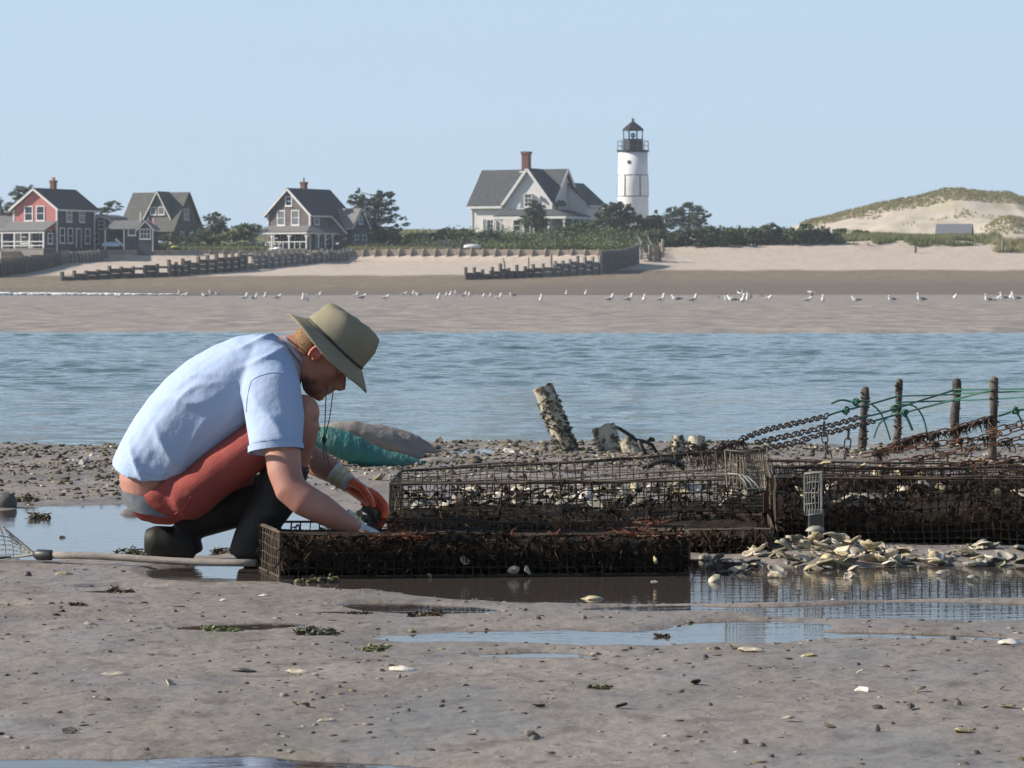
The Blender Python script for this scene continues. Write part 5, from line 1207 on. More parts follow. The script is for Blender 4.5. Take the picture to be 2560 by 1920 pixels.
# ---- clam rake lying in the pool
rk = empty('clam_rake', G(108, 1388, .03)); tag(rk, 'long wooden handled rake with wire basket lying in the pool', 'rake'); ro = Vector(rk.location)
WOODH = mat('handle_wood', (.32, .28, .235), .8, (.20, .175, .15), 4, 6, .4, 30, stretch=(1, 14, 14))
e0, e1 = G(128, 1388, .035)-ro, G(640, 1409, .03)-ro
MB().tube([e0+(e1-e0)*t+Vector((0, 0, .003*math.sin(7*t))) for t in [i/10 for i in range(11)]], .0112, 12).build('handle', WOODH, rk, True)
MB().tube([G(88, 1386, .035)-ro, G(96, 1387, .035)-ro, G(128, 1388, .035)-ro, G(131, 1388, .035)-ro], [.011, .0175, .0165, .014], 12).build('ferrule', IRON, rk, True)
mb = MB(); hd = G(90, 1386, .035)-ro
for i in range(9):
    t = i/8; end = P(-45+22*t-10, 1300+105*t, 10.0)-ro; end.y += .09*math.sin(math.pi*t)
    midp = hd.lerp(end, .55)+Vector((0, .03*math.sin(math.pi*t)-.02, .028*(1-t)))
    mb.tube([hd, midp, end], .0022, 5)
for k in range(1, 7):
    mb.tube([hd.lerp(P(-45+22*t-10, 1300+105*t, 10.0)-ro, k/6.5)+Vector((0, .05*math.sin(math.pi*t)*k/6, .02*(1-t)*math.sin(math.pi*k/6.5))) for t in [i/8 for i in range(9)]], .0016, 4, False)
mb.build('basket_wire', WIREG, rk)
MB().tube([hd, P(30, 1393, 9.98)-ro, P(-60, 1398, 9.98)-ro], .005, 6).build('basket_rod', IRON, rk)

# ---- stakes, pipes, chains, ropes behind
STK = mat('stake_wood', (.050, .040, .034), .9, (.11, .09, .072), 12, 5, .7, 40, space='World', bdist=.01)
def stake(px, py0, py1, wpx, label, lean=0, seed=0):
    b = G(px, py1); r = wpx/2*b.y/F; t = P(px+lean, py0, b.y)-b; o = empty('wooden_stake', b); tag(o, label, 'stake', 'stakes holding the ropes'); rd = random.Random(seed)
    n = 7; pts = [Vector((0, 0, -.1))]+[t*(i/n)+Vector((rd.uniform(-1, 1)*r*.18, rd.uniform(-1, 1)*r*.18, 0)) for i in range(n+1)]
    MB().tube(pts, [r*1.05]+[r*rd.uniform(.78, 1.12) for _ in range(n+1)], 10).build('shaft', STK, o, True)
    lp = [t*rd.uniform(.05, .98)+Vector((rd.uniform(-1, 1)*r, -r*rd.uniform(.3, 1), 0)) for _ in range(70)]
    lumps('crust', None, lp, [rd.uniform(.004, .012) for _ in lp], ENCR, seed).parent = o
    MB().ell(t+Vector((r*.1, 0, 0)), (r*.85, r*.85, .012), None, 8, 5).build('split_top', STK, o, True); return o
stake(2154, 972, 1132, 21, 'shortest, leftmost wooden stake, with a broken top', 9, 1)
stake(2242, 952, 1128, 20, 'second wooden stake from the left, holding a rope knot', 6, 2)
stake(2386, 951, 1122, 23, 'third wooden stake from the left, tied with green rope', 5, 3)
stake(2480, 948, 1162, 21, 'rightmost, tallest wooden stake beside the rusty chain', 6, 4)
PVC = mat('pvc_pipe', (.44, .39, .29), .7, (.075, .062, .042), 26, 6, .8, 60, space='World', mixlo=.46, mixhi=.58, bdist=.008)
def pipe(pt, pb, wpx, label, seed, crust=60, name='plastic_pipe'):
    b = G(*pb); Y = b.y; r = wpx/2*Y/F; t = P(pt[0], pt[1], Y)-b; t.y += .03; o = empty(name, b); tag(o, label, 'pipe'); d = t.normalized(); rd = random.Random(seed)
    sx = d.cross(Vector((0, 1, 0))).normalized(); sy = d.cross(sx)
    def ring(c, rr, wob=0): return [c+sx*(rr*math.cos(2*math.pi*j/18))+sy*(rr*math.sin(2*math.pi*j/18))+d*(wob*math.sin(j*1.7+seed)) for j in range(18)]
    MB().loft([ring(-d*.08, r), ring(t*.5, r), ring(t*.98, r), ring(t, r, .004), ring(t, r*.84, .004), ring(t*.6, r*.84), ring(t*.3, r*.84)], False).build('tube', PVC, o, True)
    lp = []
    for k in range(crust):
        a = rd.uniform(0, 6.28); q = t*(rd.betavariate(1.3, 1.5)*.86)+sx*(r*math.cos(a))+sy*(r*math.sin(a)); lp.append(q)
    if lp: lumps('barnacle_crust', None, lp, [rd.uniform(.005, .015) for _ in lp], ENCR, seed).parent = o
    return o
pipe((1357, 966), (1424, 1138), 52, 'tall leaning pipe with an open pale top and barnacle crust', 3, 420)
pipe((1508, 1068), (1532, 1137), 60, 'short broken pale pipe stub beside the bent black hose', 5, 22)
pipe((1566, 1098), (1586, 1141), 44, 'smallest pale pipe stub, tilted, next to the broken one', 7, 14)
pipe((1694, 1092), (1700, 1152), 34, 'crusted pipe stub standing left of the chains', 9, 120)
pipe((1742, 1094), (1745, 1150), 42, 'thick crusted pipe stub at the end of the chains', 11, 140)
hs = empty('black_hose', G(1620, 1140)); tag(hs, 'bent black hose arching over the pipe stubs', 'hose'); q0 = Vector(hs.location)
HOSE = mat('black_rubber', (.018, .017, .016), .6)
MB().tube([P(x, y, 16.1)-q0 for x, y in ((1530, 1064), (1550, 1072), (1575, 1088), (1590, 1100), (1610, 1103), (1630, 1112), (1645, 1136))], .009, 8).build('tube', HOSE, hs, True)
MB().tube([P(x, y, 16.0)-q0 for x, y in ((1596, 1100), (1606, 1118), (1618, 1140))], .008, 8).build('branch', HOSE, hs, True)
hs = empty('black_hose', G(1660, 1172)); tag(hs, 'piece of black hose resting on the long cage', 'hose'); q0 = Vector(hs.location)
MB().tube([P(x, y, 11.8)-q0 for x, y in ((1605, 1168), (1635, 1158), (1665, 1150), (1690, 1156), (1712, 1172))], .010, 8).build('tube', HOSE, hs, True)
# chains: every link is a piece
def link_mesh(L, Wd, r):
    n = 14; pts = []
    for i in range(n):
        a = 2*math.pi*i/n; pts.append(Vector((math.copysign(max(0, L/2-Wd/2), math.cos(a))*(abs(math.cos(a)) > .15)+math.cos(a)*Wd/2, math.sin(a)*Wd/2, 0)))
    mb = MB(); rings = []
    for i in range(n):
        d = (pts[(i+1) % n]-pts[i-1]).normalized(); s = d.cross(Vector((0, 0, 1))).normalized()
        rings.append([pts[i]+s*(r*math.cos(2*math.pi*j/6))+Vector((0, 0, r*math.sin(2*math.pi*j/6))) for j in range(6)])
    vs_ = [q for rg_ in rings for q in rg_]; fs = []
    for i in range(n):
        for j in range(6): fs.append((i*6+j, i*6+(j+1) % 6, ((i+1) % n)*6+(j+1) % 6, ((i+1) % n)*6+j))
    return mb.add(vs_, fs).mesh('link', True)
LK = {}
def chain(label, pxs, Y, m, L=.056, Wd=.030, r=.0037, weed=0, seed=0):
    pts = [P(x, y, Y[i] if isinstance(Y, (list, tuple)) else Y) for i, (x, y) in enumerate(pxs)]
    o = empty('chain', pts[0]); q0 = pts[0].copy(); tag(o, label, 'chain'); key = (m.name, L)
    if key not in LK:
        me = link_mesh(L, Wd, r); me.materials.append(m); LK[key] = me
    # catmull through the points
    dense = []
    for i in range(len(pts)-1):
        a, b, c, d = pts[max(0, i-1)], pts[i], pts[i+1], pts[min(len(pts)-1, i+2)]
        for k in range(30):
            t = k/30; dense.append(.5*((2*b)+(c-a)*t+(2*a-5*b+4*c-d)*t*t+(3*b-a-3*c+d)*t**3))
    dense.append(pts[-1]); step = L-2*r*.9; acc = 0; k = 0; rd = random.Random(seed)
    for i in range(len(dense)-1):
        acc += (dense[i+1]-dense[i]).length
        if acc >= step:
            acc -= step; d = (dense[i+1]-dense[i]).normalized(); lk = bpy.data.objects.new('link', LK[key]); C.objects.link(lk); lk.parent = o
            rot = d.to_track_quat('X', 'Z') @ Euler((R(25)+(R(90) if k % 2 else 0)+rd.uniform(-.25, .25), 0, 0)).to_quaternion()
            lk.location = dense[i+1]-q0; lk.rotation_euler = rot.to_euler(); k += 1
    if weed:
        w_ = [dense[rd.randrange(len(dense))]-q0 for _ in range(weed)]
        strands('weed', w_, .06, WEED, seed, 8, .003, True, o); lumps('fouling', None, w_, [rd.uniform(.008, .022) for _ in w_], mat('chain_weed', (.035, .020, .012), .8, (.07, .035, .02), 20, 4, space='World'), seed).parent = o
    return o
chain('slack black chain heaped on the mud beside the pipe stubs', [(1668, 1150), (1720, 1128), (1760, 1136), (1800, 1118), (1856, 1102)], [14.0, 14.2, 14.3, 14.4, 14.6], CHAINM, weed=40, seed=21)
chain('second slack chain lying under the slanting ones', [(1740, 1150), (1800, 1140), (1850, 1130), (1910, 1122)], [13.8, 14.0, 14.3, 14.5], CHAINM, weed=30, seed=22)
chain('uppermost black chain slanting up to the green rope', [(1852, 1098), (1920, 1074), (1990, 1058), (2068, 1040)], [14.6, 15, 15.4, 15.8], CHAINM)
chain('middle black chain of the three slanting ones', [(1885, 1108), (1950, 1094), (2020, 1078), (2090, 1060), (2148, 1044)], [14.6, 14.9, 15.2, 15.5, 15.8], CHAINM)
chain('lowest black chain of the three slanting ones', [(1905, 1122), (1970, 1110), (2040, 1090), (2110, 1072), (2182, 1053)], [14.5, 14.8, 15.1, 15.4, 15.8], CHAINM)
chain('short chain hanging straight down left of the first stake', [(2062, 1042), (2060, 1085), (2072, 1142)], 15.6, CHAINM, seed=3)
chain('second hanging chain, just left of the first stake', [(2122, 1058), (2120, 1100), (2112, 1146)], 15.5, CHAINM, seed=4)
chain('weed hung dark chain below the two right stakes', [(2205, 1122), (2280, 1096), (2360, 1078), (2420, 1062), (2478, 1044)], 15.2, RUST, weed=70, seed=5)
chain('upper bright rusty chain sagging to the right edge', [(2140, 1142), (2220, 1128), (2320, 1112), (2420, 1100), (2500, 1084), (2580, 1062), (2660, 1040)], 14.6, RUST, weed=12, seed=6)
chain('lower rusty chain running along the rear cage', [(2180, 1164), (2280, 1150), (2380, 1132), (2480, 1112), (2560, 1092), (2660, 1068)], 14.2, RUST, weed=12, seed=7)
chain('short rusty chain at the right edge below the rope knot', [(2450, 1082), (2520, 1066), (2570, 1056), (2640, 1048)], 15.0, RUST, seed=8)
chain('rusty chain lying along the top of the rear cage', [(2240, 1176), (2330, 1172), (2420, 1160), (2520, 1150), (2640, 1140)], 13.4, RUST, weed=16, seed=9)
def rope(label, pxs, Y, r=.005, knots=(), m=ROPEG):
    pts = [P(x, y, Y[i] if isinstance(Y, (list, tuple)) else Y) for i, (x, y) in enumerate(pxs)]; o = empty('green_rope', pts[0]); q0 = pts[0].copy(); tag(o, label, 'rope'); dense = []
    for i in range(len(pts)-1):
        a, b, c, d = pts[max(0, i-1)], pts[i], pts[i+1], pts[min(len(pts)-1, i+2)]
        for k in range(8):
            t = k/8; dense.append(.5*((2*b)+(c-a)*t+(2*a-5*b+4*c-d)*t*t+(3*b-a-3*c+d)*t**3)-q0)
    dense.append(pts[-1]-q0); MB().tube(dense, r, 7).build('strand', m, o, True)
    for (x, y, yy) in knots:
        c = P(x, y, yy)-q0; mb = MB(); rd = random.Random(x)
        for k in range(3):
            ax = Euler((rd.uniform(0, 3), rd.uniform(0, 3), 0)).to_matrix(); mb.tube([c+ax @ Vector((.014*math.cos(a), .014*math.sin(a), .003*a)) for a in [i*.7 for i in range(10)]], r*1.05, 6)
        mb.build('knot', m, o, True)
    return o
rope('loose green rope end knotted on the first stake', [(2078, 1009), (2104, 1000), (2128, 1004), (2150, 1002), (2176, 1004)], 16.2, .0055, ((2142, 1005, 16.15),))
rope('green rope from the upper chain to the second stake', [(2068, 1040), (2090, 1032), (2120, 1024), (2170, 1012), (2240, 992)], [15.8, 15.9, 16, 16.3, 16.6], .005, ((2115, 1025, 15.95),))
rope('green rope from the middle chain up to the third stake', [(2148, 1044), (2190, 1036), (2238, 1022), (2300, 1002), (2384, 976)], [15.8, 16, 16.3, 16.5, 16.9], .005, ((2236, 1020, 16.3),))
rope('green rope from the lowest chain to the tallest stake', [(2182, 1053), (2230, 1040), (2290, 1024), (2390, 998), (2480, 975)], [15.8, 15.9, 15.9, 15.8, 15.3], .005, ((2262, 1030, 15.9),))
rope('upper taut green line between the second and third stakes', [(2242, 990), (2310, 989), (2386, 986)], 16.7, .004)
rope('lower taut green line between the second and third stakes', [(2242, 1006), (2310, 1004), (2386, 1002)], 16.7, .004)
rope('topmost green line running from the third stake out of frame', [(2386, 974), (2480, 973), (2580, 972), (2700, 970)], [16.9, 16.3, 16, 15.6], .0045)
rope('second green line running from the third stake out of frame', [(2386, 984), (2480, 981), (2580, 978), (2700, 976)], [16.9, 16.35, 16, 15.6], .004)
rope('third green line running from the third stake out of frame', [(2386, 1001), (2480, 998), (2580, 992), (2700, 986)], [16.9, 16.4, 16, 15.6], .004)
rope('slack green rope hanging from the first stake', [(2176, 1008), (2200, 1030), (2214, 1062), (2226, 1100)], 16.3, .0045)
rope('looped green rope drooping right of the second stake', [(2244, 1012), (2282, 1014), (2306, 1040), (2318, 1084)], 16.4, .0045)
rope('thin green rope tail dropping between the first two stakes', [(2232, 1036), (2200, 1058), (2184, 1096)], 16.1, .004)
rope('stiff dark rope tail below the knot of the second stake', [(2256, 1024), (2270, 1050), (2281, 1076)], 16.0, .007)
rope('knotted green rope at the right edge', [(2496, 1040), (2516, 1034), (2536, 1026), (2560, 1024), (2640, 1016)], 15.2, .0055, ((2536, 1026, 15.15),))
rope('green rope tail below the right edge knot', [(2540, 1030), (2552, 1048), (2556, 1070)], 15.2, .0045)
# ---- sandbags
def bag(label, pxs, Y, rads, m, seed):
    pts = [P(x, y, Y) for x, y in pxs]; o = empty('sandbag', pts[0]); tag(o, label, 'bag'); q0 = pts[0].copy(); dense = []; rr = []
    for i in range(len(pts)-1):
        a, b, c, d = pts[max(0, i-1)], pts[i], pts[i+1], pts[min(len(pts)-1, i+2)]
        for k in range(12):
            t = k/12; dense.append(.5*((2*b)+(c-a)*t+(2*a-5*b+4*c-d)*t*t+(3*b-a-3*c+d)*t**3)-q0); rr.append(rads[i]+(rads[i+1]-rads[i])*t)
    rd = random.Random(seed); s = Y/F
    rr = [(q*s*1.3*(1+.07*mnoise.noise(Vector((k*.23, seed, 0)))), q*s*(1+.10*mnoise.noise(Vector((k*.31, seed, 5))))) for k, q in enumerate(rr)]
    b_ = MB().tube(dense, rr, 18, side=(0, 1, 0)).build('cloth', m, o, True)
    for i in (3, len(dense)-4): MB().tube([dense[i]+Vector((0, 0, 0)), dense[i]+(dense[i+1]-dense[i]).normalized()*.012], [(rr[i][0]*1.02, rr[i][1]*1.02)]*2, 18, side=(0, 1, 0)).build('seam', m, o, True)
    return o
TEAL = mat('teal_tarp', (.025, .19, .165), .6, (.05, .15, .13), 6, 5, .8, 22, bdist=.02, stretch=(2.2, 1, 1)); SACK = mat('muddy_sackcloth', (.27, .245, .22), .9, (.19, .17, .15), 7, 5, .5, 26, bdist=.015)
bag('long grey mud covered sandbag sloping behind the teal one', [(800, 1078), (870, 1076), (940, 1092), (1000, 1116), (1060, 1148)], 15.6, [14, 25, 27, 24, 12], SACK, 2)
bag('rear grey sandbag at the edge of the channel', [(880, 1072), (950, 1082), (1020, 1102), (1070, 1128), (1096, 1150)], 16.2, [10, 21, 22, 19, 9], SACK, 4)
bag('teal green sandbag behind the crouching person', [(780, 1090), (830, 1102), (890, 1126), (950, 1148), (1010, 1156), (1062, 1164)], 15.05, [24, 34, 34, 27, 20, 8], TEAL, 3)
bag('flat grey sandbag end lying on the mud right of the teal one', [(1030, 1160), (1080, 1158), (1130, 1158), (1180, 1160)], 15.3, [8, 15, 14, 6], SACK, 6)

# ------------------------------------------------------------------ shells, stones and weed on the mud
rd = random.Random(77)
def mz(x, y): return ground_mud(x, y)
hx, hy = pxw(2060, 10.0), 10.05
for k in range(115):
    a, rr_ = rd.uniform(0, 6.28), rd.random()**.6
    hq = k % 3 == 2; x = hx+(.34 if hq else 0)+(.34 if hq else .27)*rr_*math.cos(a); y = hy-(.06 if hq else 0)+.27*rr_*math.sin(a); lift = (.012 if hq else .085)*(1-rr_)*rd.random()
    sh = shell(x, y, mz(x, y)+.010+lift, rd.choice([0, 0, 1, 5, 5, 2, 2, 3]), rd.uniform(.35, .88), None, 'oyster shell in the heap beside the right hand cage', 'shells of the heap', rd=rd)
for k in range(34):
    x = pxw(rd.uniform(1740, 2620), 10); y = rd.uniform(9.35, 10.5)
    if abs(x-hx) < .2 and y > 9.8: continue
    shell(x, y, max(mz(x, y), 0)+.008, rd.choice([0, 2, 3, 5, 2, 4]), rd.uniform(.35, .7), None, 'oyster shell lying loose on the wet mud around the heap', 'loose shells round the heap', rd=rd)
# singled out shells in the foreground
def one(px, py, mi, size, rot, label, name='oyster_shell', cat='shell'):
    q = G(px, py, .006); z = max(mz(q.x, q.y), 0)
    return shell(q.x, q.y, z-.004*size, mi, size*.72, rot, label, None, name, rd, cat)
one(2118, 1352, 1, 1.0, (1.0, .2, .6), 'big white oyster shell on top of the heap')
one(2148, 1730, 1, .72, (.5, -.6, .2), 'bright white shell lying alone on the mud at lower right')
one(1885, 1630, 0, 1.15, (2.9, .2, .1), 'ridged cream shell at the edge of the thin puddle')
one(2025, 1642, 5, .7, (2.9, .1, .5), 'small tan shell right of the ridged cream one')
one(2530, 1612, 1, 1.1, (3.0, .2, .2), 'long pale shell at the right edge of the mud')
one(300, 1690, 2, 1.25, (2.9, .1, -.1), 'grey shell casting a long dark shadow on the left mud')
one(432, 1716, 0, .6, (.8, .9, .4), 'little upright cream shell right of the grey one')
one(610, 1678, 4, 1.0, (2.9, .1, 0), 'flat dark shell in the middle of the left mud')
one(752, 1678, 0, 1.0, (3.0, .15, .1), 'cream shell half sunk in the mud left of centre')
one(1010, 1680, 1, 1.05, (3.0, .1, 0), 'smooth pale grey shell near the centre of the mud')
one(1478, 1492, 5, 1.1, (3.0, -.1, 0), 'long yellowish shell at the rim of the dark pool')
one(1640, 1450, 1, .5, (.4, .3, 0), 'small white shell standing in the dark pool')
one(660, 1490, 1, .5, (3, 0, .3), 'small white shell by the tray corner')
one(560, 1502, 1, .5, (3, .1, 1), 'tiny white shell left of the tray corner')
one(156, 1340, 0, .42, (1.4, .4, 0), 'tiny upright shell standing in the left pool')
one(160, 1442, 5, .9, (3, 0, .5), 'yellowish shell in front of the rake ferrule')
one(820, 1800, 0, .7, (3, .1, .7), 'broken pale shell low in the middle of the mud')
one(2415, 1838, 5, .8, (2.8, .3, .4), 'mustard coloured shell low on the right mud')
one(180, 1826, 5, .55, (2.8, .3, .4), 'mustard coloured shell low on the left mud')
one(1162, 1268, 1, .9, (2.8, .3, .2), 'white shell visible through the middle of the long cage')
for (px, py, mi, z_, nm) in ((1162, 1400, 1, .055, 'bright shell stuck half way up the front of the tray'), (1285, 1424, 0, .025, 'pair end shell low on the middle of the tray front'), (920, 1418, 2, .03, 'grey shell caught low on the left part of the tray front'), (1030, 1395, 0, .06, 'small cream shell caught in the tray mesh left of centre'), (1075, 1440, 5, .006, 'tan shell under the front edge of the tray'), (1320, 1425, 1, .022, 'white shell at the foot of the tray centre'), (1640, 1400, 5, .05, 'tan shell near the right end of the tray front')):
    q = P(px, py, 9.56); shell(q.x, q.y-.005, q.z, mi, .42, (1.2, .3, rd.uniform(0, 3)), nm, None, rd=rd)
# weed clumps and stones, each one its own
def clump(px, py, wpx, hpx, m, label, name='seaweed_clump', cat='seaweed', tail=0):
    q = G(px, py, .0); q.z = max(mz(q.x, q.y), 0)-.004; s = q.y/F; o = empty(name, q); tag(o, label, cat); r2 = random.Random(px*7+py)
    mb = MB(); W_, H_ = wpx*s, hpx*s
    for k in range(26): mb.ell((r2.gauss(0, .22)*W_, r2.gauss(0, .2)*W_, H_*.22*r2.random()), (W_*r2.uniform(.05, .17), W_*r2.uniform(.05, .16), H_*r2.uniform(.12, .5)), Euler((r2.uniform(-.4, .4), r2.uniform(-.4, .4), 0)).to_matrix(), 7, 5)
    if tail: mb.tube([(0, 0, .003), (tail*s*.5, .02, .004), (tail*s, .01, .002)], [(W_*.2, .004), (W_*.14, .003), (.004, .002)], 8, side=(0, 1, 0))
    b = mb.build('mass', m, o, True)
    pts = [(r2.uniform(-.5, .5)*W_, r2.uniform(-.4, .4)*W_, H_*r2.uniform(.1, .6)) for _ in range(26)]
    strands('fronds', pts, max(.012, H_*.8), m, px, 4, .0025, False, o)
    return o
clump(545, 1580, 95, 18, GWEED, 'flat green weed patch on the left mud')
clump(790, 1592, 95, 30, mat('olive_weed', (.085, .08, .025), .5, (.04, .035, .015), 14, 4, .8, 50, bdist=.008), 'olive brown weed clump left of centre')
clump(935, 1628, 70, 24, GWEED, 'bright green weed clump near the centre', tail=-90)
clump(1065, 1542, 85, 22, WEED, 'dark brown weed clump at the edge of the centre puddle')
clump(900, 1540, 60, 14, WEED, 'brown weed with a long trailing tail', tail=-150)
clump(300, 1490, 60, 20, WEED, 'brown weed with a flat tail on the far left mud', tail=-120)
clump(200, 1524, 45, 16, mat('olive_weed_two', (.11, .10, .04), .6, (.05, .045, .02), 14, 4), 'small olive clump at the end of the left streak of water')
clump(1500, 1730, 55, 18, mat('olive_weed_three', (.10, .095, .03), .6, (.04, .035, .015), 14, 4), 'olive clump on the lower right mud')
clump(1655, 1592, 30, 16, WEED, 'little brown clump standing in the thin puddle')
clump(800, 1455, 75, 26, mat('olive_weed_four', (.11, .11, .035), .6, (.05, .04, .02), 14, 4), 'weed clump against the front of the tray')
clump(330, 1392, 95, 34, mat('dark_green_weed', (.06, .065, .02), .5, (.03, .028, .012), 14, 4, .8, 50, bdist=.008), 'dark green weed under the heel of the boot')
clump(102, 1296, 50, 26, mat('olive_weed_five', (.12, .105, .05), .7, (.06, .05, .03), 14, 4), 'knobbly clump standing in the left pool')
clump(555, 1382, 70, 22, WEED, 'brown weed between the boots')
clump(60, 1256, 70, 28, mat('olive_weed_six', (.11, .10, .045), .7, (.05, .045, .02), 14, 4), 'weedy lump on the far bank of the left pool')
def stone(px, py, wpx, hpx, m, label):
    q = G(px, py, .0); q.z = mz(q.x, q.y)-.006; s = q.y/F; o = MB().ell((0, 0, hpx*s*.3), (wpx*s/2, wpx*s/2*.8, hpx*s*.75), None, 12, 8).build('stone', m, None, True); o.location = q
    for v in o.data.vertices: v.co *= 1+.22*mnoise.noise(v.co*40+Vector((px, py, 0)))
    tag(o, label, 'stone'); return o
STN = mat('stone_grey', (.17, .15, .135), .75, (.10, .09, .08), 14, 5, .5, 60, bdist=.005); STD = mat('stone_dark', (.06, .052, .045), .6, (.10, .085, .07), 16, 5, .5, 60, bdist=.005)
stone(330, 1284, 75, 28, STN, 'smooth grey stone on the bank behind the boots')
stone(350, 1300, 60, 14, SHELLM[1], 'flat pale stone at the water line behind the boots')
stone(105, 1084, 42, 18, STD, 'dark rounded stone at the channel edge on the left')
stone(165, 1084, 22, 8, STD, 'small dark stone right of the rounded one at the channel edge')
stone(12, 1270, 60, 40, STN, 'grey stone at the left edge of the pool')
for i, (px, py, w_, h_) in enumerate(((437, 1536, 14, 12), (955, 1688, 22, 14), (1790, 1630, 26, 14), (1540, 1612, 18, 12), (2380, 1607, 22, 16), (2145, 1672, 16, 14), (2192, 1840, 20, 26), (2230, 1822, 18, 12), (1762, 1655, 20, 14), (1335, 1862, 22, 18), (1775, 1772, 16, 14), (2440, 1895, 26, 16), (240, 1912, 18, 14), (282, 1910, 20, 22), (712, 1874, 14, 14), (1460, 1552, 16, 14), (1345, 1552, 18, 12), (1860, 1870, 26, 22), (1905, 1876, 24, 18), (560, 1548, 12, 10), (68, 1452, 22, 16), (2395, 1773, 22, 20), (2190, 1780, 36, 18))):
    stone(px, py, w_, h_, STD if i % 3 else STN, 'small dark stone or shell scrap scattered on the foreground mud')
for o in C.objects:
    if o.get('label') == 'small dark stone or shell scrap scattered on the foreground mud': o['group'] = 'small dark stones on the foreground mud'
# uncountable litter
def field(n, y0, y1, seed, dens=None, spread=1.25):
    rg = np.random.default_rng(seed); y = y0+(y1-y0)*rg.uniform(0, 1, n); x = rg.uniform(-1, 1, n)*(.16*spread*y+.4)
    if dens is not None:
        k = rg.uniform(0, 1, n) < dens(x, y); x, y = x[k], y[k]
    z = mud_z(x, y); return x, y, z
def litter(name, label, n, y0, y1, smin, smax, m, seed, dens=None, wet=False):
    x, y, z = field(n, y0, y1, seed, dens); k = z > (-.008 if wet else -.001); x, y, z = x[k], y[k], z[k]; rg = np.random.default_rng(seed+1)
    s = smin+(smax-smin)*rg.uniform(0, 1, len(x))**4
    lumps(name, label, np.c_[x, y, z+s*(.12 if y1 > 15 else .02)], s, m, seed, .75 if y1 > 15 else .5)
def back_d(x, y): return np.clip(.03+sstep(12.2, 13.6, y)*(1-sstep(17, 18.2, y))*(.12+1.5*np.clip(fbm(x*1.8, y*1.2, 3, 4)+.28, 0, 1)), 0, 1)
MIXD = mat('rubble_dark', (.060, .050, .038), .85, (.13, .108, .078), 3, 4, space='World', isl=.6); MIXP = mat('shell_scrap', (.48, .42, .31), .7, (.26, .225, .16), 3, 4, space='World', isl=.45); MIXO = mat('olive_scrap', (.11, .092, .045), .85, (.17, .135, .07), 3, 4, space='World', isl=.5)
litter('shell_rubble', 'dark rubble and shell scraps strewn over the back of the flat', 30000, 12.0, 18.1, .002, .024, MIXD, 31, back_d)
litter('shell_scraps', 'pale shell scraps strewn over the back of the flat', 9000, 12.0, 18.0, .0015, .016, MIXP, 33, back_d)
litter('weed_scraps', 'olive weed scraps strewn over the back of the flat', 8000, 12.0, 18.0, .002, .020, MIXO, 35, back_d)
hd_ = lambda x, y: np.exp(-(((x-pxw(2300, 10.1))/.55)**2+((y-10.12)/.24)**2))
litter('shell_rubble', 'dark crumbled shell and mud round the shell heap', 1500, 9.5, 10.8, .004, .028, MIXD, 51, hd_)
litter('shell_scraps', 'pale broken shell round the shell heap', 700, 9.5, 10.8, .003, .020, MIXP, 53, hd_)
fd = lambda x, y: np.clip(.25+.9*(vnoise(x*3, y*2, 13)-.25), .1, 1)
litter('mud_crumbs', 'dark crumbs and worm casts on the foreground mud', 9000, 5.0, 12.2, .0015, .012, MIXD, 41, fd)
litter('mud_crumbs', 'olive weed crumbs on the foreground mud', 2200, 5.0, 12.2, .0015, .013, MIXO, 43, fd)
litter('shell_scraps', 'pale shell crumbs on the foreground mud', 1500, 5.0, 12.2, .001, .008, MIXP, 45, fd)
litter('mud_crumbs', 'mud coloured lumps on the foreground mud', 4000, 5.0, 12.4, .002, .014, MUD, 47, fd)
# loose shells on the back flat, individually
for k in range(40):
    py = rd.uniform(1105, 1255); px = rd.uniform(-40, 2580)
    q = G(px, py)
    if 240 < px < 800 and py > 1120 and rd.random() < .8: continue
    if px > 950 and py > 1190: continue
    shell(q.x, q.y, mz(q.x, q.y)+.012, rd.choice([0, 2, 3, 3, 4, 5, 1]), rd.uniform(.4, .85), None, 'oyster shell among the rubble on the back of the flat', 'shells on the back flat', rd=rd)
for k in range(26):
    py = rd.uniform(1450, 1900); px = rd.uniform(-20, 2580); q = G(px, py)
    if mz(q.x, q.y) < 0: continue
    shell(q.x, q.y, mz(q.x, q.y)+.006, rd.choice([2, 3, 4, 3, 0]), rd.uniform(.18, .42), None, 'small shell fragment lying on the foreground mud', 'shell fragments on the foreground mud', rd=rd)
# ------------------------------------------------------------------ the crouching person
SKIN = mat('skin', (.44, .215, .155), .55, (.36, .155, .11), 9, 4, .15, 160, sss=.12, bdist=.002)
SHIRT = mat('pale_blue_cotton', (.405, .50, .665), .9, (.375, .465, .63), 6, 4, .55, 13, bdist=.016, spec=.2)
SHORTS = mat('faded_red_cotton', (.315, .074, .060), .9, (.245, .054, .045), 7, 5, .5, 15, bdist=.014, spec=.2)
BOOT = mat('rubber_boot', (.012, .0115, .011), .6, (.030, .027, .022), 7, 5, .4, 40, bdist=.004, spec=.3)
HATM = mat('khaki_hat', (.30, .265, .185), .9, (.25, .22, .15), 8, 4, .3, 200, bdist=.002, spec=.2)
HATB = mat('hat_cord', (.05, .042, .035), .9); CORD = mat('chin_cord', (.10, .10, .085), .8)
HAIRM = mat('ginger_hair', (.30, .165, .065), .8, (.13, .065, .028), 90, 4, .8, 150, bdist=.003, stretch=(1, 1, 4)); BEARD = mat('beard', (.20, .090, .055), .8, (.11, .050, .03), 70, 4, 1, 160, bdist=.003)
BAND = mat('waistband_grey', (.16, .17, .19), .9, (.10, .11, .13), 30, 3); 
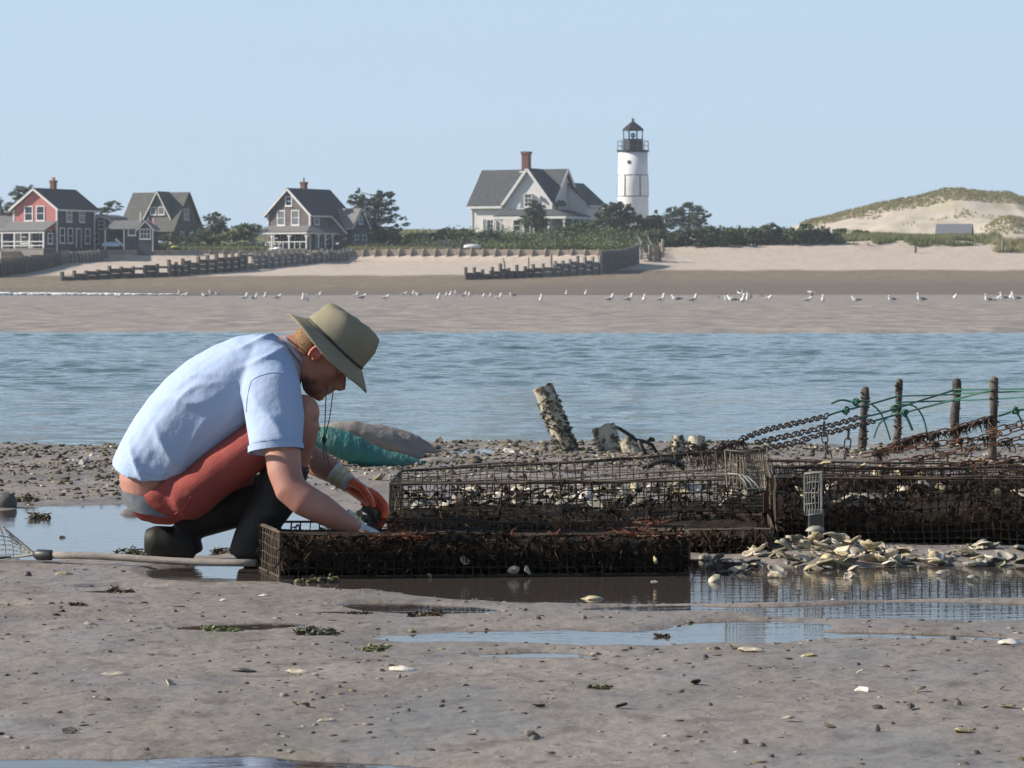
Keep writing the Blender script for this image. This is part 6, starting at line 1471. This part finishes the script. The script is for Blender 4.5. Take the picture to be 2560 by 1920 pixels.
GLO = mat('orange_rubber_glove', (.76, .110, .016), .32, (.60, .060, .014), 14, 4, .4, 60, bdist=.003); GLK = mat('white_knit_glove', (.58, .58, .55), .95, (.44, .44, .42), 60, 3, .6, 300, bdist=.002); GLY = mat('yellow_cuff_stripe', (.55, .46, .12), .9)
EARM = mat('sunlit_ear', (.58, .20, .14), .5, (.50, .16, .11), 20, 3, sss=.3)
man = empty('person', P(560, 1410, 10.0)); man.location.z = 0
tag(man, 'person crouching in pale blue shirt, red shorts and khaki brimmed hat', 'person'); MO = Vector(man.location)
def Q(px, py, Y): return P(px, py, Y)-MO
def ring(B, Fp, w_, drop=0, Y=10.0, n=28, e=.85, yawc=0):
    b, f = Q(B[0], B[1], Y), Q(Fp[0], Fp[1], Y); c = (b+f)/2; a = (b-f)/2; out = []
    for j in range(n):
        t = 2*math.pi*j/n; ct, st = math.cos(t), math.sin(t)
        ce = math.copysign(abs(ct)**e, ct); se = math.copysign(abs(st)**e, st)
        out.append(c+a*ce+Vector((0, w_*se, 0))-Vector((0, 0, drop*max(0, -st))))
    return out
# head frame: f = where the face looks, u = top of the head, s = towards the camera
HO = Q(805, 885, 10.0); hf, hu, hs_ = Vector((.72, 0, -.69)).normalized(), Vector((.69, 0, .72)).normalized(), Vector((0, -1, 0))
HM = Matrix((hf, hs_, hu)).transposed()
def H(f, s, u): return HO+HM @ Vector((f, s, u))
body = MB()
def he(c, r): body.ell(H(*c), r, HM, 18, 12)
he((-.012, 0, .025), (.098, .077, .092)); he((.032, 0, -.025), (.062, .062, .085)); he((.052, 0, -.088), (.044, .045, .036)); he((.072, 0, .022), (.026, .056, .016)); he((.092, 0, -.060), (.015, .026, .010)); he((.093, 0, -.073), (.013, .023, .009)); he((.082, 0, -.100), (.020, .022, .018)); he((.090, 0, -.044), (.020, .024, .018)); he((.098, 0, -.030), (.014, .016, .014))
for s in (-1, 1): he((.0, s*.042, -.062), (.05, .026, .04)); he((.055, s*.04, -.02), (.03, .025, .028))
body.tube([H(.078, 0, .012), H(.102, 0, -.012), H(.118, 0, -.036), H(.112, 0, -.042)], [.010, .012, .015, .010], 10); he((.112, .011, -.040), (.009, .008, .008)); he((.112, -.011, -.040), (.009, .008, .008))
body.tube([Q(690, 905, 10), Q(722, 884, 10), Q(752, 880, 10), H(-.02, 0, -.03)], [(.085, .075), (.068, .062), (.064, .062), (.07, .068)], 18, side=(0, 1, 0))
# trunk under the clothes, bare lower back
body.loft([ring((322, 1275), (500, 1255), .15), ring((306, 1232), (470, 1235), .162), ring((300, 1195), (470, 1205), .165), ring((306, 1150), (490, 1170), .165), ring((335, 1085), (525, 1140), .165), ring((400, 985), (600, 1085), .17), ring((500, 905), (670, 1030), .175), ring((610, 860), (735, 965), .17), ring((670, 860), (745, 915), .11)])
# near arm, far arm
body.tube([Q(675, 905, 9.86), Q(684, 960, 9.80), Q(692, 1050, 9.75), Q(706, 1125, 9.71), Q(712, 1180, 9.68), Q(726, 1222, 9.66), Q(760, 1250, 9.65), Q(806, 1274, 9.65), Q(846, 1298, 9.66), Q(876, 1314, 9.67), Q(900, 1326, 9.69)],
    [(.06, .065), (.06, .065), (.056, .060), (.053, .056), (.047, .052), (.045, .050), (.046, .050), (.044, .046), (.036, .037), (.028, .030), (.026, .028)], 18, side=(0, 1, 0))
body.tube([Q(690, 925, 10.16), Q(696, 980, 10.22), Q(704, 1060, 10.27), Q(722, 1110, 10.29), Q(762, 1140, 10.27), Q(806, 1164, 10.22), Q(842, 1186, 10.18), Q(868, 1206, 10.15)], [.058, .058, .052, .048, .046, .043, .035, .029], 16)
# near knee and shin top
body.tube([Q(600, 1141, 9.87), Q(680, 1082, 9.85), Q(730, 1042, 9.84), Q(753, 1028, 9.84), Q(757, 1058, 9.85), Q(742, 1110, 9.87), Q(716, 1190, 9.9)], [.062, .056, .053, .053, .054, .056, .055], 18)
body.ell(Q(756, 1031, 9.845), (.0545, .052, .056), None, 18, 12)
bo_ = fuse(body, 'body', SKIN, man, .0062, 5, .5)
# finer features: ears, eyes
for s in (-1, 1):
    er = MB(); 
    er.tube([H(-.014+.015*math.cos(a), s*(.081+.007*abs(math.sin(a))), -.006+.025*math.sin(a)) for a in [2*math.pi*i/14-1.2 for i in range(13)]], .0055, 8)
    er.ell(H(-.012, s*.078, -.006), (.013, .006, .022), HM, 10, 8)
    fuse(er, 'ear', EARM, man, .0028, 3, .5)
    MB().ell(H(.070, s*.031, -.002), (.012, .012, .012), HM, 12, 8).build('eye', mat('eye', (.55, .53, .50), .2), man, True)
MB().ell(H(-.040, 0, .004), (.068, .0795, .080), HM, 20, 14).ell(H(-.062, 0, -.030), (.046, .064, .050), HM, 18, 12).build('hair', HAIRM, man, True)
# stubble: hair colour on the lower face, soft uneven edge
sk = SKIN.node_tree; Ls = sk.links.new; bs = sk.nodes['Principled BSDF']; old = bs.inputs['Base Color'].links[0].from_socket
tcs = sk.nodes.new('ShaderNodeTexCoord'); mixb = sk.nodes.new('ShaderNodeMixRGB'); mixb.inputs[2].default_value = (.115, .052, .030, 1)
ds = sk.nodes.new('ShaderNodeVectorMath'); ds.operation = 'DISTANCE'; ds.inputs[1].default_value = H(.022, 0, -.112); Ls(tcs.outputs['Object'], ds.inputs[0])
nb = sk.nodes.new('ShaderNodeTexNoise'); nb.inputs['Scale'].default_value = 70; nb.inputs['Detail'].default_value = 4; Ls(tcs.outputs['Object'], nb.inputs[0])
ad = sk.nodes.new('ShaderNodeMath'); ad.operation = 'MULTIPLY_ADD'; ad.inputs[1].default_value = .035; Ls(nb.outputs[0], ad.inputs[0]); Ls(ds.outputs['Value'], ad.inputs[2])
mrb = sk.nodes.new('ShaderNodeMapRange'); mrb.interpolation_type = 'SMOOTHSTEP'; mrb.inputs[1].default_value = .074; mrb.inputs[2].default_value = .098; mrb.inputs[3].default_value = .8; mrb.inputs[4].default_value = 0
Ls(ad.outputs[0], mrb.inputs[0]); Ls(mrb.outputs[0], mixb.inputs[0]); Ls(old, mixb.inputs[1]); Ls(mixb.outputs[0], bs.inputs['Base Color'])
# ---- shirt
sh = MB()
sh.loft([ring((281, 1147), (478, 1165), .186, .050), ring((292, 1122), (500, 1160), .192, .042), ring((307, 1094), (520, 1152), .196, .028), ring((338, 1041), (555, 1140), .20, .012), ring((373, 993), (590, 1118), .203), ring((417, 944), (625, 1090), .206), ring((470, 900), (665, 1060), .21),
    ring((532, 865), (705, 1030), .212), ring((593, 840), (735, 995), .205), ring((640, 832), (752, 960), .185), ring((685, 836), (758, 930), .13), ring((710, 846), (757, 912), .088)])
sh.tube([Q(655, 895, 9.93), Q(668, 925, 9.86), Q(678, 975, 9.80), Q(688, 1050, 9.755), Q(690, 1105, 9.72), Q(690, 1124, 9.71)], [(.085, .085), (.085, .088), (.078, .092), (.072, .090), (.072, .082), (.073, .081)], 24, side=(0, 1, 0))
sh.tube([Q(665, 905, 10.08), Q(685, 945, 10.17), Q(695, 1010, 10.23), Q(700, 1075, 10.28)], [.085, .082, .075, .07], 18)
so_ = fuse(sh, 'shirt', SHIRT, man, .0068, 4, .45)
def fold(q, n_):
    """cotton folds: ridges that run from the armpit down and back"""
    x = 1280+F*(q.x+MO.x)/10; y = 710+F*(HC-(q.z+MO.z))/10
    side = max(0, -n_.y-.15)
    ax, ay = x-655, y-940; ang = math.atan2(ay, ax); rr_ = math.hypot(ax, ay)
    def ridge(v): return (1-abs(math.sin(v)))**2.2
    wob = mnoise.noise(Vector((x*.006, y*.006, 2)))
    d = 0
    if x < 625: # drag lines from the armpit down and back
        d += 0.0192*side*max(0, 1-abs(rr_-170)/170)*ridge(ang*5.2+2.2*wob)*(.45+.55*mnoise.noise(Vector((x*.008, y*.008, 5))))
        low = max(0, 1-abs(y-1140)/95)*max(0, 1-abs(x-395)/120)
        d += 0.0352*low*(.25+side)*(ridge((x*.85-y*.35)*.034+1.3*wob)-.35)
        d += 0.0160*side*max(0, 1-abs(y-1010)/80)*max(0, 1-abs(x-480)/110)*ridge((x*.5+y*.9)*.030+2*wob)
    if x > 600 and y > 930: # sleeve folds
        d += 0.0192*side*min(1, (y-930)/60)*max(.2, 1-abs(y-1035)/110)*(ridge((x*.95-y*.42)*.030+1.8*wob)-.25)
    if x > 560 and y < 930: d += 0.0128*(ridge((x*.4+y*1.1)*.05+2*wob)-.3)*max(0, 1-abs(x-665)/90)*max(0, min(1, (930-y)/40))
    d += .0012*mnoise.noise(Vector((x*.02, y*.02, q.y*6)))
    return d
def wrinkle(o, fn):
    me = o.data; ns = [v.normal.copy() for v in me.vertices]
    for v, n_ in zip(me.vertices, ns): v.co += n_*fn(v.co, n_)
    me.update()
wrinkle(so_, fold); sm_ = so_.modifiers.new('s', 'SMOOTH'); sm_.iterations = 2; sm_.factor = .4; bpy.context.view_layer.update(); applied(so_)
# seams laid on the cloth
def on_cloth(o, pts, lift=.0008):
    out = []
    for (px, py) in pts:
        t_ = Q(px, py, 9.0); d_ = (Q(px, py, 11.0)-t_).normalized(); ok, loc, nr, _ = o.ray_cast(t_, d_)
        if ok: out.append(loc+nr*lift)
    return out
bpy.context.view_layer.update()
for nm, pp in (('shoulder_seam', [(628, 952), (640, 944), (652, 939), (665, 935), (680, 932), (695, 932), (710, 936)]), ('side_seam', [(628, 952), (622, 975), (618, 1000), (616, 1030)]), ('hem_stitching', [(300, 1146), (320, 1160), (345, 1174), (370, 1184), (395, 1190), (420, 1182)])):
    q_ = on_cloth(so_, pp)
    if len(q_) > 2: MB().tube(q_, .0016, 6).build(nm, SHIRT, man, True)
# hem and sleeve stitching bands
MB().tube([Q(689, 1112, 9.712), Q(690, 1128, 9.708)], [(.0765, .0845), (.0775, .0855)], 26, cap=False, side=(0, 1, 0)).build('sleeve_hem', SHIRT, man, True)
rg1, rg2 = ring((706, 838), (764, 916), .092), ring((716, 840), (768, 906), .082)
MB().loft([rg1, rg2], False).build('collar', SHIRT, man, True)
# ---- waistband and shorts
MB().loft([ring((301, 1217), (472, 1244), .168, .004), ring((308, 1240), (480, 1264), .172, .004), ring((322, 1268), (495, 1290), .172, .002)], False).build('waistband', BAND, man, True)
sh = MB()
sh.loft([ring((321, 1264), (505, 1142), .178), ring((332, 1281), (525, 1165), .186), ring((352, 1296), (545, 1190), .188), ring((385, 1308), (560, 1215), .18), ring((430, 1312), (565, 1240), .16)])
sh.tube([Q(400, 1250, 9.95), Q(425, 1250, 9.92), Q(465, 1244, 9.88), Q(560, 1172, 9.86), Q(640, 1112, 9.85), Q(690, 1074, 9.845), Q(712, 1058, 9.845)], [(.04, .04), (.07, .062), (.096, .075), (.092, .074), (.082, .072), (.078, .070), (.078, .070)], 22, side=(0, 1, 0))
sh.tube([Q(425, 1245, 10.09), Q(480, 1240, 10.13), Q(570, 1215, 10.14), Q(640, 1200, 10.14)], [(.10, .07), (.098, .072), (.09, .07), (.082, .066)], 22, side=(0, 1, 0))
sho = fuse(sh, 'shorts', SHORTS, man, .0075, 4, .45)
def fold2(q, n_):
    x = 1280+F*(q.x+MO.x)/10; y = 710+F*(HC-(q.z+MO.z))/10
    d = .004*math.sin((x*.5+y*.9)*.05+3*mnoise.noise(Vector((x*.008, y*.008, 3))))*mnoise.noise(Vector((x*.01, y*.01, 1)))*1.6
    fan = max(0, 1-math.hypot(x-385, y-1255)/95); d += .0012*fan*math.sin(math.atan2(y-1330, x-330)*14)
    return d
wrinkle(sho, fold2)
# pocket flap edge
bpy.context.view_layer.update()
for pp in ([(414, 1300), (428, 1291), (442, 1282), (456, 1273), (468, 1262)], [(468, 1262), (474, 1252), (478, 1240)]):
    q_ = on_cloth(sho, pp)
    if len(q_) > 2: MB().tube(q_, .0018, 6).build('pocket_seam', SHORTS, man, True)
# ---- boots
def boot(name, sets, voxel=.007):
    mb = MB()
    for pts, rr_ in sets: mb.tube(pts, rr_, 20, side=(0, 1, 0))
    return fuse(mb, name, BOOT, man, voxel, 3, .4)
bn = boot('boot', [([Q(722, 1150, 9.875), Q(706, 1195, 9.885), Q(690, 1245, 9.89), Q(655, 1300, 9.885), Q(632, 1345, 9.885), Q(624, 1392, 9.885)], [(.072, .070), (.076, .074), (.074, .070), (.066, .062), (.062, .060), (.060, .068)]),
    ([Q(690, 1240, 9.89), Q(678, 1290, 9.89)], [(.080, .048), (.078, .044)]),
    ([Q(596, 1385, 9.885), Q(640, 1390, 9.885), Q(700, 1395, 9.89), Q(735, 1400, 9.89)], [(.045, .034), (.05, .04), (.05, .028), (.03, .016)])])
bf = boot('boot', [([Q(705, 1195, 10.13), Q(690, 1226, 10.12), Q(640, 1248, 10.11), Q(560, 1274, 10.1), Q(490, 1300, 10.09), Q(440, 1320, 10.08)], [(.055, .06), (.068, .072), (.07, .074), (.066, .068), (.060, .060), (.058, .052)]),
    ([Q(362, 1352, 10.06), Q(385, 1353, 10.06), Q(420, 1356, 10.06), Q(460, 1368, 10.06), Q(490, 1382, 10.06)], [(.030, .036), (.046, .050), (.050, .052), (.050, .042), (.042, .026)]),
    ([Q(452, 1330, 10.07), Q(470, 1360, 10.06), Q(484, 1388, 10.06)], [(.050, .05), (.048, .045), (.042, .036)])])
# ---- hat
hat = MB(); n_ = 40
def hring(fc, fr_, sr, u, tilt=0, e=.95):
    out = []
    for j in range(n_):
        t = 2*math.pi*j/n_; ct, st = math.cos(t), math.sin(t)
        out.append(H(fc+fr_*math.copysign(abs(ct)**e, ct), sr*math.copysign(abs(st)**e, st), u+tilt*ct))
    return out
hat.loft([hring(.008, .113, .096, .046), hring(.008, .114, .097, .060), hring(.009, .110, .094, .085), hring(.009, .107, .090, .112, .004), hring(.007, .102, .084, .134, .008), hring(.007, .092, .075, .146, .010), hring(.008, .070, .056, .153, .010), hring(.008, .04, .03, .156, .006), hring(.008, .012, .01, .155, .002)])
crown = hat.build('hat_crown', HATM, man, True)
def dent(q, n_):
    return .0055*mnoise.noise(q*16)+.003*mnoise.noise(q*45)
wrinkle(crown, dent)
def brim(t, k, off):
    r_ = k; ct, st = math.cos(t), math.sin(t)
    f = .008+ct*(.112+r_*.060+(.004*r_ if ct > 0 else -.0)); s = st*(.096+r_*.064)
    u = .050-.040*r_**1.15+.005*r_*math.sin(3*t+.5)+.006*r_*abs(st)-.004*r_*max(0, ct)+.006*r_*r_*max(0, -ct)
    return H(f, s, u+off)
vs_ = []; K = 6
for off in (.0022, -.0022):
    for k in range(K+1):
        for j in range(n_): vs_.append(brim(2*math.pi*j/n_, k/K, off))
fs = []; N2 = (K+1)*n_
for k in range(K):
    for j in range(n_):
        a, b = k*n_+j, k*n_+(j+1) % n_; fs += [(a, a+n_, b+n_, b), (N2+b, N2+b+n_, N2+a+n_, N2+a)]
for j in range(n_): a, b = K*n_+j, K*n_+(j+1) % n_; fs.append((a, N2+a, N2+b, b)); a, b = j, (j+1) % n_; fs.append((b, N2+b, N2+a, a))
MB().add(vs_, fs).build('hat_brim', HATM, man, True)
MB().loft([hring(.008, .1165, .0995, .052), hring(.008, .1168, .0998, .056), hring(.008, .115, .098, .058)], False).build('hat_band', HATB, man, True)
for pts in ([H(.045, .085, .03), Q(838, 945, 9.915), Q(832, 985, 9.92), Q(824, 1045, 9.925), Q(812, 1096, 9.93)], [H(.045, -.085, .03), Q(818, 960, 9.98), Q(815, 990, 9.95), Q(813, 1045, 9.935), Q(810, 1096, 9.93)], [Q(811, 1098, 9.93), Q(815, 1130, 9.93), Q(824, 1168, 9.93)], [Q(811, 1098, 9.93), Q(808, 1125, 9.93), Q(812, 1150, 9.93)]):
    MB().tube(pts, .0018, 6).build('chin_cord', CORD, man, True)
MB().ell(Q(811, 1099, 9.93), (.008, .007, .012), None, 10, 8).build('cord_toggle', HATB, man, True)
# ---- gloved hands
def hand(wrist, xd, nd, curl, thumb, spread, side, cuffback, sz=1.0):
    """glove: xd = along the fingers, nd = out of the back of the hand, side = +-1 which way the thumb sits"""
    xd = Vector(xd).normalized(); nd = Vector(nd); nd = (nd-xd*nd.dot(xd)).normalized(); yd = nd.cross(xd).normalized()*side
    W = lambda x, y, z: wrist+(xd*x+yd*y+nd*z)*sz
    mb = MB()
    M3 = Matrix((xd, yd, nd)).transposed()
    mb.tube([W(-.01, 0, 0), W(.02, 0, 0), W(.055, 0, .002), W(.088, 0, 0)], [(.028, .022), (.037, .022), (.043, .019), (.040, .015)], 16, side=tuple(yd))
    for k, (y, L_) in enumerate(((.031, .072), (.0105, .082), (-.0105, .077), (-.030, .060))):
        a = 0; q = W(.084, y, 0); pts = [W(.06, y*.9, 0), q]; sp_ = spread*(y*9)
        for sgm, fr_ in enumerate((.44, .32, .26)):
            a += curl[sgm]*(1+.12*k); d = xd*math.cos(a)-nd*math.sin(a)+yd*sp_*math.cos(a)*.4; q = q+d*(L_*fr_*sz); pts.append(q)
        mb.tube(pts, [.0118*sz, .0122*sz, .0115*sz, .0108*sz, .0085*sz], 10)
    p0 = W(.018, .030, -.006); pts = [W(.01, .018, -.004), p0]; q = p0
    for (dx, dy, dz_), L_ in zip(thumb, (.042, .034, .026)): q = q+(xd*dx+yd*dy+nd*dz_).normalized()*L_*sz; pts.append(q)
    mb.tube(pts, [.018, .0165, .0135, .012, .009], 10)
    o = fuse(mb, 'glove', [GLO, GLK], man, .0034, 3, .4); me = o.data
    for p in me.polygons:
        c = p.center-wrist
        if (p.normal.dot(nd) > .35 and c.dot(xd) < .115) or c.dot(xd) < .012: p.material_index = 1
    cb = Vector(cuffback)
    cu = MB().tube([wrist+cb*.055, wrist+cb*.03, wrist+cb*.0, W(.012, 0, 0)], [(.037, .036), (.036, .034), (.033, .030), (.034, .026)], 18, side=tuple(yd), cap=False).build('glove_cuff', GLK, man, True)
    for k in range(2): MB().tube([wrist+cb*(.036-.02*k), wrist+cb*(.030-.02*k)], [(.0375, .0365)]*2, 18, side=tuple(yd), cap=False).build('cuff_stripe', GLY, man, True)
    return W
Wf = hand(Q(866, 1204, 10.15), (.78, -.10, -.58), (.45, .58, .68), (.30, .55, .45), ((.75, .65, -.35), (.95, .1, -.4), (.9, -.2, -.5)), 1.0, -1, (-.80, .12, .58), 1.28)
Wn = hand(Q(893, 1322, 9.69), (.80, .35, -.38), (.3, .1, .9), (.35, .5, .4), ((.7, .6, -.3), (.9, .2, -.4), (.9, 0, -.4)), .2, 1, (-.80, -.12, .55))
# oysters held in the far hand
oc = empty('oyster_clump', P(930, 1278, 10.08)); tag(oc, 'dark oyster clump held in the orange gloved hand', 'oyster')
for k, (x, y, z, mi, r_, s_) in enumerate(((0, 0, 0, 4, (.6, .4, .2), .8), (.018, -.012, -.012, 3, (1.4, .5, 1.2), .7), (-.025, -.01, -.022, 2, (2.2, .2, .5), .6), (-.038, -.006, -.008, 5, (1.0, 1.0, 2), .4), (.01, -.01, -.045, 4, (1.5, 1.2, .3), .7))):
    o = bpy.data.objects.new('oyster', SHM[mi][k % 4]); C.objects.link(o); o.parent = oc; o.location = (x, y, z); o.rotation_euler = r_; o.scale = (s_,)*3
# ------------------------------------------------------------------ thin sea air between here and the far shore
hz = MB().span((-700, -12, -2.4), (700, 760, 32)).build('haze', None); tag(hz, kind='stuff')
HZ = bpy.data.materials.new('haze'); HZ.use_nodes = True; n = HZ.node_tree; n.nodes.remove(n.nodes['Principled BSDF'])
pv = n.nodes.new('ShaderNodeVolumePrincipled'); pv.inputs['Color'].default_value = (.80, .87, .95, 1); pv.inputs['Density'].default_value = .00026; pv.inputs['Anisotropy'].default_value = .2
n.links.new(pv.outputs[0], n.nodes['Material Output'].inputs['Volume']); hz.data.materials.append(HZ)
